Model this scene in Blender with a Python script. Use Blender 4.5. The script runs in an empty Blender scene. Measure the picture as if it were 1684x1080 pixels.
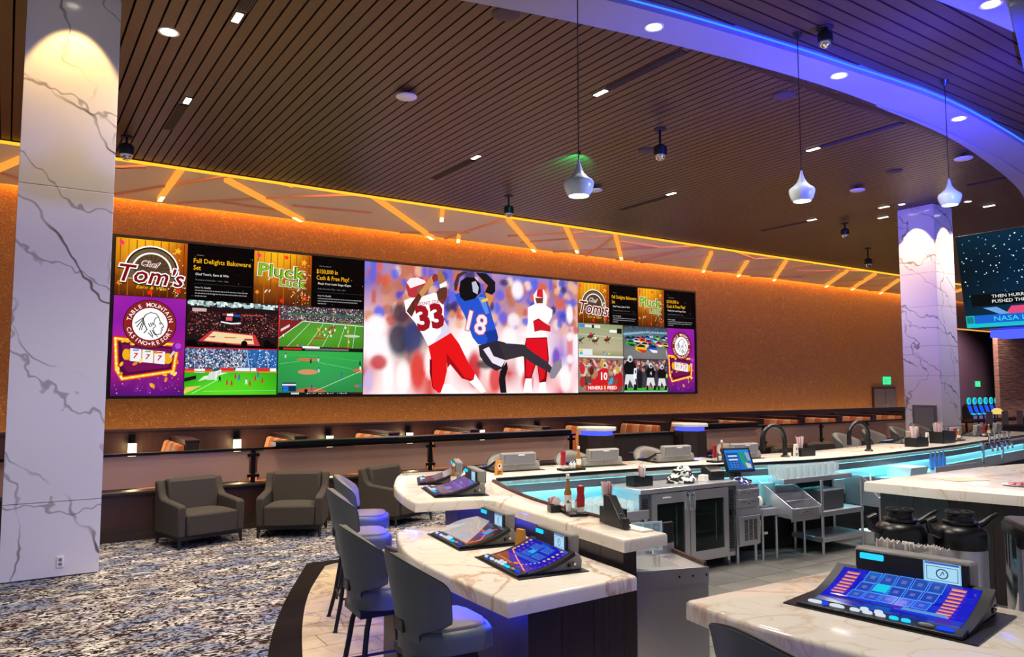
import bpy, bmesh, math, random
from mathutils import Vector, Matrix
random.seed(7)
SC = bpy.context.scene
COL = SC.collection
PI = math.pi
R = math.radians

# ------------------------------------------------------------------ camera, world, exposure
cam = bpy.data.objects.new('camera', bpy.data.cameras.new('camera'))
COL.objects.link(cam)
cam.location = (0, 0, 2.05)
cam.rotation_euler = (R(90 + 4.35), 0, R(-33.8))
cam.data.sensor_width = 36
cam.data.lens = 36 * 1240 / 1684
cam.data.clip_end = 200
SC.camera = cam

W = bpy.data.worlds.new('casino_ambient')
SC.world = W
W.use_nodes = True
W.node_tree.nodes['Background'].inputs[0].default_value = (0.60, 0.58, 0.82, 1)
W.node_tree.nodes['Background'].inputs[1].default_value = 0.46

VS = SC.view_settings
SC.display_settings.display_device = 'sRGB'
VS.view_transform = 'Standard'
VS.look = 'None'
VS.exposure = 0.0
VS.gamma = 1
VS.use_curve_mapping = False

def lamp(kind, name, loc, power, col, aim=None, size=0.1, ang=60, blend=0.4, sy=None, parent=None):
    d = bpy.data.lights.new(name, kind)
    d.energy = power
    d.color = col
    if kind == 'SPOT':
        d.spot_size = R(ang); d.spot_blend = blend; d.shadow_soft_size = size
    elif kind == 'POINT':
        d.shadow_soft_size = size
    elif kind == 'AREA':
        d.size = size
        if sy: d.shape = 'RECTANGLE'; d.size_y = sy
    o = bpy.data.objects.new(name, d)
    COL.objects.link(o)
    o.location = loc
    if aim is not None:
        o.rotation_euler = (Vector(aim) - Vector(loc)).to_track_quat('-Z', 'Y').to_euler()
    if parent: o.parent = parent
    return o

WARM = (1.0, 0.83, 0.62)
GOLD = (1.0, 0.63, 0.20)
BLUE = (0.02, 0.03, 1.0)

# ------------------------------------------------------------------ materials
def lin(h):
    if isinstance(h, str):
        c = [int(h[i:i + 2], 16) / 255 for i in (0, 2, 4)]
        return tuple((x / 12.92 if x <= 0.04045 else ((x + 0.055) / 1.055) ** 2.4) for x in c)
    return tuple(h)

def mat(name, col, rough=0.5, metal=0.0, emit=None, es=1.0, trans=0.0, alpha=1.0, spec=0.5, coat=0.0):
    m = bpy.data.materials.new(name)
    m.use_nodes = True
    b = m.node_tree.nodes['Principled BSDF']
    b.inputs['Base Color'].default_value = (*lin(col), 1)
    b.inputs['Roughness'].default_value = rough
    b.inputs['Metallic'].default_value = metal
    b.inputs['Specular IOR Level'].default_value = spec
    if trans: b.inputs['Transmission Weight'].default_value = trans
    if alpha < 1: b.inputs['Alpha'].default_value = alpha
    if coat: b.inputs['Coat Weight'].default_value = coat; b.inputs['Coat Roughness'].default_value = 0.08
    if emit is not None:
        b.inputs['Emission Color'].default_value = (*lin(emit), 1)
        b.inputs['Emission Strength'].default_value = es
    return m

class NT:
    """small node helper"""
    def __init__(s, m):
        s.m = m; s.t = m.node_tree; s.b = s.t.nodes['Principled BSDF']
    def n(s, typ, **kw):
        x = s.t.nodes.new(typ)
        for k, v in kw.items():
            if k.startswith('i_'):
                x.inputs[k[2:].replace('_', ' ')].default_value = v
            else: setattr(x, k, v)
        return x
    def l(s, a, b): s.t.links.new(a, b)
    def co(s, scale=(1, 1, 1), rot=(0, 0, 0)):
        tc = s.n('ShaderNodeTexCoord'); mp = s.n('ShaderNodeMapping')
        mp.inputs['Scale'].default_value = scale; mp.inputs['Rotation'].default_value = rot
        s.l(tc.outputs['Object'], mp.inputs['Vector'])
        return mp.outputs['Vector']
    def noise(s, vec, scale, detail=4, dist=0.0, rough=0.5):
        x = s.n('ShaderNodeTexNoise')
        x.inputs['Scale'].default_value = scale; x.inputs['Detail'].default_value = detail
        x.inputs['Distortion'].default_value = dist; x.inputs['Roughness'].default_value = rough
        s.l(vec, x.inputs['Vector'])
        return x.outputs['Fac']
    def math(s, op, a, b=None):
        x = s.n('ShaderNodeMath', operation=op)
        for i, q in enumerate((a, b)):
            if q is None: continue
            if isinstance(q, (int, float)): x.inputs[i].default_value = q
            else: s.l(q, x.inputs[i])
        return x.outputs[0]
    def ramp(s, fac, stops, interp='LINEAR'):
        x = s.n('ShaderNodeValToRGB'); x.color_ramp.interpolation = interp
        e = x.color_ramp.elements
        while len(e) < len(stops): e.new(0.5)
        for q, (p, c) in zip(e, stops):
            q.position = p; q.color = (*lin(c), 1)
        s.l(fac, x.inputs[0])
        return x.outputs[0]
    def mix(s, f, a, b, mode='MIX'):
        x = s.n('ShaderNodeMix', data_type='RGBA', blend_type=mode)
        for sock, q in ((x.inputs[0], f), (x.inputs[6], a), (x.inputs[7], b)):
            if isinstance(q, (int, float)): sock.default_value = q
            elif isinstance(q, (str, tuple)): sock.default_value = (*lin(q), 1)
            else: s.l(q, sock)
        return x.outputs[2]
    def bump(s, h, strength=0.3, dist=0.02):
        x = s.n('ShaderNodeBump'); x.inputs['Strength'].default_value = strength; x.inputs['Distance'].default_value = dist
        s.l(h, x.inputs['Height']); s.l(x.outputs[0], s.b.inputs['Normal'])
    def base(s, c): s.l(c, s.b.inputs['Base Color'])

def marble(name, base, vein, vein2, scale, rough, w1=0.016, w2=0.03, det=7, nr=0.52):
    m = mat(name, base, rough); t = NT(m)
    v = t.co((1.0, 1.0, 0.42), (0.25, 0.62, 0.4))
    a = t.math('ABSOLUTE', t.math('SUBTRACT', t.noise(v, scale, det, 0.9, nr), 0.5))
    v1 = t.ramp(a, [(0, (0, 0, 0)), (w1, (1, 1, 1))])
    bb = t.math('ABSOLUTE', t.math('SUBTRACT', t.noise(v, scale * 2.3, 5, 1.2, 0.5), 0.47))
    v2 = t.ramp(bb, [(0, (0, 0, 0)), (w2, (1, 1, 1))])
    cl = t.noise(v, scale * 0.8, 3, 0.5)
    k = t.ramp(cl, [(0.36, (1, 1, 1)), (0.56, (0.0, 0.0, 0.0))])
    v1 = t.mix(k, v1, (1, 1, 1))
    v2 = t.mix(t.ramp(cl, [(0.40, (1, 1, 1)), (0.64, (0.15, 0.15, 0.15))]), (1, 1, 1), v2)
    c = t.mix(v2, vein2, base)
    t.base(t.mix(v1, vein, c))
    return m

def wood(name, c1, c2, axis=2, rough=0.5, scale=30):
    m = mat(name, c1, rough); t = NT(m)
    sc = [1, 1, 1]; sc[axis] = 0.04
    f = t.noise(t.co(sc), scale, 5, 0.4)
    t.base(t.ramp(f, [(0.3, c1), (0.7, c2)]))
    return m

M = {}
def column_marble():
    m = mat('column_marble', 'e2e0e2', 0.12); t = NT(m)
    def veins(rot, scale, dist, width, seed):
        v = t.co((1, 1, 1), rot)
        x = t.n('ShaderNodeTexWave', wave_type='BANDS', bands_direction='X', wave_profile='SIN')
        for k, q in (('Scale', scale), ('Distortion', dist), ('Detail', 5.0), ('Detail Scale', 0.9), ('Detail Roughness', 0.62), ('Phase Offset', seed)): x.inputs[k].default_value = q
        t.l(v, x.inputs['Vector'])
        return t.ramp(x.outputs['Fac'], [(0, (0, 0, 0)), (width, (1, 1, 1))])
    msk = t.ramp(t.noise(t.co((1, 1, 1)), 1.3, 2, 0.3), [(0.42, (0, 0, 0)), (0.62, (1, 1, 1))])
    a = t.mix(msk, veins((0.3, 0.75, 0.2), 0.30, 7.0, 0.0024, 1.0), (1, 1, 1))
    b = veins((0.2, 0.95, 0.9), 0.42, 9.0, 0.0013, 4.0)
    c = t.mix(msk, (1, 1, 1), veins((0.9, -0.5, 0.4), 0.35, 8.0, 0.0020, 9.0))
    q = t.mix(b, 'a8a4a4', 'e2e0e2'); q = t.mix(c, '8f8a88', q)
    t.base(t.mix(a, '66605c', q))
    return m
M['marble_col'] = column_marble()
M['marble_top'] = marble('counter_marble', 'efe7da', 'c8a588', 'e0cfbc', 0.8, 0.10, 0.013, 0.014)
M['slat'] = wood('walnut_slat', '4e3228', '442a21', 1, 0.42, 14)
M['slat_near'] = wood('walnut_slat_near', '4e3228', '442a21', 0, 0.45, 14)
M['black_gap'] = mat('black_ceiling_void', '050404', 0.9)
M['panel_wood'] = wood('espresso_panel', '241d1c', '352b29', 2, 0.35, 40)
M['wainscot'] = wood('wainscot_wood', '36201f', '452a28', 2, 0.4, 40)
M['base_wood'] = wood('skirting_wood', '2c201a', '3a2c24', 0, 0.45, 40)
M['cove_bar'] = mat('cove_bar_paint', 'f0b48c', 0.6)
M['blue_lit_paint'] = mat('blue_lit_soffit_paint', '9492ac', 0.6)  # white soffit toned grey-lilac, blue light put into its colour
M['cove_panel'] = mat('cove_panel_paint', 'e6d8d2', 0.7)
M['black'] = mat('black_plastic', '0b0b0d', 0.35)
M['black_matte'] = mat('black_matte', '101012', 0.7)
M['black_metal'] = mat('black_metal', '121318', 0.3, 0.6)
M['steel'] = mat('brushed_steel', 'cdced4', 0.34, 0.85)
M['steel_dk'] = mat('dark_steel', '84878e', 0.38, 0.8)
M['chrome'] = mat('chrome', 'd8dade', 0.08, 1.0)
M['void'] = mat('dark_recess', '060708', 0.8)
M['grey_plastic'] = mat('grey_console_plastic', '8c8a84', 0.4)
M['grey_panel'] = mat('grey_console_panel', '77767a', 0.45)
M['white'] = mat('white_plastic', 'e6e6e2', 0.4)
M['glassware'] = mat('clear_glass', 'e4f6fa', 0.05, 0, alpha=0.38)
M['splash'] = mat('pale_splash_steel', 'c4ced2', 0.35, 0.35)
M['leather'] = mat('slate_leather', '5f6866', 0.42)
M['leather_pad'] = mat('taupe_leather', '7a7168', 0.45)
M['piping'] = mat('dark_piping', '15161a', 0.5)
M['stool_metal'] = mat('stool_black_metal', '16181c', 0.35, 0.3)
M['red'] = mat('red_plastic', '9c1a1e', 0.3)
M['amber'] = mat('amber_sauce', 'a06a28', 0.2)
M['straw'] = mat('pink_white_straws', 'e8cfd0', 0.5)
M['paper'] = mat('white_paper', 'efe9dc', 0.7)
M['tan'] = mat('tan_wood', 'b09070', 0.6)
M['orange_ad'] = mat('orange_card', 'd89030', 0.6)
M['copper_drip'] = mat('drip_edge_brown', '4a2c22', 0.3)
M['skin'] = mat('skin', '8a5c46', 0.6)
M['orange_cloth'] = mat('bright_orange_cloth', 'f0501e', 0.8)
M['dark_cloth'] = mat('dark_cloth', '1a1a1e', 0.8)
M['tinted_glass'] = mat('tinted_fridge_glass', '1a2422', 0.04, 0, alpha=0.45)
M['frost'] = mat('frosted_peach_glass', 'b28e7c', 0.22, 0, alpha=0.82)
M['sugar'] = mat('white_paper_packets', 'ece6dc', 0.7)
M['grey_paint'] = mat('grey_bulkhead_paint', '5e6460', 0.6)
M['purple_wall'] = mat('plum_wall', '54384a', 0.7)
M['bin_grey'] = mat('dark_grey_tub', '3c4248', 0.6)
M['white_disc'] = mat('white_disc_diffuser', 'e4e2ea', 0.5)
M['speaker'] = mat('brown_speaker_grille', '4a3836', 0.7)

def emis(name, col, s):
    m = bpy.data.materials.new(name); m.use_nodes = True
    t = m.node_tree; t.nodes.remove(t.nodes['Principled BSDF'])
    e = t.nodes.new('ShaderNodeEmission')
    e.inputs[0].default_value = (*lin(col), 1); e.inputs[1].default_value = s
    t.links.new(e.outputs[0], t.nodes['Material Output'].inputs[0])
    return m
M['lamp'] = emis('lamp_glow', (1.0, 0.90, 0.72), 9)
M['lamp_w'] = emis('lamp_white_glow', (1.0, 0.95, 0.86), 14)
M['sconce'] = emis('sconce_glow', (1.0, 0.80, 0.36), 6)
M['led_orange'] = emis('amber_led', (1.0, 0.42, 0.02), 1.7)
M['led_wash'] = emis('amber_wash_led', (1.0, 0.34, 0.03), 20)
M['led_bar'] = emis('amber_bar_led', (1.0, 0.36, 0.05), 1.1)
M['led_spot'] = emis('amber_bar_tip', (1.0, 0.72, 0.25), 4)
M['led_cyan'] = emis('cyan_bar_led', (0.16, 0.85, 1.0), 32)
M['led_blue'] = emis('blue_led', (0.02, 0.03, 1.0), 5)
M['led_under'] = emis('blue_under_counter_led', (0.012, 0.03, 1.0), 190)
M['btn_cyan'] = emis('cyan_button', (0.02, 0.55, 1.0), 1.3)
M['btn_blue'] = emis('blue_button', (0.01, 0.06, 1.0), 1.2)
M['btn_white'] = emis('white_button', (0.75, 0.85, 0.95), 0.9)
M['exit'] = emis('exit_green', (0.03, 0.85, 0.32), 1.2)
M['teal'] = emis('topper_teal', (0.02, 0.75, 0.62), 1.0)

# screens show flat pictures: coloured polygons, colour kept in a mesh attribute
def pic_mat(name, s, rough=None):
    m = bpy.data.materials.new(name); m.use_nodes = True
    t = m.node_tree; b = t.nodes['Principled BSDF']
    a = t.nodes.new('ShaderNodeAttribute'); a.attribute_name = 'pic'
    b.inputs['Base Color'].default_value = (0.003, 0.003, 0.003, 1)
    b.inputs['Specular IOR Level'].default_value = 0.05 if rough is None else 0.5
    b.inputs['Roughness'].default_value = 0.6 if rough is None else rough
    t.links.new(a.outputs[0], b.inputs['Emission Color'])
    b.inputs['Emission Strength'].default_value = s
    return m
M['pic'] = pic_mat('led_picture', 1.12)
M['pic_screen'] = pic_mat('console_picture', 0.95, 0.12)
# printed flat pictures (no own light)
def print_mat(name, rough=0.6):
    m = bpy.data.materials.new(name); m.use_nodes = True
    t = m.node_tree; b = t.nodes['Principled BSDF']
    a = t.nodes.new('ShaderNodeAttribute'); a.attribute_name = 'pic'
    t.links.new(a.outputs[0], b.inputs['Base Color']); b.inputs['Roughness'].default_value = rough
    return m
M['print'] = print_mat('printed_card')

# wallpaper: gold-brown, embossed with short curling strokes
m = mat('wallpaper', 'b07a40', 0.45); t = NT(m)
v = t.co((1, 1, 1))
n1 = t.noise(v, 5.5, 1, 2.6)
st = t.math('ABSOLUTE', t.math('SUBTRACT', n1, 0.5))
k = t.ramp(st, [(0.0, (1, 1, 1)), (0.035, (0, 0, 0))])
t.base(t.mix(k, '9c6e42', 'cba066')); t.bump(k, 0.5, 0.03)
M['wallpaper'] = m

# carpet: dashes of white, grey, brown and navy on black
m = mat('carpet', '1c1b20', 0.95, spec=0.1); t = NT(m)
v = t.co((7.0, 13, 1), (0, 0, 0.2))
a = t.noise(v, 1.5, 2.0, 2.2, 0.5)
hue = t.noise(t.co((1.2, 3, 1)), 1.5, 2, 0.5)
lt = t.ramp(hue, [(0.40, 'd6cfc6'), (0.5, 'a9a2a0'), (0.60, '8d94a8')])
dk = t.ramp(hue, [(0.42, '15141a'), (0.5, '3a2620'), (0.58, '1d2438')])
f = t.ramp(a, [(0.49, (0, 0, 0)), (0.53, (1, 1, 1))])
t.base(t.mix(f, dk, lt))
M['carpet'] = m
M['carpet_border'] = mat('dark_carpet_border', '1d1512', 0.95, spec=0.1)
M['plank'] = marble('plank_tile', 'd8c4a2', '9a8678', 'b7a391', 0.9, 0.16, 0.02, 0.05)
M['grout'] = mat('grout', '8f8376', 0.8)
m = mat('grey_floor_tile', '6c6a66', 0.35); t = NT(m)
t.base(t.ramp(t.noise(t.co((1, 1, 1)), 2.5, 4), [(0.3, '5d5b58'), (0.7, '7b7873')]))
M['grey_tile'] = m
# stacked stone wall, far away
m = mat('stacked_stone', '6a4338', 0.8); t = NT(m)
v = t.co((0.8, 0.8, 9))
f = t.noise(v, 1.6, 4, 0.2)
t.base(t.ramp(f, [(0.3, '4a2c26'), (0.5, '744a3e'), (0.7, '8c6152')])); t.bump(f, 0.6, 0.05)
M['stone'] = m
# orange booth vinyl
M['booth'] = mat('orange_booth_fabric', 'c46a3a', 0.6)
M['booth2'] = mat('pale_orange_booth_fabric', 'd99a6c', 0.6)
# lounge chair weave
m = mat('charcoal_weave', '4c443c', 0.85); t = NT(m)
f = t.noise(t.co((60, 60, 60)), 3, 2)
t.base(t.ramp(f, [(0.3, '342e28'), (0.7, '443c33')])); t.bump(f, 0.25, 0.004)
M['weave'] = m
# pendant: pale enamel
M['enamel'] = mat('pale_enamel', 'c3d0d4', 0.25)

# ------------------------------------------------------------------ mesh builder
def rotz(p, a):
    c, s = math.cos(a), math.sin(a)
    return (p[0] * c - p[1] * s, p[0] * s + p[1] * c)

def inset(poly, d):
    n = len(poly); out = []
    for i in range(n):
        p0, p1, p2 = Vector(poly[i - 1]), Vector(poly[i]), Vector(poly[(i + 1) % n])
        e1 = (p1 - p0).normalized(); e2 = (p2 - p1).normalized()
        n1 = Vector((-e1.y, e1.x)); n2 = Vector((-e2.y, e2.x))
        b = n1 + n2
        L = max(b.dot(n1), 0.35)
        q = p1 + b * (d / L)
        out.append((q.x, q.y))
    return out

def ccw(poly):
    a = sum(poly[i - 1][0] * poly[i][1] - poly[i][0] * poly[i - 1][1] for i in range(len(poly)))
    return poly if a > 0 else poly[::-1]

class MB:
    def __init__(s): s.v = []; s.f = []
    def add(s, vs, fs):
        o = len(s.v); s.v += [tuple(p) for p in vs]; s.f += [tuple(i + o for i in q) for q in fs]
        return s
    def box(s, x0, x1, y0, y1, z0, z1):
        return s.add([(x0, y0, z0), (x1, y0, z0), (x1, y1, z0), (x0, y1, z0), (x0, y0, z1), (x1, y0, z1), (x1, y1, z1), (x0, y1, z1)],
                     [(0, 3, 2, 1), (4, 5, 6, 7), (0, 1, 5, 4), (1, 2, 6, 5), (2, 3, 7, 6), (3, 0, 4, 7)])
    def obox(s, c, d, mtx=None):
        m = Matrix.Translation(c) @ (mtx.to_4x4() if mtx else Matrix())
        x, y, z = d[0] / 2, d[1] / 2, d[2] / 2
        vs = [m @ Vector(p) for p in ((-x, -y, -z), (x, -y, -z), (x, y, -z), (-x, y, -z), (-x, -y, z), (x, -y, z), (x, y, z), (-x, y, z))]
        return s.add(vs, [(0, 3, 2, 1), (4, 5, 6, 7), (0, 1, 5, 4), (1, 2, 6, 5), (2, 3, 7, 6), (3, 0, 4, 7)])
    def prism(s, poly, z0, z1):
        poly = ccw(poly); n = len(poly)
        vs = [(x, y, z0) for x, y in poly] + [(x, y, z1) for x, y in poly]
        return s.add(vs, [tuple(range(n - 1, -1, -1)), tuple(range(n, 2 * n))] + [(i, (i + 1) % n, n + (i + 1) % n, n + i) for i in range(n)])
    def slab(s, poly, z0, z1, r=0.02, seg=3):
        poly = ccw(poly); n = len(poly)
        rings = [([*poly], z0)]
        for k in range(seg + 1):
            a = k / seg * PI / 2
            rings.append((inset(poly, r * (1 - math.cos(a))), z1 - r + r * math.sin(a)))
        vs = []
        for pl, z in rings: vs += [(x, y, z) for x, y in pl]
        fs = [tuple(range(n - 1, -1, -1)), tuple(range(len(vs) - n, len(vs)))]
        for k in range(len(rings) - 1):
            fs += [(k * n + i, k * n + (i + 1) % n, (k + 1) * n + (i + 1) % n, (k + 1) * n + i) for i in range(n)]
        return s.add(vs, fs)
    def extr(s, prof, axis, a0, a1):
        """extrude a 2D profile along axis: x -> profile is (y,z); y -> (x,z)"""
        prof = ccw(prof); n = len(prof)
        f = (lambda a, p: (a, p[0], p[1])) if axis == 'x' else (lambda a, p: (p[0], a, p[1]))
        vs = [f(a0, p) for p in prof] + [f(a1, p) for p in prof]
        fs = [tuple(range(n - 1, -1, -1)), tuple(range(n, 2 * n))] + [(i, (i + 1) % n, n + (i + 1) % n, n + i) for i in range(n)]
        if axis == 'y': fs = [q[::-1] for q in fs]
        return s.add(vs, fs)
    def lathe(s, prof, n=20, c=(0, 0, 0), cap=True):
        vs = []
        for r, z in prof:
            vs += [(c[0] + r * math.cos(2 * PI * i / n), c[1] + r * math.sin(2 * PI * i / n), c[2] + z) for i in range(n)]
        fs = []
        for k in range(len(prof) - 1):
            fs += [(k * n + i, k * n + (i + 1) % n, (k + 1) * n + (i + 1) % n, (k + 1) * n + i) for i in range(n)]
        if cap:
            if prof[0][0] > 1e-5: fs.append(tuple(range(n - 1, -1, -1)))
            if prof[-1][0] > 1e-5: fs.append(tuple(range(len(vs) - n, len(vs))))
        return s.add(vs, fs)
    def tube(s, pts, r, n=8, closed=False, cap=True):
        P = [Vector(p) for p in pts]; m = len(P); vs = []; up = None
        rr = r if isinstance(r, (list, tuple)) else [r] * m
        for i in range(m):
            a = P[i - 1] if (i > 0 or closed) else P[i]; b = P[(i + 1) % m] if (i < m - 1 or closed) else P[i]
            d = (b - a).normalized()
            if up is None:
                up = Vector((0, 0, 1)) if abs(d.z) < 0.9 else Vector((1, 0, 0))
            x = d.cross(up)
            if x.length < 1e-4: x = d.cross(Vector((0, 1, 0)))
            x.normalize(); y = x.cross(d); up = y
            vs += [P[i] + rr[i] * (math.cos(2 * PI * k / n) * x + math.sin(2 * PI * k / n) * y) for k in range(n)]
        fs = []
        for i in range(m if closed else m - 1):
            j = (i + 1) % m
            fs += [(i * n + k, i * n + (k + 1) % n, j * n + (k + 1) % n, j * n + k) for k in range(n)]
        if cap and not closed: fs += [tuple(range(n - 1, -1, -1)), tuple(range(len(vs) - n, len(vs)))]
        return s.add(vs, fs)
    def cyl(s, p0, p1, r, n=14): return s.tube([p0, p1], r, n)
    def grid(s, nu, nv, fn):
        vs = [fn(i / nu, j / nv) for j in range(nv + 1) for i in range(nu + 1)]
        fs = [(j * (nu + 1) + i, j * (nu + 1) + i + 1, (j + 1) * (nu + 1) + i + 1, (j + 1) * (nu + 1) + i) for j in range(nv) for i in range(nu)]
        return s.add(vs, fs)
    def shell(s, nu, nv, fo, fi):
        """closed shell between outer and inner parametric surfaces"""
        o = len(s.v); w = nu + 1; N = w * (nv + 1)
        s.grid(nu, nv, fo); s.grid(nu, nv, fi)
        fs = []
        b = [(i, 0) for i in range(nu)] + [(nu, j) for j in range(nv)] + [(i, nv) for i in range(nu, 0, -1)] + [(0, j) for j in range(nv, 0, -1)]
        for k in range(len(b)):
            (i, j), (i2, j2) = b[k], b[(k + 1) % len(b)]
            p, q = o + j * w + i, o + j2 * w + i2
            fs.append((q, p, p + N, q + N))
        s.f += fs
        return s
    def tf(s, mtx):
        s.v = [tuple(mtx @ Vector(p)) for p in s.v]; return s
    def mesh(s, name, smooth=False):
        me = bpy.data.meshes.new(name); me.from_pydata(s.v, [], s.f)
        bm = bmesh.new(); bm.from_mesh(me); bmesh.ops.recalc_face_normals(bm, faces=bm.faces); bm.to_mesh(me); bm.free()
        if smooth:
            me.polygons.foreach_set('use_smooth', [True] * len(me.polygons))
            me.set_sharp_from_angle(angle=R(42))
        me.update()
        return me
    def obj(s, name, m, parent=None, smooth=False, bevel=0.0, kind=None, subd=0, label=None):
        me = s.mesh(name, smooth or bevel > 0)
        me.materials.append(M[m] if isinstance(m, str) else m)
        return link(name, me, parent, bevel, kind, subd, label)

def link(name, me, parent=None, bevel=0.0, kind=None, subd=0, label=None):
    o = bpy.data.objects.new(name, me); COL.objects.link(o)
    if parent: o.parent = parent
    if bevel:
        b = o.modifiers.new('bevel', 'BEVEL'); b.width = bevel; b.segments = 2; b.limit_method = 'ANGLE'; b.angle_limit = R(50)
    if subd:
        b = o.modifiers.new('sub', 'SUBSURF'); b.levels = subd; b.render_levels = subd
    if kind: o['kind'] = kind
    if label: o['label'] = label
    return o

def thing(name, label, cat, loc=(0, 0, 0), rz=0.0, group=None):
    o = bpy.data.objects.new(name, None); COL.objects.link(o)
    o.location = loc; o.rotation_euler = (0, 0, rz)
    o.empty_display_size = 0.1
    return tag(o, label, cat, group)

def tag(o, label, cat, group=None):
    o['label'] = label; o['category'] = cat
    if group: o['group'] = group
    return o

KIDS = {}
def dup(root, loc, rz, label, group=None, kids=None):
    r = root.copy(); COL.objects.link(r); r.location = loc; r.rotation_euler = (0, 0, rz)
    r['label'] = label
    if group: r['group'] = group
    def rec(a, b):
        for ch in a.children:
            c = ch.copy(); COL.objects.link(c); c.parent = b
            rec(ch, c)
    rec(root, r)
    return r

# ------------------------------------------------------------------ lettering and flat pictures
_tc = {}
def glyphs(txt, shear=0.0, offset=0.0):
    key = (txt, shear, offset)
    if key not in _tc:
        c = bpy.data.curves.new('txt', 'FONT'); c.body = txt; c.size = 1.0; c.shear = shear; c.offset = offset; c.resolution_u = 2
        o = bpy.data.objects.new('txt', c)
        me = bpy.data.meshes.new_from_object(o)
        vs = [(v.co.x, v.co.y) for v in me.vertices]; fs = [tuple(p.vertices) for p in me.polygons]
        bpy.data.objects.remove(o); bpy.data.curves.remove(c); bpy.data.meshes.remove(me)
        xs = [p[0] for p in vs] or [0]
        _tc[key] = (vs, fs, min(xs), max(xs))
    return _tc[key]

def text_mesh(txt, size, align='l', shear=0.0, offset=0.0):
    vs, fs, a, b = glyphs(txt, shear, offset)
    dx = {'l': -a, 'c': -(a + b) / 2, 'r': -b}[align]
    me = bpy.data.meshes.new('lettering'); me.from_pydata([((x + dx) * size, y * size, 0) for x, y in vs], [], fs)
    return me

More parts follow.
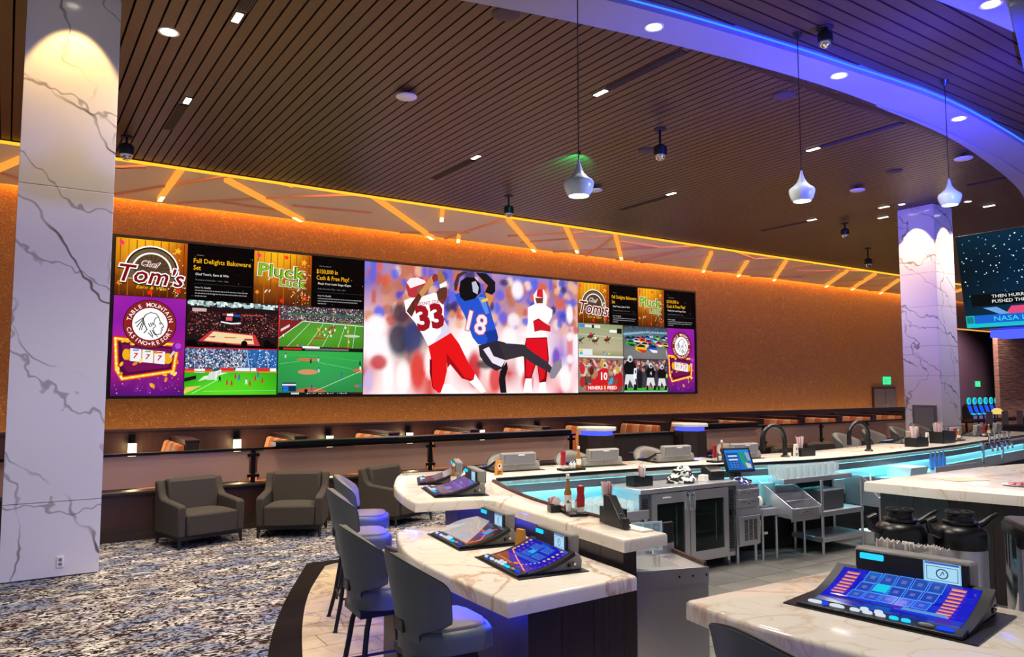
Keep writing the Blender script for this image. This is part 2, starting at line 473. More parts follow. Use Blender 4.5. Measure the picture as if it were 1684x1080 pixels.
class Pic:
    """flat coloured polygons, layered by fractions of a millimetre on a surface fn(u, v, h)"""
    def __init__(s, fn, step=0.0008):
        s.fn = fn; s.step = step; s.L = 0; s.v = []; s.f = []; s.c = []
    def raw(s, pts, cols, bump=True):
        o = len(s.v)
        s.v += [s.fn(u, v, s.L * s.step) for u, v in pts]
        s.f.append(tuple(range(o, o + len(pts))))
        s.c += cols
    def up(s): s.L += 1; return s
    def poly(s, pts, col, up=True):
        if up: s.L += 1
        s.raw(ccw(list(pts)), [lin(col)] * len(pts)); return s
    def rect(s, u0, v0, u1, v1, col, nv=1, up=True):
        if up: s.L += 1
        c = lin(col)
        for i in range(nv):
            a = v0 + (v1 - v0) * i / nv; b = v0 + (v1 - v0) * (i + 1) / nv
            s.raw([(u0, a), (u1, a), (u1, b), (u0, b)], [c] * 4)
        return s
    def grad(s, u0, v0, u1, v1, rows, up=True):
        """rows from bottom to top, each a list of colours from left to right, blended"""
        if up: s.L += 1
        G = [[lin(c) for c in r] for r in rows]
        nr = len(G)
        for j in range(nr - 1):
            nc = len(G[j])
            for i in range(nc - 1):
                ua, ub = u0 + (u1 - u0) * i / (nc - 1), u0 + (u1 - u0) * (i + 1) / (nc - 1)
                va, vb = v0 + (v1 - v0) * j / (nr - 1), v0 + (v1 - v0) * (j + 1) / (nr - 1)
                s.raw([(ua, va), (ub, va), (ub, vb), (ua, vb)], [G[j][i], G[j][i + 1], G[j + 1][i + 1], G[j + 1][i]])
        return s
    def ell(s, u, v, ru, rv, col, n=16, rot=0.0, up=True):
        if up: s.L += 1
        pts = []
        for i in range(n):
            a = 2 * PI * i / n
            x, y = rotz((ru * math.cos(a), rv * math.sin(a)), rot)
            pts.append((u + x, v + y))
        s.raw(pts, [lin(col)] * n); return s
    def ring(s, u, v, r0, r1, col, n=36, k=1.0):
        s.L += 1; c = lin(col)
        for i in range(n):
            a, b = 2 * PI * i / n, 2 * PI * (i + 1) / n
            s.raw([(u + r0 * math.cos(a) * k, v + r0 * math.sin(a)), (u + r1 * math.cos(a) * k, v + r1 * math.sin(a)), (u + r1 * math.cos(b) * k, v + r1 * math.sin(b)), (u + r0 * math.cos(b) * k, v + r0 * math.sin(b))], [c] * 4)
        return s
    def line(s, pts, w, col, closed=False):
        s.L += 1; c = lin(col); n = len(pts)
        for i in range(n if closed else n - 1):
            a, b = Vector(pts[i]), Vector(pts[(i + 1) % n]); d = (b - a)
            if d.length < 1e-9: continue
            d.normalize(); q = Vector((-d.y, d.x)) * w / 2; e = d * w * .3
            s.raw([tuple(a - e - q), tuple(b + e - q), tuple(b + e + q), tuple(a - e + q)], [c] * 4)
        return s
    def scatter(s, n, u0, v0, u1, v1, size, cols, seed=1, asp=1.0, up=True):
        if up: s.L += 1
        rr = random.Random(seed)
        for _ in range(n):
            a = size * rr.uniform(.5, 1.2); b = a * asp
            u = rr.uniform(u0, max(u0, u1 - a)); v = rr.uniform(v0, max(v0, v1 - b)); c = lin(rr.choice(cols))
            a = min(a, u1 - u); b = min(b, v1 - v)
            s.raw([(u, v), (u + a, v), (u + a, v + b), (u, v + b)], [c] * 4)
        return s
    def text(s, txt, u, v, h, col, align='l', shear=0.0, offset=0.0, rot=0.0, width=None, sx=1.0):
        s.L += 1
        vs, fs, a, b = glyphs(txt, shear, offset); c = lin(col)
        k = h / 0.72
        kx = k * sx if width is None else width / max(1e-6, (b - a))
        dx = {'l': -a, 'c': -(a + b) / 2, 'r': -b}[align]
        o = len(s.v)
        P = []
        for x, y in vs:
            q = rotz(((x + dx) * kx, y * k), rot); P.append((u + q[0], v + q[1]))
        s.v += [s.fn(p[0], p[1], s.L * s.step) for p in P]
        for f in fs:
            s.f.append(tuple(i + o for i in f)); s.c += [c] * len(f)
        return s
    def arc_text(s, txt, u, v, r, h, col, a_mid, da, inward=False, k=1.0):
        n = len(txt)
        for i, ch in enumerate(txt):
            if ch == ' ': continue
            a = R(a_mid + (i - (n - 1) / 2) * (da if inward else -da))
            s.L -= 1
            rot = a + PI / 2 if inward else a - PI / 2
            rr = r + (h / 2 if inward else -h / 2)
            s.text(ch, u + rr * math.cos(a) * k, v + rr * math.sin(a), h, col, 'c', rot=rot, offset=0.012)
        s.L += 1
        return s
    def obj(s, name, parent, m='pic', label=None):
        me = bpy.data.meshes.new(name); me.from_pydata(s.v, [], s.f)
        at = me.color_attributes.new('pic', 'FLOAT_COLOR', 'CORNER')
        # corner order follows face order
        flat = []
        ci = 0
        vert_cols = None
        for c in s.c: flat += [c[0], c[1], c[2], 1.0]
        at.data.foreach_set('color', flat)
        me.materials.append(M[m])
        return link(name, me, parent, label=label)

# ================================================================== THE SETTING
HC = 6.62                    # slatted ceiling height
WY = 21.2                    # long wallpapered wall
def interp(pts, x):
    for (x0, y0), (x1, y1) in zip(pts, pts[1:]):
        if x0 <= x <= x1: return y0 + (y1 - y0) * (x - x0) / (x1 - x0)
    return pts[0][1] if x < pts[0][0] else pts[-1][1]

def smooth_path(pts, k=4):
    """Catmull-Rom through points"""
    out = []
    P = [Vector(pts[0]) * 2 - Vector(pts[1])] + [Vector(p) for p in pts] + [Vector(pts[-1]) * 2 - Vector(pts[-2])]
    for i in range(1, len(P) - 2):
        for j in range(k):
            t = j / k
            q = 0.5 * ((2 * P[i]) + (-P[i - 1] + P[i + 1]) * t + (2 * P[i - 1] - 5 * P[i] + 4 * P[i + 1] - P[i + 2]) * t * t + (-P[i - 1] + 3 * P[i] - 3 * P[i + 1] + P[i + 2]) * t ** 3)
            out.append(tuple(q))
    out.append(tuple(pts[-1]))
    return out

# ---- floors
MB().box(-9, 44.3, -4, 22, -0.12, -0.012).obj('floor', 'carpet', kind='structure')
MB().box(44.3, 78, 4, 32, -0.80, -0.66).obj('floor_gaming', 'carpet', kind='structure')
arc = smooth_path([(2.3, -3.0), (1.86, -1.2), (1.58, 0.6), (1.45, 2.4), (1.52, 4.1), (1.96, 5.79), (2.5, 7.29), (3.12, 8.5)], 5)
arc_o = smooth_path([(2.0, -3.2), (1.56, -1.2), (1.28, 0.6), (1.15, 2.4), (1.24, 4.2), (1.72, 5.88), (2.24, 7.2), (2.98, 8.72)], 5)
border = arc_o + [(24, 8.85), (24, 8.62)] + [(3.25, 8.56)] + arc[::-1]
MB().prism(border, -0.011, 0.004).obj('floor_border', 'carpet_border', kind='structure')
# plank tiles laid inside the curved edge, each one a piece
fl = MB().prism(arc + [(3.25, 8.56), (24, 8.62), (24, 4.3), (4.2, 4.3), (4.2, -3.0)], -0.011, 0.0).obj('floor_tile', 'grout', kind='structure')
def clip(poly, inside, cut):
    out = []
    for i in range(len(poly)):
        a, b = poly[i - 1], poly[i]
        ia, ib = inside(a), inside(b)
        if ib:
            if not ia: out.append(cut(a, b))
            out.append(b)
        elif ia: out.append(cut(a, b))
    return out
def clip_arc(poly):
    ay = [(p[1], p[0]) for p in arc]
    ins = lambda p: p[0] >= interp(ay, p[1]) and p[1] <= 8.56
    def cut(a, b):
        lo, hi = (a, b) if ins(a) else (b, a)
        for _ in range(22):
            mid = ((lo[0] + hi[0]) / 2, (lo[1] + hi[1]) / 2)
            if ins(mid): lo = mid
            else: hi = mid
        return lo
    # subdivide edges so the curve is followed
    fine = []
    for i in range(len(poly)):
        a, b = poly[i - 1], poly[i]
        for k in range(4): fine.append((a[0] + (b[0] - a[0]) * k / 4, a[1] + (b[1] - a[1]) * k / 4))
    return clip(fine, ins, cut)
y = 3.2; row = 0
while y < 8.56:
    x = 1.0 - (row % 3) * 0.4
    while x < 4.4:
        q = [(x + .004, y + .004), (x + 1.196, y + .004), (x + 1.196, y + .296), (x + .004, y + .296)]
        c = clip_arc(q)
        if len(c) >= 3: MB().prism(c, 0.0, 0.006).obj('plank_tile', 'plank', fl)
        x += 1.2
    y += 0.3; row += 1
# grey tiles on the staff side of the bar
fb = MB().box(3.7, 24, -3.0, 6.6, -0.011, 0.001).obj('floor_bar', 'grout', kind='structure')
gt = MB().box(0.004, 0.596, 0.004, 0.596, 0.0, 0.007).mesh('tile'); gt.materials.append(M['grey_tile'])
for i in range(14):
    for j in range(9):
        o = link('tile', gt, fb); o.location = (3.7 + i * 0.6, 1.2 + j * 0.6, 0.001)

# ---- long wall with wallpaper, end walls
MB().box(-9, 44.3, WY, WY + 0.25, -0.012, 7.2).obj('wall_back', 'wallpaper', kind='structure')
MB().box(44.3, 70, WY, WY + 0.3, 5.25, 7.6).obj('wall_bulkhead', 'wainscot', kind='structure')
MB().box(44.0, 80, 27.0, 27.2, -0.66, 7.6).obj('wall_far', 'purple_wall', kind='structure')
MB().box(44.05, 44.3, WY + .25, 27.0, -0.66, 7.4).obj('wall_return', 'purple_wall', kind='structure')
MB().box(55.5, 80, 24.0, 24.3, -0.66, 7.4).obj('wall_stone', 'stone', kind='structure')
MB().box(44.3, 70, WY - 0.05, WY - 0.001, 5.20, 5.27).obj('trim_1', 'led_bar', kind='structure')
# ---- ceiling backing (black void above the slats)
cb = MB().box(-9, 47, -3, 16.70, HC + 0.10, HC + 0.16).obj('ceiling', 'black_gap', kind='structure')
MB().box(46, 80, 8, 30, 7.1, 7.2).obj('ceiling_gaming', 'slat', kind='structure')

INNER = [(-9, 13.5), (-3, 10.2), (0, 8.75), (1.5, 8.15), (2.8, 7.7), (4.17, 7.33), (5.63, 7.01), (7.22, 6.75), (9.33, 6.52), (11.3, 6.48), (13.7, 6.60), (15.96, 6.94), (18.0, 7.35), (19.7, 7.8), (22, 8.6), (25, 9.9), (30, 12.6)]
OUTER = [(-9, 12.0), (-3, 9.2), (0, 7.9), (2, 7.2), (3.7, 6.75), (5.2, 6.45), (6.67, 6.23), (8.66, 6.03), (9.57, 5.97), (12.2, 5.84), (15.5, 6.1), (18, 6.5), (20.5, 7.1), (24, 8.3), (30, 11.0)]
# brown slats run away from the camera, each slat a piece
sl = {}
X0 = 1.09 + 0.012
k = -18
while X0 + 0.171 * k < 46:
    x = X0 + 0.171 * k
    yn = (interp(INNER, x) + interp(OUTER, x)) / 2 + 0.1
    yn = round(yn * 5) / 5
    key = round(16.68 - yn, 3)
    if key not in sl:
        me = MB().box(-0.0725, 0.0725, -key, 0, 0, 0.05).mesh('slat'); me.materials.append(M['slat']); sl[key] = me
    o = link('slat', sl[key], cb); o.location = (x + 0.0725, 16.68, HC)
    k += 1
# slats of the ceiling over the bar run the other way
me = MB().box(3.0, 26.0, -0.083, 0.083, 0, 0.05).mesh('slat'); me.materials.append(M['slat_near'])
yy = 2.32
while yy < 6.9:
    o = link('slat', me, cb); o.location = (0, yy, HC); yy += 0.195

# ---- curved soffit band
so = smooth_path(INNER, 4); si = smooth_path(OUTER, 4)
sof = MB().prism(so + si[::-1], 6.50, HC + 0.09).obj('ceiling_soffit', 'blue_lit_paint', kind='structure')
# stepped lip that widens towards the right
li = [(11.3, 6.49), (13.7, 6.61), (15.96, 6.95), (18.0, 7.36), (19.7, 7.81), (22, 8.61), (25, 9.9)]
lo = [(11.3, 6.46), (13.7, 6.50), (15.96, 6.72), (18.0, 7.02), (19.7, 7.38), (22, 8.1), (25, 9.3)]
MB().prism(smooth_path(li) + smooth_path(lo)[::-1], 6.485, 6.52).obj('trim_2', 'blue_lit_paint', kind='structure')
# thin LED reveal along the band's near edge
rv = smooth_path(OUTER[5:13], 4)
MB().tube([(x, y - 0.004, 6.575) for x, y in rv], 0.012, 6).obj('trim_3', emis('reveal_led', (0.03, 0.18, 1.0), 2.0), kind='structure')
# second blue soffit and grey bulkhead over the bar centre (top right corner)
MB().prism([(7.6, 4.36), (8.8, 4.26), (9.45, 4.19), (10.45, 4.12), (12.2, 4.16), (12.2, 1.4), (7.6, 1.4)], 6.50, HC + 0.09).obj('ceiling_soffit_centre', 'blue_lit_paint', kind='structure')
MB().prism([(9.46, 3.79), (11.66, 4.53), (12.4, 4.50), (12.4, 1.0), (9.0, 1.0)], 6.42, 6.498).obj('ceiling_bulkhead', 'grey_paint', kind='structure')

# ---- amber cove along the long wall
cove = MB().box(-9, 46, 16.70, 20.95, 6.75, 6.80).obj('ceiling_cove', 'cove_panel', kind='structure')
MB().box(-9, 46, 16.655, 16.685, 6.605, 6.74).obj('end_trim', 'slat', cove)
MB().box(-9, 46, 16.69, 16.76, 6.565, 6.75).obj('led_lip', 'led_orange', cove)
MB().box(-9, 46, 16.775, 16.80, 6.67, 6.735).obj('hidden_led', emis('amber_cove_source', (1.0, .46, .16), 26), cove)
MB().box(-9, 46, 20.96, 21.0, 6.80, 6.95).obj('slot_cheek', 'cove_panel', cove)
MB().box(-9, 46, 21.00, 21.19, 6.93, 6.95).obj('wash_led', 'led_wash', cove)
thick = [(2.93,16.99,2.99,20.31),(3.93,17.46,6.74,20.64),(7.28,17.00,11.01,20.9),(9.31,17.17,9.98,18.47),(11.41,19.98,11.9,20.9),(11.44,17.30,14.94,20.89),(13.37,17.17,16.31,20.26),(15.35,17.23,18.51,20.45),(20.26,17.76,23.32,20.9),(22.68,18.15,25.45,20.9),(23.76,17.26,27.81,20.9),(28.06,17.57,31.59,20.9),(29.81,17.40,33.55,20.82),(32.38,17.85,36.12,20.9),(34.6,17.3,38.4,20.9),(37.6,17.3,41.0,20.9),(0.5,17.0,-0.8,20.6),(-2.2,17.0,-3.6,20.6)]
thin = [(1.76,17.94,2.70,17.04),(2.04,20.51,4.11,16.93),(3.47,20.60,5.70,18.34),(4.24,19.85,5.89,19.96),(4.11,16.93,5.41,17.42),(5.70,18.34,7.28,17.00),(5.99,19.23,8.03,18.87),(9.81,20.83,11.58,19.64),(11.43,20.90,11.48,17.37),(12.87,19.46,14.43,17.63),(13.76,20.09,15.48,17.71),(15.72,20.9,17.75,18.46),(17.20,20.9,15.48,17.15),(17.11,19.59,19.20,17.09),(18.65,20.9,19.29,18.27),(19.60,20.9,19.20,17.09),(19.89,20.9,20.83,18.12),(23.91,20.9,25.09,18.62),(16.34,18.11,18.18,18.17),(20.51,17.17,22.75,17.93),(21.86,19.02,23.46,17.14),(25.75,19.12,25.62,17.36),(27.81,20.9,27.80,17.75),(26.27,20.9,28.38,19.85),(30.87,20.03,31.65,17.66),(28.15,17.71,30.11,16.79),(32.29,20.9,34.17,19.08),(35.15,20.9,36.08,19.97),(26.51,18.81,28.30,17.80),(-0.2,18.9,2.3,17.6),(0.2,20.3,-2,18.2)]
for (a, b, c, d) in thick:
    u = Vector((c - a, d - b, 0)); L = u.length; ang = math.atan2(u.y, u.x)
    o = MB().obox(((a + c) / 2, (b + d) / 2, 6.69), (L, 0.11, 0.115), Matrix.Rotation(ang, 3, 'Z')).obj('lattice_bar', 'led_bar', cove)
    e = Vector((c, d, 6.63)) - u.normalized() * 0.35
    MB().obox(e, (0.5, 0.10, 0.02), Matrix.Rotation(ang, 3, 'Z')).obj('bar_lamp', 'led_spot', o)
for (a, b, c, d) in thin:
    u = Vector((c - a, d - b, 0)); ang = math.atan2(u.y, u.x)
    MB().obox(((a + c) / 2, (b + d) / 2, 6.725), (u.length, 0.075, 0.05), Matrix.Rotation(ang, 3, 'Z')).obj('lattice_bar', 'cove_bar' if 'cove_bar' in M else 'cove_panel', cove)

# ---- marble columns, clad in panels with fine joints
def column(x0, y0, joints, name):
    w = 0.92
    c = MB().box(x0 + .02, x0 + w - .02, y0 + .02, y0 + w - .02, -0.01, 6.70).obj(name, 'grout', kind='structure')
    z = [0.0] + joints + [6.66]
    for a, b in zip(z, z[1:]):
        a += .003; b -= .003
        for q in ((x0, x0 + w, y0, y0 + .021), (x0, x0 + .021, y0 + .022, y0 + w - .022), (x0 + w - .021, x0 + w, y0 + .022, y0 + w - .022), (x0, x0 + w, y0 + w - .021, y0 + w)):
            MB().box(q[0], q[1], q[2], q[3], a, b).obj('marble_panel', 'marble_col', c, bevel=0.003)
    return c
colL = column(0.02, 9.63, [0.80, 4.25], 'column_left')
colR = column(19.2, 9.63, [1.05, 2.3, 3.05, 4.05, 4.9, 5.75], 'column_right')
o = MB().box(0.535, 0.600, 9.618, 9.632, 0.095, 0.215).obj('outlet', 'white', bevel=0.003)
tag(o, 'white wall outlet low on the left marble column', 'outlet')
for zz in (0.132, 0.178):
    MB().box(0.552, 0.583, 9.614, 9.620, zz - 0.014, zz + 0.014).obj('socket', 'grey_panel', o)
    for dx in (-0.006, 0.006): pass
th = thing('wall_hatch', 'grey framed access hatch at the foot of the right marble column', 'hatch', (19.19, 10.05, 0.95))
MB().box(-0.02, 0.012, -0.30, 0.30, 0, 0.62).obj('frame', 'steel_dk', th, bevel=0.004)
MB().box(-0.025, -0.015, -0.24, 0.24, 0.06, 0.56).obj('door', 'grey_panel', th)

# column grazing lamps: two in the ceiling in front of each column face
def can(loc, name='downlight', r=0.09, glow='lamp', label=None, z=HC):
    t = thing(name, label, 'light', (loc[0], loc[1], z))
    MB().lathe([(r * .72, -0.004), (r, -0.012), (r * 1.05, -0.002), (r * 1.05, 0.0)], 18, cap=False).obj('trim_ring', 'white', t, smooth=True)
    MB().lathe([(0.0, -0.006), (r * .80, -0.006)], 18, cap=False).obj('lens', glow, t, smooth=True)
    return t
t = can((0.48, 9.03), label='gold lamp in the ceiling grazing the left marble column')
lamp('SPOT', 'bulb', (0.48, 9.03, 6.56), 190, GOLD, (0.48, 9.63, 5.3), 0.03, 50, 0.3)
t = can((18.6, 10.1), label='gold lamp in the ceiling grazing the left face of the far column')
lamp('SPOT', 'bulb', (18.6, 10.1, 6.56), 420, GOLD, (19.2, 10.1, 5.3), 0.03, 50, 0.3)
t = can((19.68, 9.03), label='gold lamp in the ceiling grazing the right face of the far column')
lamp('SPOT', 'bulb', (19.68, 9.03, 6.56), 330, GOLD, (19.68, 9.63, 5.3), 0.03, 50, 0.3)

# ---- low wall with frosted glass railing
for xa, xb in ((-9, 9.1), (12.35, 23)):
    hw = MB().box(xa, xb, 11.35, 11.50, -0.012, 0.60).obj('wall_low', 'wainscot', kind='structure')
    MB().box(xa, xb, 11.30, 11.55, 0.60, 0.64).obj('ledge', 'panel_wood', hw, bevel=0.006)
    MB().box(xa, xb, 11.335, 11.35, -0.01, 0.18).obj('baseboard_low', 'base_wood', hw)
def railing(xs, label, gap=None):
    t = thing('glass_railing', label, 'railing', (xs[0], 11.425, 0.64))
    x0 = xs[0]
    for a in xs:
        MB().box(a - x0 - .03, a - x0 + .03, -.02, .02, 0, 0.47).obj('post', 'black_metal', t, bevel=0.004)
        for zz in (0.10, 0.40):
            MB().box(a - x0 - .085, a - x0 + .085, -.028, .028, zz - .022, zz + .022).obj('clamp', 'black_metal', t, bevel=0.004)
    for a, b in zip(xs, xs[1:]):
        MB().box(a - x0 + .06, b - x0 - .06, -.006, .006, 0.03, 0.46).obj('glass_pane', 'frost', t)
    MB().box(-.1, xs[-1] - x0 + .1, -.035, .035, 0.465, 0.505).obj('handrail', 'black_metal', t, bevel=0.008)
    return t
railing([-5.7, -2.77, 0.15, 3.07, 5.99, 9.0], 'long frosted glass railing behind the lounge armchairs')
railing([12.6, 14.7, 16.9, 18.9, 20.9, 22.9], 'frosted glass railing between the host stands and the far column')
t = thing('drink_rail', 'long dark drink rail on top of the glass railing left of the host stands', 'ledge', (3.36, 11.42, 1.15))
MB().box(0, 5.56, -.13, .13, 0.0, 0.075).obj('top', 'black_metal', t, bevel=0.012)
MB().box(-.012, 0.0, -.11, .11, 0.01, 0.065).obj('end_cap', 'white', t)
t = thing('drink_rail', 'short dark drink rail just right of the host stands', 'ledge', (12.6, 11.42, 1.15))
MB().box(0, 1.75, -.13, .13, 0.0, 0.075).obj('top', 'black_metal', t, bevel=0.012)
MB().box(1.75, 1.762, -.11, .11, 0.01, 0.065).obj('end_cap', 'black', t)

ww = MB().box(-6, 40, 20.55, 20.62, 0.0, 0.06).obj('wall_washer', emis('gold_floor_washer', (1.0, .60, .22), 30))
tag(ww, 'long gold floor light strip washing the foot of the wallpapered wall', 'light strip')
# ---- wood partition behind the booths
PY = 14.2
pw = MB().box(-9, 26.8, PY, PY + 0.12, -0.012, 1.29).obj('wall_partition', 'wainscot', kind='structure')
MB().box(-9, 26.8, PY - 0.03, PY + 0.16, 1.29, 1.325).obj('cap', 'wainscot', pw)

# ================================================================== FAR SIDE: booths, sconces, host stands, door, slots
def booth():
    t = thing('booth_seat', '', 'booth', (0, 0, 0), 0, 'booths along the wood partition')
    MB().box(0.30, 0.52, -1.35, 0.0, 0, 1.17).obj('back_box', 'panel_wood', t, bevel=0.01)
    MB().box(0.29, 0.53, -1.36, 0.0, 1.17, 1.195).obj('top_cap', 'wainscot', t)
    MB().box(-0.30, 0.30, -1.30, -0.02, 0.0, 0.34).obj('plinth', 'panel_wood', t)
    MB().box(-0.32, 0.24, -1.32, -0.02, 0.34, 0.47).obj('seat', 'booth', t, bevel=0.03)
    me = MB().extr([(0.17, 0.47), (0.295, 0.47), (0.295, 1.10), (0.26, 1.13), (0.20, 1.11), (0.15, 0.9)], 'y', -0.105, 0.105).mesh('back_channel', True)
    me.materials.append(M['booth'])
    me2 = me.copy(); me2.materials.clear(); me2.materials.append(M['booth2'])
    for i in range(6):
        o = link('back_channel', me if i % 2 else me2, t, bevel=0.02); o.location = (0, -0.13 - i * 0.215, 0)
    return t
bx = [0.35 + 1.74 * i for i in range(15)]
ordn = ['first','second','third','fourth','fifth','sixth','seventh','eighth','ninth','tenth','eleventh','twelfth','thirteenth','fourteenth','fifteenth']
vis = [x for x in bx if x > 1.5 and x < 25]
b0 = None
for i, x in enumerate(vis):
    lab = 'orange channelled booth seat behind the railing, %s from the left column' % ordn[i]
    if b0 is None: b0 = booth(); b0.location = (x, PY - 0.02, 0); b0['label'] = lab
    else: dup(b0, (x, PY - 0.02, 0), 0, lab)
def sconce():
    t = thing('wall_sconce', '', 'lamp', (0, 0, 0), 0, 'sconces on the wood partition')
    MB().box(-.05, .05, -.03, 0, .06, .30).obj('back_plate', 'black_metal', t)
    MB().tube([(0, -.02, .24), (0, -.10, .24), (0, -.10, .17)], .010, 6).obj('arm', 'black_metal', t)
    MB().lathe([(.062, -.06), (.066, -.05), (.066, .15), (.060, .155)], 18, (0, -.10, 0)).obj('shade', 'sconce', t, smooth=True)
    MB().lathe([(.07, .155), (.07, .17), (.02, .175)], 18, (0, -.10, 0)).obj('cap', 'black_metal', t, smooth=True)
    return t
s0 = None
sx = [-0.95, 1.80, 3.50, 5.22, 6.92, 8.65, 10.2]
for i, x in enumerate(sx):
    lab = ['glowing wall sconce seen left of the marble column', 'glowing wall sconce right beside the left column', 'glowing wall sconce above the gap between two armchairs', 'glowing wall sconce above the start of the drink rail', 'glowing wall sconce over the middle of the drink rail', 'glowing wall sconce near the back of the first console of the far bar row', 'wall sconce partly hidden by a booth, left of the host stands'][i]
    if s0 is None: s0 = sconce(); s0.location = (x, PY, 0.94); s0['label'] = lab
    else: dup(s0, (x, PY, 0.94), 0, lab)
    lamp('POINT', 'sconce_bulb', (x, PY - 0.22, 1.02), 7, (1, .78, .4), size=.06)

def host(x, label):
    t = thing('host_stand', label, 'podium', (x, 11.2, 0))
    oc = [(0.36 * math.cos(R(22.5 + 45 * i)), 0.36 * math.sin(R(22.5 + 45 * i))) for i in range(8)]
    MB().prism(oc, 0, 1.12).obj('body', 'panel_wood', t, bevel=0.008)
    MB().prism([(a * .88, b * .88) for a, b in oc], 1.12, 1.20).obj('light_band', 'led_blue', t)
    MB().prism([(a * 1.1, b * 1.1) for a, b in oc], 1.20, 1.265).obj('top', 'white', t, bevel=0.01)
    MB().lathe([(.012, 0), (.012, .02)], 8).tf(Matrix.Translation((0, -.34, .8)) @ Matrix.Rotation(R(90), 4, 'X')).obj('lock', 'chrome', t)
host(9.45, 'dark host stand with a glowing blue band and white top, nearer one')
host(12.0, 'dark host stand with a glowing blue band and white top, further one')
t = thing('host_counter', 'dark panelled counter joining the two host stands', 'counter', (10.72, 11.3, 0))
MB().box(-.88, .88, -.03, .2, 0, 1.06).obj('panel', 'panel_wood', t)
MB().box(-.88, .88, -.06, .24, 1.06, 1.10).obj('top', 'black_metal', t)
MB().tube([(-.45, -.07, .74), (.55, -.07, .70)], .009, 6).obj('pull_bar', 'chrome', t)

# exit door and signs on the long wall
d = MB().box(35.6, 37.7, WY - .06, WY, -0.01, 2.0).obj('door_1', 'wainscot', kind='structure')
for x in (35.7, 36.68):
    l = MB().box(x, x + .93, WY - .09, WY - .055, 0.0, 1.9).obj('door_leaf', mat('lilac_door', '6c6880', .4), d)
    MB().box(x + (.80 if x < 36 else .05), x + (.86 if x < 36 else .11), WY - .13, WY - .09, .9, 1.15).obj('handle', 'steel', l)
def exit_sign(loc, label, s=1.0):
    t = thing('exit_sign', label, 'sign', loc)
    MB().box(-.28 * s, .28 * s, -.05, 0, 0, .34 * s).obj('housing', 'exit', t)
    tx = text_mesh('EXIT', .24 * s, 'c'); tx.materials.append(M['white'])
    o = link('lettering', tx, t); o.location = (0, -.056, .07 * s); o.rotation_euler = (R(90), 0, 0)

# slot machines far right
def slot():
    t = thing('slot_machine', '', 'slot machine', (0, 0, 0), 0, 'slot machines in a row before the plum wall')
    MB().extr([(-.42, 0), (.3, 0), (.3, 1.25), (.1, 1.45), (-.02, 1.45), (-.2, .78), (-.42, .70)], 'x', -.27, .27).obj('cabinet', 'black', t, bevel=0.01)
    MB().extr([(-.06, 1.36), (-.05, 1.34), (-.20, .86), (-.21, .88)], 'x', -.24, .24).obj('screen', emis('slot_screen_blue', (.02, .10, .9), 1.0), t)
    MB().extr([(-.25, .83), (-.24, .80), (-.40, .74), (-.41, .77)], 'x', -.2, .2).obj('button_deck', 'btn_cyan', t)
    MB().box(-.26, .26, -.43, -.40, 0.05, .66).obj('belly_panel', emis('slot_belly_lilac', (.25, .22, .6), .5), t)
    MB().lathe([(.0, 0), (.25, 0), (.25, .06), (0, .06)], 20).tf(Matrix.Translation((0, -.02, 1.66)) @ Matrix.Rotation(R(90), 4, 'X')).obj('topper_ring', 'teal', t, smooth=True)
    MB().lathe([(.0, 0), (.15, 0), (.15, .02), (0, .02)], 20).tf(Matrix.Translation((0, -.08, 1.66)) @ Matrix.Rotation(R(90), 4, 'X')).obj('topper_disc', emis('topper_blue', (.03, .25, .9), 1.0), t, smooth=True)
    return t
m0 = None
for i in range(6):
    lab = 'slot machine with a glowing round topper, %s from the far column' % ordn[i]
    p = (55.4 + i * 0.80, 26.0, -0.66)
    if m0 is None: m0 = slot(); m0.location = p; m0['label'] = lab
    else: dup(m0, p, 0, lab)

# ================================================================== LED VIDEO WALL
VX0, VX1, VZ0, VZ1 = 2.13, 22.95, 1.79, 5.79
VY = 21.07
vw = thing('led_video_wall', 'huge LED video wall of sports pictures and adverts on the long wall', 'video wall', ((VX0 + VX1) / 2, VY, VZ0))
cx0, cz0 = (VX0 + VX1) / 2, VZ0
MB().box(VX0 - cx0, VX1 - cx0, 0.0, 0.12, 0, VZ1 - VZ0).obj('cabinet', 'black_matte', vw)
fw_, FB = 0.06, 0.06
bz = VZ1 - VZ0
for q in ((VX0 - cx0 - FB, VX1 - cx0 + FB, -FB, 0), (VX0 - cx0 - FB, VX1 - cx0 + FB, bz, bz + FB), (VX0 - cx0 - FB, VX0 - cx0, 0, bz), (VX1 - cx0, VX1 - cx0 + FB, 0, bz)):
    MB().box(q[0], q[1], -0.05, 0.12, q[2], q[3]).obj('frame', 'black', vw)
def wallpic():
    return Pic(lambda u, v, h: (u - cx0, -0.003 - h, v - cz0), 0.0006)
XA, XB, XC, XD, XE, XF = 3.83, 6.26, 8.79, 16.94, 19.11, 21.38
ZT, ZM = 4.31, 3.05
XP0, XP1 = 5.55, 7.17          # left square advert between the two dark notices
XQ0, XQ1 = 19.87, 21.25

def leaf(p, u, v, r, col, rot=0.0):
    pts = []
    for i in range(10):
        a = rot + 2 * PI * i / 10; q = r if i % 2 == 0 else r * .5
        pts.append((u + q * math.cos(a), v + q * math.sin(a)))
    p.poly(pts, col)

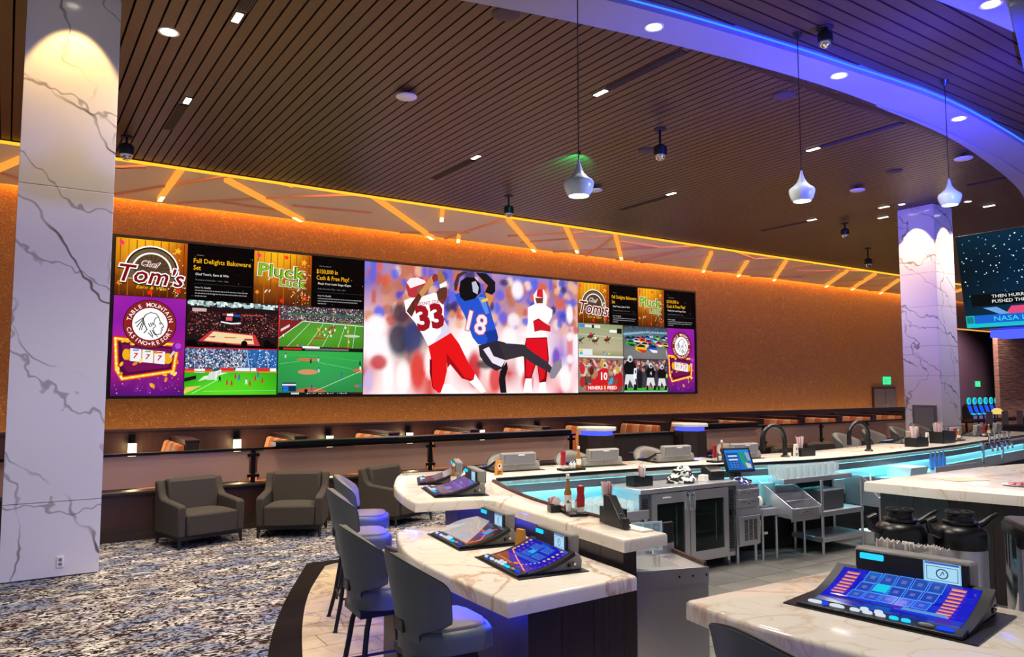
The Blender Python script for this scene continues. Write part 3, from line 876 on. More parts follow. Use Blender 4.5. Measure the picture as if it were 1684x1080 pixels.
def fall_bg(p, u0, v0, u1, v1, seed):
    p.grad(u0, v0, u1, v1, [['3a1806', '4a1e08', '3c1a08', '5a2a0a'], ['7a3a0c', '9a4c10', '8a400c', '6a300a'], ['c87812', 'e09818', 'c06a10', '9a440c'], ['e08a14', 'f6b41c', 'f0a818', 'b05010']])
    rr = random.Random(seed); w = u1 - u0
    for i in range(9):
        x = u0 + w * (i + .5) / 9
        p.rect(x, v0 + .02, x + w * .012, v1 - .02, ['8a4410', 'b06814', '6a300c'][i % 3], up=(i == 0))
    leaf(p, u0 + w * .08, v1 - .13, w * .05, 'f0306a', .3); leaf(p, u0 + w * .06, v0 + .32, w * .045, 'e88a18', .9)
    leaf(p, u1 - w * .12, v0 + .22, w * .06, 'e8300c', .5); leaf(p, u0 + w * .48, v0 + .12, w * .05, 'f02010', .2); leaf(p, u1 - w * .14, v1 - .22, w * .06, 'f0b020', .1)
    p.scatter(26, u0 + w * .62, v0 + .04, u1 - .02, v0 + .42, w * .016, ['ffe8a0', 'ffd060', 'fff4d0'], seed)
    p.scatter(14, u1 - w * .22, v1 - .75, u1 - .02, v1 - .05, w * .014, ['ffe8a0', 'ffd060'], seed + 1)

def tom(p, u0, v0, u1, v1):
    fall_bg(p, u0, v0, u1, v1, 3)
    w = u1 - u0; h = v1 - v0; c = (u0 + u1) / 2; y = v0 + h * .46; k = w / 2 / (h / 2) if False else 1
    r = w * .365
    # feather fan (plain)
    def half(rad, col):
        p.poly([(c + rad * math.cos(R(a)) * 1.0, y + rad * math.sin(R(a)) * 1.0) for a in range(-24, 205, 8)], col)
    half(r * 1.06, 'f8f4ee'); half(r, '17100c'); half(r * .94, '6a5238')
    p.line([(c + r * .74 * math.cos(R(a)), y + r * .74 * math.sin(R(a))) for a in range(0, 181, 10)], r * .07, 'f4efe8')
    half(r * .68, '55402c')
    for a in range(10, 180, 17):
        p.line([(c + r * .2 * math.cos(R(a)), y + r * .2 * math.sin(R(a))), (c + r * .66 * math.cos(R(a)), y + r * .66 * math.sin(R(a)))], r * .03, '3a2a1c')
    # lettering with a white edge
    for off, col, dz in ((.075, '1a0c08', -.02), (.06, 'f8f4f0', 0), (0.012, '7c0c14', 0)):
        p.text("Tom's", c, v0 + h * .235 + dz, h * .30, col, 'c', .22, off, R(-3), width=w * (.90 + off * .9))
    for off, col in ((.06, 'f8f4f0'), (.012, '7c1016')):
        p.text('Chef', c - w * .02, v0 + h * .53, h * .10, col, 'c', .3, off, R(-6), width=w * (.24 + off * .5))
    p.text('Earn & Win', c, v0 + h * .135, h * .062, 'e8c020', 'c', .3, 0, R(-2), width=w * .42)

def pluck(p, u0, v0, u1, v1):
    fall_bg(p, u0, v0, u1, v1, 9)
    w = u1 - u0; h = v1 - v0; c = (u0 + u1) / 2
    leaf(p, c + w * .05, v1 - .12, w * .05, 'f03010', .2)
    for off, col in ((.07, 'f4f0d8'), (.035, '2c4a12'), (.005, '86b81e')):
        p.text('Pluck', c - w * .02, v0 + h * .53, h * .235, col, 'c', 0, off, R(-2), width=w * (.80 + off * .8))
        p.text('Luck', c + w * .17, v0 + h * .36, h * .16, col, 'c', 0, off, R(-2), width=w * (.46 + off * .5))
    p.text('Your', c - w * .14, v0 + h * .43, h * .08, 'e0701a', 'c', .3, .01, R(-6), width=w * .25)
    p.text('STAGE GAME', c + w * .2, v0 + h * .30, h * .03, 'c89a50', 'c')
    rr = random.Random(4)
    for i in range(9):
        p.ell(u0 + w * rr.uniform(.06, .94), v0 + h * rr.uniform(.2, .72), w * .03, w * .011, 'dcd8d0', 8, rr.uniform(0, 3), up=(i == 0))

def notice(p, u0, v0, u1, v1, head, lines, sub, seed):
    p.rect(u0, v0, u1, v1, '010102')
    w = u1 - u0; h = v1 - v0
    p.scatter(22, u0 + .03, v0 + .05, u1 - .03, v1 - .05, .02, ['50505a', '303038', '8a8a90'], seed)
    x = u0 + w * .09; y = v1 - h * .33
    p.text(head, x + w * .05, y + h * .135, h * .022, '9a9a9a')
    for i, l in enumerate(lines):
        p.text(l, x, y - i * h * .125, h * .085, 'e6a814', offset=.012, width=w * (.86 if len(l) > 20 else .86 * len(l) / 24))
    y -= len(lines) * h * .125 - h * .03
    p.text(sub[0], x + w * .03, y, h * .042, 'd8d8d8', offset=.01)
    p.text(sub[1], x + w * .03, y - h * .095, h * .026, '808084')
    p.rect(x, y - h * .155, u1 - w * .03, y - h * .150, '3a3a40')
    p.text('How To Qualify', x + w * .03, y - h * .235, h * .03, 'c0c0c4', offset=.01)
    for i, q in enumerate((.78, .74, .14)):
        rr = random.Random(seed + i); xx = x + w * .03; p.L += 1
        while xx < x + w * (.03 + q):
            d = w * rr.uniform(.015, .05); p.rect(xx, y - h * (.285 + i * .05), xx + d, y - h * (.268 + i * .05), '8c8c90', up=False); xx += d + w * .008

def crest(p, u, v, r, k=1.0):
    p.ell(u, v, r * k, r, '120808', 40); p.ell(u, v, r * .975 * k, r * .975, '86221e', 40); p.ell(u, v, r * .66 * k, r * .66, 'f4f2f2', 36)
    p.arc_text('TABLE MOUNTAIN', u, v, r * .80, r * .165, 'f4eeee', 90, 11.8, k=k)
    p.arc_text('CASINO', u, v, r * .80, r * .165, 'f4eeee', 228, 12.4, True, k=k)
    p.arc_text('RESORT', u, v, r * .80, r * .165, 'f4eeee', 312, 12.4, True, k=k)
    p.ell(u, v - r * .81, r * .04, r * .04, 'f4eeee', 10)
    # profile head in line drawing
    q = r * .60
    S = lambda pts: [(u + a * q * k, v + b * q) for a, b in pts]
    p.line(S([(-.30, .62), (.02, .80), (.36, .72), (.52, .52), (.62, .22), (.80, .0), (.86, -.16), (.72, -.24), (.78, -.36), (.70, -.44), (.72, -.60), (.50, -.72), (.24, -.60)]), q * .05, '161214')
    p.line(S([(.52, .52), (.30, .40), (.22, .05), (.36, -.12), (.20, -.30), (.30, -.62), (.50, -.86)]), q * .045, '161214')
    p.line(S([(-.30, .62), (-.44, .34), (-.34, -.05), (-.18, -.38), (-.36, -.62)]), q * .06, '161214')
    for a, b, c2, d2 in ((-.46, .40, -.92, .02), (-.46, .30, -.82, -.22), (-.44, .22, -.66, -.42), (-.40, .12, -.52, -.40), (-.10, .02, .02, -.20), (.02, .06, .12, -.14), (.12, .10, .20, -.06), (.0, -.44, .20, -.80), (.12, -.40, .34, -.72), (.56, .10, .74, .06), (-.1, -.6, .2, -.9)):
        p.line(S([(a, b), (c2, d2)]), q * .055, '161214')
    p.ell(u + .62 * q * k, v - .02 * q, q * .05, q * .03, '161214', 8)

def casino_ad(p, u0, v0, u1, v1):
    w = u1 - u0; h = v1 - v0; c = (u0 + u1) / 2
    p.grad(u0, v0, u1, v1, [['4a1068', '5a1478', '4c1070'], ['a01888', '8a1c80', '8a1478'], ['b0209a', '901a8c', 'a0188c'], ['8a1c9c', '7c1898', '84189a'], ['9a20a4', '8a1a9c', '981ea0']])
    rr = random.Random(5)
    for i in range(7):
        a = R(200 + i * 23); p.poly([(c, v0 + h * .3), (c + w * .48 * math.cos(a), v0 + h * .3 + h * .28 * math.sin(a)), (c + w * .48 * math.cos(a + .12), v0 + h * .3 + h * .28 * math.sin(a + .12))], '7c1c88', up=(i == 0))
    fr = [(u0 + w * .04, v0 + h * .57), (u1 - w * .10, v0 + h * .52), (u1 - w * .15, v0 + h * .25), (u0 + w * .15, v0 + h * .17), (u0 + w * .07, v0 + h * .26)]
    p.poly(fr, '4c0a3c'); p.poly([(c + (a - c) * .8, v0 + h * .38 + (b - v0 - h * .38) * .7) for a, b in fr], '701050')
    for ww, col in ((.075, 'c83018'), (.045, 'f09a14'), (.02, 'ffe060')): p.line(fr, w * ww, col, True)
    p.L += 1
    for i in range(len(fr)):
        a, b = fr[i], fr[(i + 1) % len(fr)]
        for t in (0, .2, .4, .6, .8): p.ell(a[0] + (b[0] - a[0]) * t, a[1] + (b[1] - a[1]) * t, w * .014, w * .014, 'fff8d0', 8, up=False)
    # reels
    def tilt(x, y): return (c + x * w, v0 + h * (.395 + y) - x * h * .06)
    p.poly([tilt(-.33, -.055), tilt(.26, -.055), tilt(.26, .055), tilt(-.33, .055)], 'c8860e')
    p.ell(*tilt(-.31, 0), w * .05, h * .055, 'e8a818', 14); p.ell(*tilt(.27, 0), w * .06, h * .055, 'e8a818', 14)
    for i in range(3):
        x = -.18 + i * .165
        p.poly([tilt(x - .075, -.062), tilt(x + .075, -.062), tilt(x + .075, .066), tilt(x - .075, .066)], 'e8e6ea')
        p.text('7', *tilt(x, -.028), h * .052, 'c81822', 'c', .15, .03, R(-4))
        p.rect(tilt(x, 0)[0] - w * .04, tilt(x, .045)[1], tilt(x, 0)[0] + w * .04, tilt(x, .058)[1], ['3a8ad0', '58a828', 'd02828'][i])
    p.line([tilt(.30, .02), tilt(.37, .10)], w * .035, 'c8c8d4'); p.ell(*tilt(.39, .125), w * .075, w * .075, '7a1c9c', 18); p.ell(*tilt(.405, .14), w * .045, w * .045, 'b04ac8', 14)
    for i in range(20):
        p.ell(u0 + w * rr.uniform(.03, .93), v0 + h * rr.uniform(.1, .56), w * .04, w * .022, rr.choice(['f0b020', 'ffd860', 'd88a10']), 9, rr.uniform(0, 3), up=(i == 0))
    p.scatter(26, u0 + .03, v0 + .05, u1 - .04, v0 + h * .2, w * .012, ['ffffff', 'f0c040', 'e04040', 'f0a0d0'], 8)
    crest(p, c, v0 + h * .725, w * .37, 1.0)

P = wallpic(); tom(P, VX0 + .02, ZT, XA, VZ1 - .01); P.obj('advert_tile', vw, label='advert tile with Chef Tom\'s lettering')
P = wallpic(); notice(P, XA, ZT, XP0, VZ1 - .01, 'Receive a', ['Fall Delights Bakeware', 'Set'], ["Chef Tom's, Earn & Win", 'Thursdays in November  |  9am - 10pm'], 11); P.obj('notice_tile', vw)
P = wallpic(); pluck(P, XP0, ZT, XP1, VZ1 - .01); P.obj('advert_tile', vw, label='advert tile with Pluck Your Luck lettering')
P = wallpic(); notice(P, XP1, ZT, XC, VZ1 - .01, 'Win Your Share of', ['$150,000 in', 'Cash & Free Play!'], ['Pluck Your Luck Stage Game', 'Friday, November 22nd  |  7pm - 10pm'], 21); P.obj('notice_tile', vw)
P = wallpic(); casino_ad(P, VX0 + .02, VZ0 + .01, XA, ZT); P.obj('advert_tile', vw, label='purple advert tile with the round casino crest')
P = wallpic(); tom(P, XD, ZT, 18.43, VZ1 - .01); P.obj('advert_tile', vw)
P = wallpic(); notice(P, 18.43, ZT, XQ0, VZ1 - .01, 'Receive a', ['Fall Delights Bakeware', 'Set'], ["Chef Tom's, Earn & Win", 'Thursdays in November  |  9am - 10pm'], 31); P.obj('notice_tile', vw)
P = wallpic(); pluck(P, XQ0, ZT, XQ1, VZ1 - .01); P.obj('advert_tile', vw)
P = wallpic(); notice(P, XQ1, ZT, VX1 - .02, VZ1 - .01, 'Win Your Share of', ['$150,000 in', 'Cash & Free Play!'], ['Pluck Your Luck Stage Game', 'Friday, November 22nd  |  7pm - 10pm'], 41); P.obj('notice_tile', vw)
P = wallpic(); casino_ad(P, XF + .03, VZ0 + .01, VX1 - .03, ZT); P.obj('advert_tile', vw)

# basketball hall
u0, u1, v0, v1 = XA + .04, XB - .02, ZM + .02, ZT; w = u1 - u0; h = v1 - v0
P = wallpic(); P.rect(u0, v0, u1, v1, '1c1214')
P.rect(u0, v1 - h * .13, u1, v1, '243038'); P.scatter(150, u0, v1 - h * .13, u1, v1, w * .035, ['e8f4f0', 'c8e0e0', '0a1012', '8aa8a8'], 2)
P.scatter(900, u0, v0 + h * .24, u1, v1 - h * .22, w * .011, ['8a2a30', '5a1a20', 'a03a3a', '2a1214', 'b88a80', '3a3030'], 3)
P.poly([(u0 + w * .12, v0 + h * .13), (u0 + w * .26, v0 + h * .36), (u0 + w * .74, v0 + h * .30), (u0 + w * .80, v0 + h * .06), (u0 + w * .6, v0 + h * .06)], 'c83038')
P.poly([(u0 + w * .18, v0 + h * .14), (u0 + w * .28, v0 + h * .34), (u0 + w * .71, v0 + h * .28), (u0 + w * .73, v0 + h * .09), (u0 + w * .5, v0 + h * .10)], 'e8d0a0')
P.poly([(u0 + w * .21, v0 + h * .22), (u0 + w * .31, v0 + h * .25), (u0 + w * .29, v0 + h * .21)], 'b82830'); P.rect(u0 + w * .62, v0 + h * .17, u0 + w * .71, v0 + h * .21, 'b82830')
P.rect(u0 + w * .40, v0 + h * .21, u0 + w * .53, v0 + h * .235, 'c88038')
P.poly([(u0 + w * .34, v1 - h * .25), (u0 + w * .58, v1 - h * .27), (u0 + w * .56, v1 - h * .43), (u0 + w * .37, v1 - h * .44)], '0c0c14')
P.rect(u0 + w * .37, v1 - h * .30, u0 + w * .41, v1 - h * .26, 'c02a38'); P.rect(u0 + w * .42, v1 - h * .31, u0 + w * .49, v1 - h * .26, 'f0f0f0'); P.rect(u0 + w * .50, v1 - h * .32, u0 + w * .57, v1 - h * .27, '2848a0')
P.rect(u0 + w * .41, v1 - h * .41, u0 + w * .48, v1 - h * .33, 'e05868'); P.line([(u0 + w * .36, v1 - h * .445), (u0 + w * .47, v1 - h * .475), (u0 + w * .57, v1 - h * .455)], h * .03, 'e8e8f0')
P.rect(u0 + w * .58, v1 - h * .285, u0 + w * .82, v1 - h * .262, 'c03a30'); P.rect(u0 + w * .05, v1 - h * .24, u0 + w * .2, v1 - h * .17, 'c8a8a8')
for a, b, r in ((.05, .06, .1), (.62, .07, .06), (.88, .08, .07), (.4, .03, .05), (.3, .02, .05), (.22, .03, .04), (.98, .04, .06), (.5, .0, .05)):
    P.ell(u0 + w * min(a, .94), v0 + h * b + h * .02, w * r * .6, min(h * r * 1.3, h * (b + .02) + .001), '040304', 14)
P.rect(u0, v0, u1, v0 + h * .05, '040304'); P.rect(u0, v0 - .03, u1, v0, 'c81c34'); P.obj('picture_tile', vw, label='basketball hall picture')
# soccer
u0, u1, v0, v1 = XA + .02, XB - .02, VZ0 + .02, ZM - .01; h = v1 - v0
P = wallpic(); P.grad(u0, v0, u1, v0 + h * .57, [['4cc41c', '58d41e', '54d01c', '44b818'], ['2c9c1c', '50cc24', '4cc820', '38a81c'], ['38a020', '44b828', '3cb024', '30981c']])
P.rect(u0, v0 + h * .55, u1, v1, '304868')
P.scatter(1300, u0, v0 + h * .55, u1, v1, w * .014, ['5a90c8', 'dce8f4', '243858', 'c04a48', '8ab4dc', '1c2438', 'f0f0f0', '7a8aa0'], 4)
P.poly([(u0 + w * .66, v0 + h * .60), (u0 + w * .66, v1 - .01), (u1, v1 - .01), (u1, v0 + h * .60)], '2a62a8'); P.scatter(260, u0 + w * .68, v0 + h * .6, u1, v1, w * .012, ['1c4a88', 'dce8f4', '3a7ac0', '243858'], 5)
for x in (.5, .66, .88): P.line([(u0 + w * x, v1 - .02), (u0 + w * (x + .03), v0 + h * .6)], w * .008, 'b8c4d0')
for i, (a, b, c) in enumerate(((0, .1, 'd83038'), (.1, .21, 'f0f0f0'), (.21, .28, 'd82a34'), (.38, .52, 'd82a34'), (.54, .70, 'dce8f4'), (.78, .92, 'd82a34'), (.93, 1, 'f0f0f0'), (.29, .37, '30506a'), (.71, .77, 'e8e8f0'))):
    P.rect(u0 + w * a, v0 + h * (.52 if a > .3 else .48), u0 + w * b, v0 + h * (.59 if a > .3 else .56), c, up=(i == 0))
P.rect(u0, v0 + h * .49, u1, v0 + h * .515, 'c88a28')
P.poly([(u0, v0 + h * .02), (u0 + w * .18, v0 + h * .2), (u0 + w * .02, v0 + h * .17), (u0, v0 + h * .1)], 'e0c060')
P.poly([(u0, v0 + h * .28), (u0 + w * .12, v0 + h * .34), (u0 + w * .12, v0 + h * .42), (u0, v0 + h * .36)], '14161a'); P.poly([(u0 + w * .14, v0 + h * .29), (u0 + w * .46, v0 + h * .48), (u0 + w * .40, v0 + h * .48), (u0 + w * .2, v0 + h * .40)], 'd8e8d0')
P.poly([(u0 + w * .23, v0 + h * .32), (u0 + w * .33, v0 + h * .33), (u0 + w * .38, v0 + h * .52), (u0 + w * .26, v0 + h * .49)], 'c8d8c8')
P.line([(u0 + w * .33, v0 + h * .32), (u0 + w * .33, v0 + h * .5), (u0 + w * .38, v0 + h * .54), (u0 + w * .38, v0 + h * .46)], w * .008, 'ffffff')
P.line([(u0 + w * .08, v0 + h * .03), (u0 + w * .36, v0 + h * .34)], w * .004, 'e8f8e0'); P.line([(u0 + w * .2, v0 + h * .08), (u1 - .02, v0 + h * .09)], w * .004, 'a8e8a0')
rr = random.Random(6)
for x, y, c in ((.37, .36, '14181c'), (.45, .27, 'c02a30'), (.50, .25, 'c02a30'), (.54, .40, 'c02a30'), (.58, .38, '3868c0'), (.66, .30, 'e8ecf4'), (.70, .25, 'c02a30'), (.76, .36, 'c02a30'), (.79, .44, '3868c0'), (.84, .31, 'c02a30')):
    P.ell(u0 + w * x, v0 + h * y, w * .011, h * .045, c, 8); P.ell(u0 + w * x, v0 + h * (y + .05), w * .007, h * .016, '6a3a28', 6); P.line([(u0 + w * (x - .012), v0 + h * (y - .07)), (u0 + w * x, v0 + h * y), (u0 + w * (x + .014), v0 + h * (y - .065))], w * .007, c)
P.obj('picture_tile', vw, label='soccer match picture')
# football field
u0, u1, v0, v1 = XB + .01, XC - .02, ZM + .01, ZT - .0; w = u1 - u0; h = v1 - v0
P = wallpic(); P.grad(u0, v0, u1, v0 + h * .68, [['3a7c1c', '448a20', '3a781c'], ['4a9428', '54a02c', '468c24'], ['4a8c30', '508f34', '488830']])
P.rect(u0, v0 + h * .66, u1, v1, '3a3438'); P.scatter(900, u0, v0 + h * .66, u1, v1, w * .012, ['c8b0a8', '5a4a70', 'a08078', '2a2838', 'e0d8d8', '8a5a50', '404878'], 7)
P.rect(u0 + w * .1, v0 + h * .80, u1, v0 + h * .84, '2c6a44')
P.poly([(u0, v0 + h * .26), (u0 + w * .27, v0 + h * .66), (u0 + .02, v0 + h * .68)], '7a2020'); P.line([(u0, v0 + h * .25), (u0 + w * .27, v0 + h * .66), (u1, v0 + h * .60)], w * .008, 'e8e8e0')
for x in (.1, .32, .5, .69, .87): P.line([(u0 + w * x, v0 + h * .08), (u0 + w * (x * .72 + .28), v0 + h * .62)], w * .005, 'd8e8d0')
P.poly([(u0 + w * .02, v0 + h * .40), (u0 + w * .12, v0 + h * .52), (u0 + w * .12, v0 + h * .58), (u0 + w * .02, v0 + h * .46)], 'd8c4c4'); P.ell(u0 + w * .86, v0 + h * .36, w * .1, h * .03, 'c0c8c0', 18)
P.poly([(u0 + w * .38, v0 + h * .26), (u0 + w * .58, v0 + h * .27), (u0 + w * .5, v0 + h * .3), (u0 + w * .42, v0 + h * .31)], 'b83a30')
for i in range(22):
    x = rr.uniform(.42, .66); y = rr.uniform(.34, .58); P.ell(u0 + w * x, v0 + h * y, w * .01, h * .03, rr.choice(['a02830', 'e8e8e8', 'd8b030', 'a02830']), 7, up=(i % 6 == 0))
for x, y in ((.05, .32), (.78, .55), (.81, .46), (.82, .22)): P.ell(u0 + w * x, v0 + h * y, w * .009, h * .035, 'ece8e8', 7)
P.rect(u0 + w * .81, v0 + h * .1, u0 + w * .818, v0 + h * .66, 'd8a020'); P.rect(u0 + w * .37, v0 + h * .09, u0 + w * .395, v0 + h * .15, 'e03020'); P.rect(u0 + w * .79, v0 + h * .06, u0 + w * .815, v0 + h * .1, 'e03020')
P.rect(u0, v0, u1, v0 + h * .07, '101014'); P.rect(u0 + w * .27, v0 + h * .045, u0 + w * .47, v0 + h * .09, 'f0f0f0'); P.rect(u0 + w * .49, v0 + h * .045, u0 + w * .62, v0 + h * .085, '2a2a30'); P.rect(u0 + w * .64, v0 + h * .045, u0 + w * .8, v0 + h * .085, '5a1a1a')
P.rect(u0 + w * .05, v0 + .005, u0 + w * .26, v0 + h * .045, 'd02028'); P.rect(u0 + w * .3, v0 + .005, u0 + w * .82, v0 + h * .045, '6a6a70'); P.rect(u0 + w * .84, v0 + .005, u0 + w * .97, v0 + h * .045, '18141a')
for i, c in enumerate(('e8a020', 'd83030', '7a40a0', '2868c0', '40a040')): P.ell(u0 + w * (.215 + i * .012), v0 + h * .105, w * .012, h * .025, c, 8, R(60 - i * 30))
P.rect(u0 - .02, v0, u0, v1, 'e02038'); P.obj('picture_tile', vw, label='American football field picture')
# baseball
u0, u1, v0, v1 = XB + .01, XC - .02, VZ0 + .02, ZM - .01; h = v1 - v0
P = wallpic(); P.grad(u0, v0, u1, v1, [['2a7c40', '2c8444', '2c8040'], ['2a8a48', '329650', '2c8c48'], ['2c9444', '30a04c', '2c9648'], ['38a444', '34a848', '30a044']])
P.ell(u0 + w * .33, v0 + h * .80, w * .12, h * .035, 'c8704a', 20); P.ell(u0 + w * .34, v0 + h * .515, w * .115, h * .062, 'd08a60', 22); P.poly([(u0 + w * .86, v0 + h * .57), (u0 + w * .93, v0 + h * .61), (u1 - .01, v0 + h * .60), (u1 - .01, v0 + h * .49), (u0 + w * .93, v0 + h * .52)], 'c06a44')
P.poly([(u0 + w * .2, v0 + h * .05), (u0 + w * .24, v0 + h * .12), (u0 + w * .38, v0 + h * .165), (u0 + w * .5, v0 + h * .13), (u0 + w * .57, v0 + h * .05)], 'b8603c')
P.line([(u0 + w * .42, v0 + h * .07), (u1 - .03, v0 + h * .555)], w * .007, 'a8d8b0'); P.line([(u0 + .02, v0 + h * .69), (u0 + w * .24, v0 + h * .76)], w * .004, '80c890'); P.line([(u0 + w * .46, v0 + h * .74), (u0 + w * .86, v0 + h * .60)], w * .004, '80c890')
P.line([(u0 + w * .02, v0 + h * .9), (u0 + w * .4, v0 + h * .895), (u1 - .03, v0 + h * .78)], w * .004, '58b868')
for x, y, c in ((.08, .87, 'b8c8d0'), (.46, .80, 'b8c8d8'), (.37, .76, '202428'), (.465, .55, 'b8c8d8'), (.74, .44, '4068b8'), (.97, .62, 'e8ecf0'), (.965, .73, '1c1c20'), (.385, .14, '3858a8')):
    P.ell(u0 + w * x, v0 + h * y, w * .011, h * .05, c, 8); P.ell(u0 + w * x, v0 + h * (y + .055), w * .008, h * .018, '283858', 6)
P.ell(u0 + w * .32, v0 + h * .08, w * .02, h * .05, '101014', 9)
P.rect(u0 + w * .05, v0 + h * .07, u0 + w * .205, v0 + h * .27, '102858'); P.rect(u0 + w * .05, v0 + h * .20, u0 + w * .205, v0 + h * .24, 'd8d8dc'); P.rect(u0 + w * .055, v0 + h * .135, u0 + w * .12, v0 + h * .185, '1c6ae0'); P.rect(u0 + w * .055, v0 + h * .075, u0 + w * .12, v0 + h * .125, '1c6ae0'); P.rect(u0 + w * .06, v0 + h * .245, u0 + w * .2, v0 + h * .265, '15110c')
P.poly([(u0 + w * .9, v0 + h * .2), (u0 + w * .97, v0 + h * .25), (u1 - .02, v0 + h * .24), (u1 - .02, v0 + h * .17), (u0 + w * .95, v0 + h * .165)], '3a7a9a'); P.ell(u0 + w * .93, v0 + h * .19, w * .03, h * .03, 'c05858', 10)
P.rect(u0, v0, u1, v0 + h * .045, '14161c'); P.rect(u0 + w * .15, v0 + .004, u0 + w * .24, v0 + h * .04, 'd0d0d8'); P.scatter(40, u0 + w * .3, v0 + .006, u0 + w * .82, v0 + h * .035, w * .012, ['b0b0b8', '606068'], 8); P.rect(u0 + w * .84, v0 + .004, u1 - .02, v0 + h * .04, '4a1418')
P.obj('picture_tile', vw, label='baseball diamond picture')

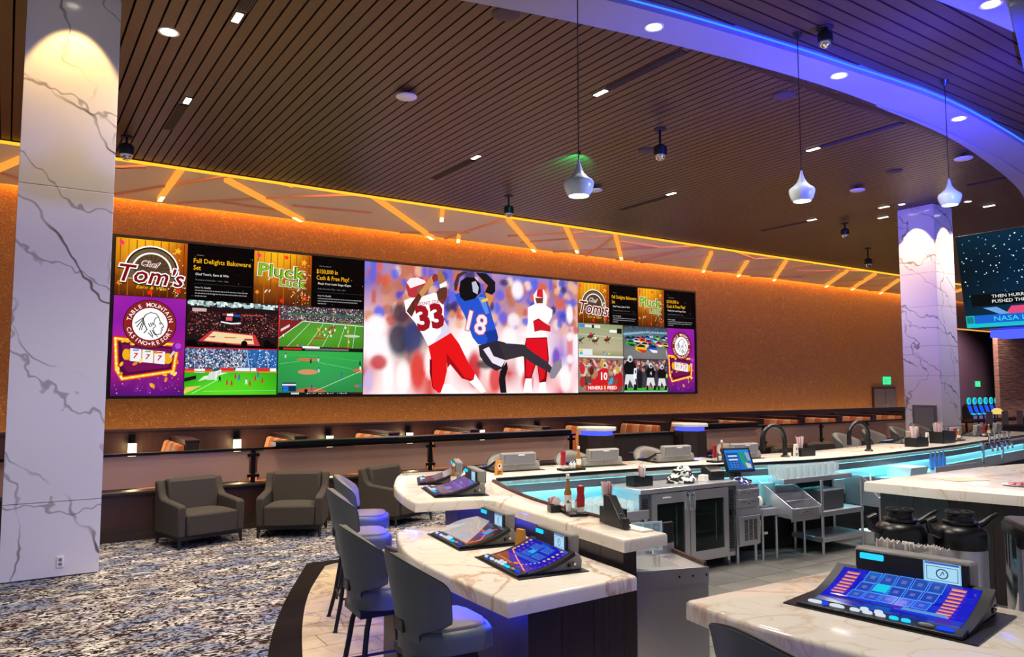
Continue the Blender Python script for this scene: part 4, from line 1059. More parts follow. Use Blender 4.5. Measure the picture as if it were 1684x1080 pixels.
# main picture: two football players leaping for the ball
FIG=[('7a0a14',[(0.724,0.479),(0.832,0.487),(0.841,0.298),(0.826,0.097),(0.791,0.085),(0.778,0.272),(0.743,0.097),(0.716,0.120),(0.710,0.362)]),('d81020',[(0.724,0.467),(0.832,0.475),(0.834,0.298),(0.816,0.132),(0.795,0.097),(0.778,0.295),(0.743,0.132),(0.720,0.143)]),('fff4f6',[(0.732,0.736),(0.767,0.770),(0.830,0.761),(0.862,0.729),(0.858,0.668),(0.821,0.557),(0.835,0.487),(0.724,0.473),(0.732,0.619)]),('c81824',[(0.759,0.622),(0.787,0.648),(0.815,0.616),(0.850,0.584),(0.850,0.536),(0.800,0.544),(0.766,0.529)]),('fbe8ec',[(0.760,0.846),(0.781,0.902),(0.816,0.902),(0.834,0.845),(0.826,0.760),(0.767,0.764)]),('d02030',[(0.781,0.901),(0.809,0.903),(0.812,0.830),(0.777,0.836)]),('6a3a2c',[(0.770,0.824),(0.812,0.830),(0.809,0.782),(0.777,0.777)]),('fff8f8',[(0.720,0.126),(0.750,0.126),(0.753,0.004),(0.706,0.005)]),('fff8f8',[(0.791,0.091),(0.823,0.097),(0.826,0.003),(0.784,0.004)]),('b8323a',[(0.167,0.833),(0.175,0.886),(0.202,0.912),(0.235,0.913),(0.255,0.880),(0.263,0.849),(0.252,0.757),(0.219,0.763),(0.197,0.749),(0.178,0.757)]),('f4e6ea',[(0.170,0.865),(0.183,0.898),(0.213,0.912),(0.246,0.894),(0.252,0.874),(0.208,0.840),(0.186,0.821)]),('8c5a4a',[(0.213,0.825),(0.252,0.863),(0.266,0.834),(0.255,0.758),(0.224,0.753)]),('f8f2f8',[(0.160,0.723),(0.189,0.748),(0.219,0.752),(0.286,0.800),(0.308,0.798),(0.331,0.705),(0.331,0.597),(0.363,0.488),(0.309,0.424),(0.264,0.374),(0.242,0.451),(0.208,0.552),(0.189,0.592),(0.168,0.631)]),('d9cfe4',[(0.308,0.584),(0.331,0.597),(0.363,0.488),(0.309,0.424),(0.286,0.402),(0.320,0.489)]),('5a2c20',[(0.170,0.641),(0.194,0.717),(0.222,0.790),(0.246,0.809),(0.224,0.722),(0.192,0.597)]),('c98a50',[(0.222,0.790),(0.274,0.931),(0.300,0.947),(0.302,0.910),(0.263,0.828),(0.235,0.755)]),('8a3030',[(0.277,0.921),(0.285,0.953),(0.302,0.947),(0.304,0.905),(0.285,0.880)]),('a8703c',[(0.302,0.980),(0.311,0.999),(0.331,0.942),(0.343,0.879),(0.314,0.842),(0.307,0.905)]),('5e3324',[(0.297,0.807),(0.314,0.847),(0.344,0.852),(0.344,0.771),(0.326,0.709),(0.305,0.744)]),('fafafa',[(0.310,0.868),(0.340,0.902),(0.345,0.867),(0.315,0.840)]),('e01418',[(0.264,0.374),(0.309,0.424),(0.363,0.488),(0.401,0.399),(0.443,0.249),(0.473,0.162),(0.467,0.113),(0.425,0.129),(0.378,0.247),(0.346,0.309),(0.346,0.182),(0.332,0.065),(0.332,0.017),(0.309,0.007),(0.287,0.044),(0.270,0.170),(0.275,0.285)]),('a00c14',[(0.343,0.320),(0.378,0.247),(0.425,0.129),(0.467,0.113),(0.455,0.102),(0.413,0.123),(0.360,0.235),(0.348,0.203)]),('700810',[(0.270,0.274),(0.280,0.264),(0.281,0.065),(0.295,0.033),(0.287,0.039),(0.271,0.159)]),('fbfaff',[(0.473,0.162),(0.525,0.019),(0.504,-0.002),(0.446,0.097),(0.467,0.113)]),('fbfaff',[(0.332,0.075),(0.360,0.080),(0.401,0.005),(0.318,0.004)]),('17141c',[(0.474,0.997),(0.524,1.001),(0.568,0.930),(0.568,0.850),(0.549,0.813),(0.517,0.831),(0.533,0.895),(0.492,0.961)]),('4a2c26',[(0.375,0.885),(0.390,0.964),(0.419,1.001),(0.443,1.011),(0.425,0.976),(0.401,0.944),(0.387,0.832),(0.377,0.831)]),('d08a50',[(0.520,0.837),(0.561,0.815),(0.539,0.710),(0.526,0.787)]),('2450c8',[(0.378,0.798),(0.401,0.818),(0.425,0.750),(0.474,0.780),(0.498,0.817),(0.523,0.809),(0.548,0.667),(0.583,0.467),(0.580,0.439),(0.523,0.396),(0.486,0.404),(0.461,0.458),(0.425,0.630),(0.393,0.735)]),('163690',[(0.517,0.507),(0.573,0.534),(0.583,0.467),(0.580,0.439),(0.523,0.396),(0.532,0.452)]),('5c86e0',[(0.486,0.793),(0.517,0.797),(0.539,0.666),(0.523,0.652)]),('f0c030',[(0.500,0.770),(0.531,0.794),(0.534,0.769),(0.505,0.748)]),('0c0c12',[(0.398,0.834),(0.404,0.912),(0.431,0.950),(0.468,0.951),(0.495,0.906),(0.499,0.839),(0.474,0.780),(0.425,0.750),(0.404,0.780)]),('b8bcd0',[(0.456,0.910),(0.474,0.924),(0.489,0.871),(0.483,0.814),(0.462,0.833)]),('2a2630',[(0.489,0.394),(0.580,0.439),(0.618,0.425),(0.618,0.277),(0.605,0.209),(0.573,0.186),(0.522,0.240),(0.495,0.306)]),('e8dcec',[(0.510,0.362),(0.538,0.386),(0.560,0.309),(0.618,0.277),(0.598,0.220),(0.554,0.253)]),('352f38',[(0.586,0.422),(0.711,0.414),(0.744,0.364),(0.827,0.274),(0.866,0.204),(0.848,0.168),(0.827,0.191),(0.751,0.259),(0.703,0.315),(0.618,0.277)]),('8a8490',[(0.841,0.168),(0.866,0.263),(0.906,0.301),(0.909,0.229),(0.869,0.127),(0.847,0.127)]),('16141a',[(0.592,0.186),(0.624,0.266),(0.630,0.210),(0.617,0.131),(0.623,0.001),(0.594,-0.002),(0.585,0.108)]),]
u0, u1, v0, v1 = XC, XD, VZ0 + .01, VZ1 - .01; w = u1 - u0; h = v1 - v0
P = wallpic()
BG = [['e8b8c0', 'fff0f2', 'f4d8dc', 'd04848', 'fbe8ea', 'fff4f4', 'e88a80', 'fff0f0', 'f8d8dc', 'fff4f6', 'e04858', 'fff0f2'],
 ['c04048', 'fff0f0', 'e89888', 'e0483c', 'ffe8e8', 'd03038', 'fff0f0', 'c82a30', 'fff0f2', 'd84048', 'fff4f4', 'f0c0c8'],
 ['f4e0e4', 'fff4f6', '5c4850', 'f4d4c8', 'fff4f4', 'e8b0a8', 'fff0f0', 'fff4f4', 'c05058', 'fbe8ea', '9a78d0', 'fff0f4'],
 ['fff0f4', 'e8b8b8', '34385c', '383c6c', 'f8d8d0', 'fff0f0', 'f8d0c8', 'e8c8d0', 'fff4f6', 'e8d8e4', 'd8a8c0', 'fff4f8'],
 ['c8a0c0', 'd89888', 'b07078', '8468a8', 'c898b0', 'e8b8a8', '9088d0', 'c08a98', 'd8a090', '9080c0', 'c08a98', 'e8a898'],
 ['6a68c4', 'c07868', 'a86058', '6468cc', '8a70b8', 'd89888', '7070d0', 'b08098', '9470b8', 'b87870', '6c68c8', 'c88878'],
 ['7c78d0', '9a88c8', 'd06858', 'b87878', '5c64d4', '6a70d4', 'c8909c', '8478cc', '6a6cd0', '9c7cb8', '7c74cc', 'b08098']]
rr = random.Random(12)
BL = []
for i in range(190):
    BL.append((rr.uniform(.0, 1), rr.uniform(.56, 1.0), rr.uniform(.010, .024), rr.uniform(.03, .06), rr.choice(['5a60d0', 'd08a68', 'e8b090', '4048b8', 'c05a50', '3c3060', 'f0d0c8', '6a60d0', 'b87058', '5a64dc', 'd8603c'])))
BL += [(.05, .52, .04, .08, 'fff4f6'), (.05, .36, .055, .11, 'fff0f4'), (.14, .42, .045, .13, '2c2c44'), (.20, .44, .04, .12, '3a3f70'), (.15, .62, .04, .08, '3c2c40'), (.10, .14, .022, .14, 'fff4f4'), (.16, .13, .03, .13, 'fff6f6'), (.22, .18, .03, .16, 'd83a34'), (.27, .24, .02, .12, 'fff0f0'), (.06, .24, .035, .06, 'c02830'), (.44, .40, .05, .12, 'fff4f6'), (.47, .58, .028, .06, 'fff0f0'), (.47, .20, .03, .15, 'c8202c'), (.53, .24, .05, .04, '40343c'), (.57, .12, .03, .12, 'd83038'), (.64, .46, .04, .10, 'fff2f4'), (.66, .62, .03, .06, 'f4e8ec'), (.70, .30, .03, .16, 'fff6f8'), (.73, .10, .03, .10, 'd82c38'), (.88, .30, .022, .1, '7040b8'), (.93, .12, .03, .12, 'fff2f4'), (.955, .70, .018, .085, 'fff6fa'), (.955, .40, .016, .2, 'd87878'), (.955, .30, .016, .04, 'fff0f2'), (.955, .50, .016, .04, 'fff0f2'), (.02, .10, .018, .09, 'c8b0e0'), (.68, .88, .03, .08, 'fbf4fa'), (.83, .55, .02, .06, 'f4e0e8')]
NU, NV = 120, 60
BGL = [[lin(c) for c in r] for r in BG]
def bgc(u, v):
    x, y = u * 11, v * 6; i, j = min(10, int(x)), min(5, int(y)); fx, fy = x - i, y - j
    return [(BGL[j][i][k] * (1 - fx) + BGL[j][i + 1][k] * fx) * (1 - fy) + (BGL[j + 1][i][k] * (1 - fx) + BGL[j + 1][i + 1][k] * fx) * fy for k in range(3)]
GR = [[bgc(i / NU, j / NV) for i in range(NU + 1)] for j in range(NV + 1)]
for (bx_, by_, ru, rv, hx) in BL:
    c3 = lin(hx)
    for j in range(max(0, int((by_ - 1.5 * rv) * NV)), min(NV, int((by_ + 1.5 * rv) * NV) + 1) + 1):
        for i in range(max(0, int((bx_ - 1.5 * ru) * NU)), min(NU, int((bx_ + 1.5 * ru) * NU) + 1) + 1):
            d = ((i / NU - bx_) / ru) ** 2 + ((j / NV - by_) / rv) ** 2
            a = max(0.0, min(1.0, 1.6 - 1.15 * d)) * .9
            if a > 0:
                g = GR[j][i]
                for k in range(3): g[k] += (c3[k] - g[k]) * a
P.grad(u0, v0, u1, v1, GR)
for c, pts in FIG:
    P.poly([(u0 + w * min(max(a, .002), .998), v0 + h * min(max(b, .004), .996)) for a, b in pts], c)
P.text('33', u0 + w * .278, v0 + h * .52, h * .185, '9c1420', 'c', 0, .05, R(11), sx=1.0)
P.text('FRESNO STATE', u0 + w * .268, v0 + h * .705, h * .028, 'b02028', 'c', 0, .01, R(10))
for off, col in ((.05, 'd85a3c'), (.02, 'ece4ec')): P.text('18', u0 + w * .472, v0 + h * .50, h * .165, col, 'c', 0, off, R(-14))
P.obj('picture_tile', vw, label='big picture of two football players leaping, numbers 33 and 18')
# horse race
u0, u1, v0, v1 = XD + .02, XE - .02, ZM + .02, ZT; w = u1 - u0; h = v1 - v0
P = wallpic(); P.grad(u0, v0, u1, v1, [['8a8a58', '808a58', '7a8450'], ['b0a488', 'b8ac90', 'b0a488'], ['a8a080', 'b0a888', 'aaa280'], ['9ca07c', 'a0a482', '98a078'], ['8a9468', '909a6c', '8a9264']])
P.line([(u0, v0 + h * .68), (u1 - .02, v0 + h * .60)], h * .012, 'd8d8c8'); P.line([(u0 + .02, v0 + h * .92), (u1 - .02, v0 + h * .80)], h * .008, 'c0c4a8')
for x, y, c in ((.04, .50, '30a8a0'), (.26, .62, 'c03048'), (.36, .50, 'e8e8e8'), (.63, .54, 'c82c30')):
    P.ell(u0 + w * x, v0 + h * y, w * .07 if x > .1 else w * .035, h * .05, '5a3420', 12, .15); P.ell(u0 + w * (x + .01), v0 + h * (y + .07), w * .025, h * .045, c, 9); P.line([(u0 + w * (x - .02), v0 + h * (y - .12)), (u0 + w * x, v0 + h * y), (u0 + w * (x + .05), v0 + h * (y - .12))], w * .009, '3a2416'); P.line([(u0 + w * x, v0 + h * y), (u0 + w * (x + .085), v0 + h * (y + .08))], w * .022, '5a3420')
P.rect(u0 + w * .02, v0 + h * .88, u0 + w * .13, v0 + h * .97, '2a8ae0'); P.rect(u0 + w * .14, v0 + h * .88, u0 + w * .48, v0 + h * .96, 'dcdcd8'); P.rect(u0 + w * .29, v0 + h * .87, u0 + w * .34, v0 + h * .96, '18181c'); P.rect(u0 + w * .69, v0 + h * .76, u0 + w * .85, v0 + h * .84, 'f0f0f0'); P.rect(u0 + w * .86, v0 + h * .74, u0 + w * .97, v0 + h * .89, '1a1a1e')
P.rect(u0 + .01, v0 + h * .07, u0 + w * .3, v0 + h * .25, 'dce0e4'); P.rect(u0 + w * .02, v0 + h * .16, u0 + w * .09, v0 + h * .22, 'e0c020'); P.rect(u0 + w * .02, v0 + h * .09, u0 + w * .09, v0 + h * .15, '20b0c0')
P.ell(u0 + w * .58, v0 + h * .13, w * .045, h * .04, 'd88a98', 12); P.ell(u0 + w * .62, v0 + h * .11, w * .025, h * .035, '30b0b8', 10); P.rect(u0 + w * .65, v0 + h * .1, u0 + w * .69, v0 + h * .15, 'e0d030'); P.rect(u0 + w * .53, v0 + h * .14, u0 + w * .57, v0 + h * .19, '30a050'); P.rect(u0, v0, u1, v0 + h * .06, 'e4e4e0')
P.obj('picture_tile', vw, label='horse race picture')
# race cars
u0, u1 = XE + .01, XF + .02; w = u1 - u0
P = wallpic(); P.grad(u0, v0, u1, v1, [['6a6a6c', '747474', '6c6c6e'], ['70706e', '7c7c7a', '747474'], ['606468', '686c70', '606468'], ['5a6a78', '5a6a7a', '506470'], ['2c3440', '343c48', '303844']])
P.poly([(u0, v0 + h * .70), (u0 + w * .5, v0 + h * .80), (u1 - .02, v0 + h * .80), (u1 - .02, v0 + h * .86), (u0 + w * .5, v0 + h * .86), (u0, v0 + h * .77)], '7ab0c8')
P.scatter(60, u0, v0 + h * .82, u1, v1, w * .02, ['4a5460', '20262e', '5c6a78'], 9)
def car(x, y, s, c, c2):
    X = lambda a, b: (u0 + w * (x + a * s), v0 + h * (y + b * s))
    P.poly([X(-.09, .03), X(-.02, .12), X(.08, .10), X(.10, .02), X(.10, -.08), X(.02, -.08), X(-.08, -.02)], c); P.poly([X(-.06, .05), X(-.01, .11), X(.07, .09), X(.08, .04)], '182030'); P.poly([X(.02, -.08), X(.10, -.08), X(.10, -.02), X(-.06, .0)], c2)
for x, y, s, c, c2 in ((.95, .70, .5, '2a3a6a', 'e8e8e8'), (.90, .64, .6, '1c2850', 'd0d0d8'), (.75, .66, .6, '38a040', 'e0d020'), (.60, .68, .6, 'e0e0e4', '3058c0'), (.52, .64, .7, '2858a8', '60c0e0'), (.42, .62, .7, 'c03a50', 'e8e8e8'), (.30, .60, .75, 'd04858', '1c2430'), (.20, .60, .75, '2a3a78', '38a8d0'), (.08, .60, .7, '28304a', '8090a8'), (.70, .56, .75, '30a8d8', 'e0e040'), (.78, .46, .8, 'd03a48', 'e8e8ea'), (.93, .42, .8, 'e0c020', '18203a'), (.40, .52, .9, 'e8741c', 'e8e8e8'), (.26, .52, .9, 'dce0e4', '2a2a38'), (.54, .50, .85, 'c8304a', '1c2840'), (.13, .46, 1.0, '2ca83c', '103818'), (.44, .40, 1.1, 'd8ccb0', 'c8b88c'), (.62, .30, 1.25, '2850b0', 'e8e8f0'), (.36, .30, 1.35, 'e0b818', 'c8302a')): car(x, y, s, c, c2)
P.ell(u0 + w * .97, v0 + h * .16, w * .012, h * .14, 'b8bcc0', 12, .2); P.obj('picture_tile', vw, label='stock car race picture')
# red team picture
u0, u1, v0, v1 = XD + .02, XE - .02, VZ0 + .03, ZM; w = u1 - u0; h = v1 - v0
P = wallpic(); P.rect(u0, v0, u1, v1, '8a7468')
P.scatter(240, u0, v0 + h * .45, u1, v1, w * .07, ['a03038', 'c8a068', 'd8d4d4', '3a2c30', '884040', 'b8b0a8', 'c04838'], 13); P.scatter(60, u0, v0, u1, v0 + h * .5, w * .09, ['3a342e', '8a8070', 'a02c30', '5a5048'], 14)
P.ell(u0 + w * .08, v0 + h * .68, w * .06, h * .16, 'c82830', 12); P.ell(u0 + w * .08, v0 + h * .30, w * .06, h * .16, 'b02a2c', 12)
S = lambda pts: [(u0 + w * a, v0 + h * b) for a, b in pts]
P.poly(S([(.24, .16), (.30, .36), (.42, .62), (.54, .72), (.64, .70), (.65, .40), (.62, .16)]), 'c81c24'); P.poly(S([(.27, .50), (.34, .38), (.42, .50), (.42, .62), (.32, .62)]), 'b07858')
P.ell(u0 + w * .54, v0 + h * .84, w * .085, h * .12, 'c89838', 16); P.ell(u0 + w * .58, v0 + h * .80, w * .05, h * .09, 'd8d0cc', 12); P.ell(u0 + w * .575, v0 + h * .79, w * .03, h * .05, '7a4a38', 10)
P.ell(u0 + w * .28, v0 + h * .62, w * .05, h * .12, '5a2418', 14, -.2); P.text('10', u0 + w * .56, v0 + h * .37, h * .22, 'f4ecec', 'c', 0, .03)
P.poly(S([(.66, .16), (.70, .34), (.80, .50), (.90, .62), (.985, .5), (.985, .16)]), 'b81c24'); P.ell(u0 + w * .84, v0 + h * .66, w * .075, h * .12, 'c8a048', 14); P.ell(u0 + w * .80, v0 + h * .62, w * .04, h * .07, 'dcd4cc', 10); P.poly(S([(.64, .22), (.70, .40), (.77, .44), (.74, .24)]), '38a0d8'); P.poly(S([(.74, .30), (.86, .44), (.84, .2), (.76, .16)]), '7a5038')
P.poly(S([(.14, .05), (.17, .22), (.86, .22), (.90, .05)]), 'd81c24'); P.text('NINERS', u0 + w * .20, v0 + h * .085, h * .10, 'f8f4f0', offset=.025, width=w * .32); P.text('FEED', u0 + w * .63, v0 + h * .085, h * .10, 'f8f4f0', offset=.025, width=w * .21); P.ell(u0 + w * .57, v0 + h * .135, w * .02, h * .07, 'd8c878', 12)
P.obj('picture_tile', vw, label='red team football picture reading NINERS FEED')
# black and white team picture
u0, u1 = XE + .01, XF + .02; w = u1 - u0
P = wallpic(); P.rect(u0, v0, u1, v1, '3c3a40'); P.rect(u0, v0, u1, v0 + h * .13, '3ca838')
P.scatter(220, u0, v0 + h * .62, u1, v1, w * .05, ['1c1c20', '8a6a58', 'c83a38', '2a2a30', '5a4a48', 'd0c8c8', '38353a'], 15)
S = lambda pts: [(u0 + w * a, v0 + h * b) for a, b in pts]
for x, s in ((.14, 1.25), (.60, 1.0), (.86, .95)):
    Q = lambda pts: S([(x + a * s, .06 + b * s) for a, b in pts])
    P.poly(Q([(-.09, .36), (-.12, .58), (-.06, .70), (.06, .70), (.11, .56), (.08, .36)]), '101014'); P.poly(Q([(-.08, .38), (-.11, .05), (-.06, .04), (-.01, .26), (.06, .04), (.11, .05), (.07, .38)]), 'd8d8dc'); P.poly(Q([(-.11, .0), (-.10, .14), (-.055, .14), (-.06, .0)]), '141418'); P.poly(Q([(.055, .0), (.06, .14), (.11, .14), (.12, .0)]), '141418'); P.ell(u0 + w * x, v0 + h * (.06 + .76 * s), w * .045 * s, h * .085 * s, 'c8ccd4', 14); P.ell(u0 + w * (x + .005), v0 + h * (.06 + .74 * s), w * .022 * s, h * .04 * s, '3a2a26', 10);
    if x == .60: P.text('4', u0 + w * x, v0 + h * (.06 + .46 * s), h * .12 * s, 'c8ccd4', 'c', 0, .02)
P.poly(S([(.20, .40), (.22, .72), (.28, .74), (.27, .40)]), 'e8ecf4'); P.ell(u0 + w * .25, v0 + h * .62, w * .02, h * .06, '3868c0', 10); P.poly(S([(.30, .12), (.29, .56), (.36, .70), (.41, .54), (.39, .12)]), '1a1a1e'); P.ell(u0 + w * .35, v0 + h * .74, w * .03, h * .06, '5a3c30', 10)
P.poly(S([(.54, .13), (.57, .25), (.61, .13)]), 'd84858'); P.ell(u0 + w * .97, v0 + h * .5, w * .02, h * .07, 'c8d838', 10); P.rect(u0, v0, u0 + w * .97, v0 + h * .03, 'b8bcc0')
P.obj('picture_tile', vw, label='black and silver team football picture')

# ================================================================== CEILING FIXTURES
exit_sign((36.95, WY - .001, 2.12), 'green lit exit sign over the far wall door', 1.15)
exit_sign((59.0, 26.99, 1.98), 'green lit exit sign on the plum wall over the slot machines', 1.2)
def rect_light(x, y, label, power=0):
    t = thing('ceiling_light', label, 'light', (x, y, HC), 0, 'small rectangular lights between the slats')
    MB().box(-.055, .055, -.15, .15, -.010, 0.0).obj('bezel', 'black', t)
    for i in (-1, 0, 1):
        MB().box(-.042, .042, i * .09 - .038, i * .09 + .038, -.016, -.009).obj('lens', 'lamp', t)
    if power: lamp('SPOT', 'bulb', (x, y, HC - .06), power, WARM, (x, y, 0), .06, 118, .6)
RL = [(2.20, 9.42, 'near the round downlight'), (2.23, 12.70, 'third row near the left column'), (7.63, 12.70, 'over the middle of the video wall'), (7.53, 8.76, 'beside the long vent by the first pendant'), (12.98, 12.57, 'right of the first pendant'), (12.79, 8.63, 'left of the second pendant'), (18.28, 12.44, 'in front of the far column, leftmost'), (18.49, 10.5, 'right at the left face of the far column'), (19.62, 11.18, 'behind the far column'), (20.6, 8.95, 'right of the far column'), (-3.0, 9.4, 'left out of the picture'), (-3.0, 12.7, 'left back corner')]
for i, (x, y, s) in enumerate(RL):
    if i < 10: rect_light(x, y, 'small rectangular ceiling light ' + s, 0 if i in (7, 8) else 620)
def vent(x, y0, y1, label):
    t = thing('linear_vent', label, 'vent', (x, (y0 + y1) / 2, HC), 0, 'linear vents between the slats')
    L = y1 - y0
    MB().box(-.075, .075, -L / 2, L / 2, -.008, 0).obj('plate', 'black_matte', t)
    for i in (-2, -1, 0, 1, 2):
        MB().box(i * .03 - .006, i * .03 + .006, -L / 2 + .02, L / 2 - .02, -.014, -.007).obj('blade', 'speaker', t)
for x, a, b, s in ((2.21, 7.9, 9.20, 'at the top edge of the picture'), (2.22, 12.93, 14.37, 'near the left column'), (7.70, 12.92, 14.6, 'over the video wall'), (7.53, 7.0, 8.57, 'reaching the soffit band left'), (13.1, 12.85, 14.5, 'right of the first pendant'), (12.80, 6.87, 8.44, 'reaching the soffit band right'), (18.36, 12.6, 14.2, 'left of the far column'), (18.1, 7.4, 8.3, 'beside the third pendant')):
    vent(x, a, b, 'dark linear ceiling vent ' + s)
for (x, y), s in zip([(5.01, 10.45), (11.12, 13.15), (16.15, 9.79), (15.62, 7.21)], ['alone left of the first pendant', 'right beside the first pendant', 'left of the far column', 'right of the third pendant']):
    t = thing('disc_fixture', 'white disc hung close under the slats, ' + s, 'fixture', (x, y, HC), 0, 'white ceiling discs')
    MB().lathe([(.04, -.06), (.04, 0)], 12).obj('stem', 'black', t)
    MB().lathe([(0, -.085), (.15, -.085), (.165, -.075), (.165, -.06), (.05, -.055)], 24, cap=False).obj('disc', 'white_disc', t, smooth=True)
for (x, y), s in zip([(4.93, 7.50), (10.02, 7.25), (10.17, 10.48), (15.55, 8.58)], ['at the top edge beside the soffit', 'under the soffit left of the second pendant', 'beside the largest dome camera', 'in front of the far column']):
    t = thing('ceiling_speaker', 'flat brown ceiling speaker ' + s, 'speaker', (x, y, HC), 0, 'ceiling speakers')
    MB().lathe([(0, -.02), (.15, -.02), (.175, -.008), (.175, 0)], 22, cap=False).obj('grille', 'speaker', t, smooth=True)
def dome(x, y, label, s=1.0, drop=.16):
    t = thing('dome_camera', label, 'camera', (x, y, HC), 0, 'dome cameras')
    MB().lathe([(.10, -.02), (.11, -.01), (.11, 0)], 16).obj('mount_plate', 'black_matte', t)
    MB().lathe([(.022, -drop), (.022, -.01)], 10).obj('stem', 'black', t)
    MB().lathe([(.10 * s, -drop - .16 * s), (.105 * s, -drop - .14 * s), (.105 * s, -drop - .03 * s), (.07 * s, -drop), (0.0, -drop)], 18).obj('housing', 'black', t, smooth=True)
    MB().lathe([(.085 * s * math.cos(a), -drop - .16 * s - .085 * s * math.sin(a)) for a in (0, .3, .6, .9, 1.2, 1.57)], 18, cap=False).obj('dome', 'chrome', t, smooth=True)
for x, y, l, s, d in ((1.66, 15.22, 'black dome camera beside the left marble column', 1.25, .14), (9.89, 14.92, 'black dome camera over the right half of the video wall', 1.15, .25), (9.51, 9.46, 'largest black dome camera right of the first pendant', 1.15, .30), (19.46, 12.21, 'black dome camera left of the far column, upper', 1.1, .16), (23.66, 14.05, 'black dome camera left of the far column, lower', 1.2, .35), (8.52, 5.53, 'black dome camera on the bar ceiling by the second pendant cord', .9, .05)):
    dome(x, y, l, s, d)
can((1.56, 10.32), 'downlight', .13, 'lamp_w', 'round white downlight beside the left column')
lamp('SPOT', 'bulb', (1.56, 10.32, 6.55), 650, WARM, (1.6, 10.3, 0), .08, 110, .5)
for (x, y), s in zip([(6.51, 6.55), (9.77, 6.14), (13.04, 6.06)], ['nearest the first pendant', 'between the second pendant and the bar ceiling', 'above the third pendant']):
    can((x, y), 'downlight', .12, 'lamp_w', 'round downlight in the curved soffit, ' + s, z=6.50)
    lamp('SPOT', 'bulb', (x, y, 6.44), 540, (1, .93, .82), (x, y, 0), .06, 110, .5)
can((9.38, 3.95), 'downlight', .12, 'lamp_w', 'round downlight in the blue soffit at the top right corner', z=6.50)
lamp('SPOT', 'bulb', (9.38, 3.9, 6.40), 600, (1, .93, .82), (9.3, 3.9, 0), .06, 110, .5)
can((4.3, 2.6), 'downlight', .12, 'lamp_w', 'extra unseen downlight straight above the near counter', z=6.50)
lamp('SPOT', 'bulb', (3.9, 2.6, 6.40), 620, (1, .92, .80), (3.6, 2.6, 0), .1, 110, .5)  # extra spot added out of view above the near counter
lamp('SPOT', 'bulb', (1.2, 5.0, 6.40), 620, (1, .90, .76), (1.6, 5.6, 0), .1, 110, .5)  # second extra spot, added out of view without a fixture

for gx, gy, gp in ((50.5, 24.0, 2400), (54.2, 23.6, 2600), (60, 20, 1600)):  # spots added to brighten the dark gaming hall walls
    can((gx, gy), 'downlight', .12, 'lamp_w', 'added gaming hall downlight %s' % {50.5: 'nearest the plum return wall', 54.2: 'above the slot machine row', 60: 'before the stacked stone wall'}[gx], z=7.1)
    lamp('SPOT', 'bulb', (gx, gy, 7.0), gp, (1, .86, .8), (gx, gy + 2, 0), .1, 140, .6)
def pendant(x, y, zb, ztop, label, green=False):
    t = thing('pendant_lamp', label, 'lamp', (x, y, zb))
    pr = [(.108, 0.0), (.135, .04), (.155, .10), (.160, .14), (.150, .165), (.105, .20), (.062, .245), (.035, .30), (.018, .36), (.012, .40)]
    MB().lathe(pr, 28, cap=False).obj('shade', 'enamel', t, smooth=True)
    MB().lathe([(.0, .012), (.104, .010)], 24, cap=False).obj('bulb_glow', 'lamp_w', t, smooth=True)
    MB().cyl((0, 0, .39), (0, 0, ztop - zb - .08), .006, 6).obj('cord', 'black', t)
    MB().lathe([(.012, ztop - zb - .10), (.065, ztop - zb)], 14).obj('canopy', 'black', t, smooth=True)
    lamp('SPOT', 'bulb', (x, y, zb - .02), 120, (1, .86, .62), (x, y, 0), .08, 130, .5)
pendant(4.93, 6.10, 4.04, 6.50, 'white enamel teardrop pendant, leftmost and nearest')
pendant(8.36, 5.82, 4.40, 6.62, 'white enamel teardrop pendant, the middle one of three')
pendant(11.53, 5.54, 4.72, 6.62, 'white enamel teardrop pendant before the far column, rightmost')
# added green spot, stands in for a green glow on the slats
gl = thing('added_green_lamp', 'tiny added lamp for the green glow on the slats behind the first pendant', 'light', (9.15, 11.3, HC))
MB().lathe([(.03, -.05), (.03, 0)], 10).obj('can', 'black', gl)
lamp('SPOT', 'bulb', (9.15, 11.25, 6.30), 300, (.0, 1, .25), (9.40, 11.8, HC), .02, 70, .6)

# ================================================================== THE BAR
ZL, ZA = 1.10, 0.92
outer = [(3.22, 3.56)] + smooth_path([(3.26, 3.9), (3.31, 4.4), (3.37, 4.95), (3.44, 5.40)], 3) + [(3.39, 5.50), (2.82, 5.63)] + smooth_path([(2.86, 5.85), (2.95, 6.2), (3.1, 6.65), (3.31, 7.08), (3.46, 7.36)], 3) + [(3.62, 7.60), (4.14, 7.54)] + smooth_path([(5.47, 7.36), (6.76, 7.20), (8.4, 6.98), (9.95, 6.84), (11.9, 7.04), (13.5, 7.2), (15.3, 7.5), (17.5, 7.9)], 3)
inner = [(17.7, 6.9)] + smooth_path([(16.47, 6.73), (14.67, 6.53), (12.82, 6.25), (11.31, 6.12), (9.97, 6.02), (8.62, 6.05), (7.79, 6.22), (6.49, 6.45), (5.53, 6.55), (4.88, 6.61), (4.20, 6.65)], 3) + smooth_path([(4.10, 6.52), (3.84, 5.74), (3.66, 4.95), (3.60, 3.95), (3.61, 3.58)], 3)
bt = thing('bar_counter', 'long white marble bar top running from the ledge round the far console row', 'counter', (3.4, 5.5, ZL - .08))
ox, oy, oz = 3.4, 5.5, ZL - .08
loc = lambda pts: [(a - ox, b - oy) for a, b in pts]
MB().slab(loc(outer + inner), 0.0, 0.08, 0.02, 3).obj('slab', 'marble_top', bt, smooth=True)
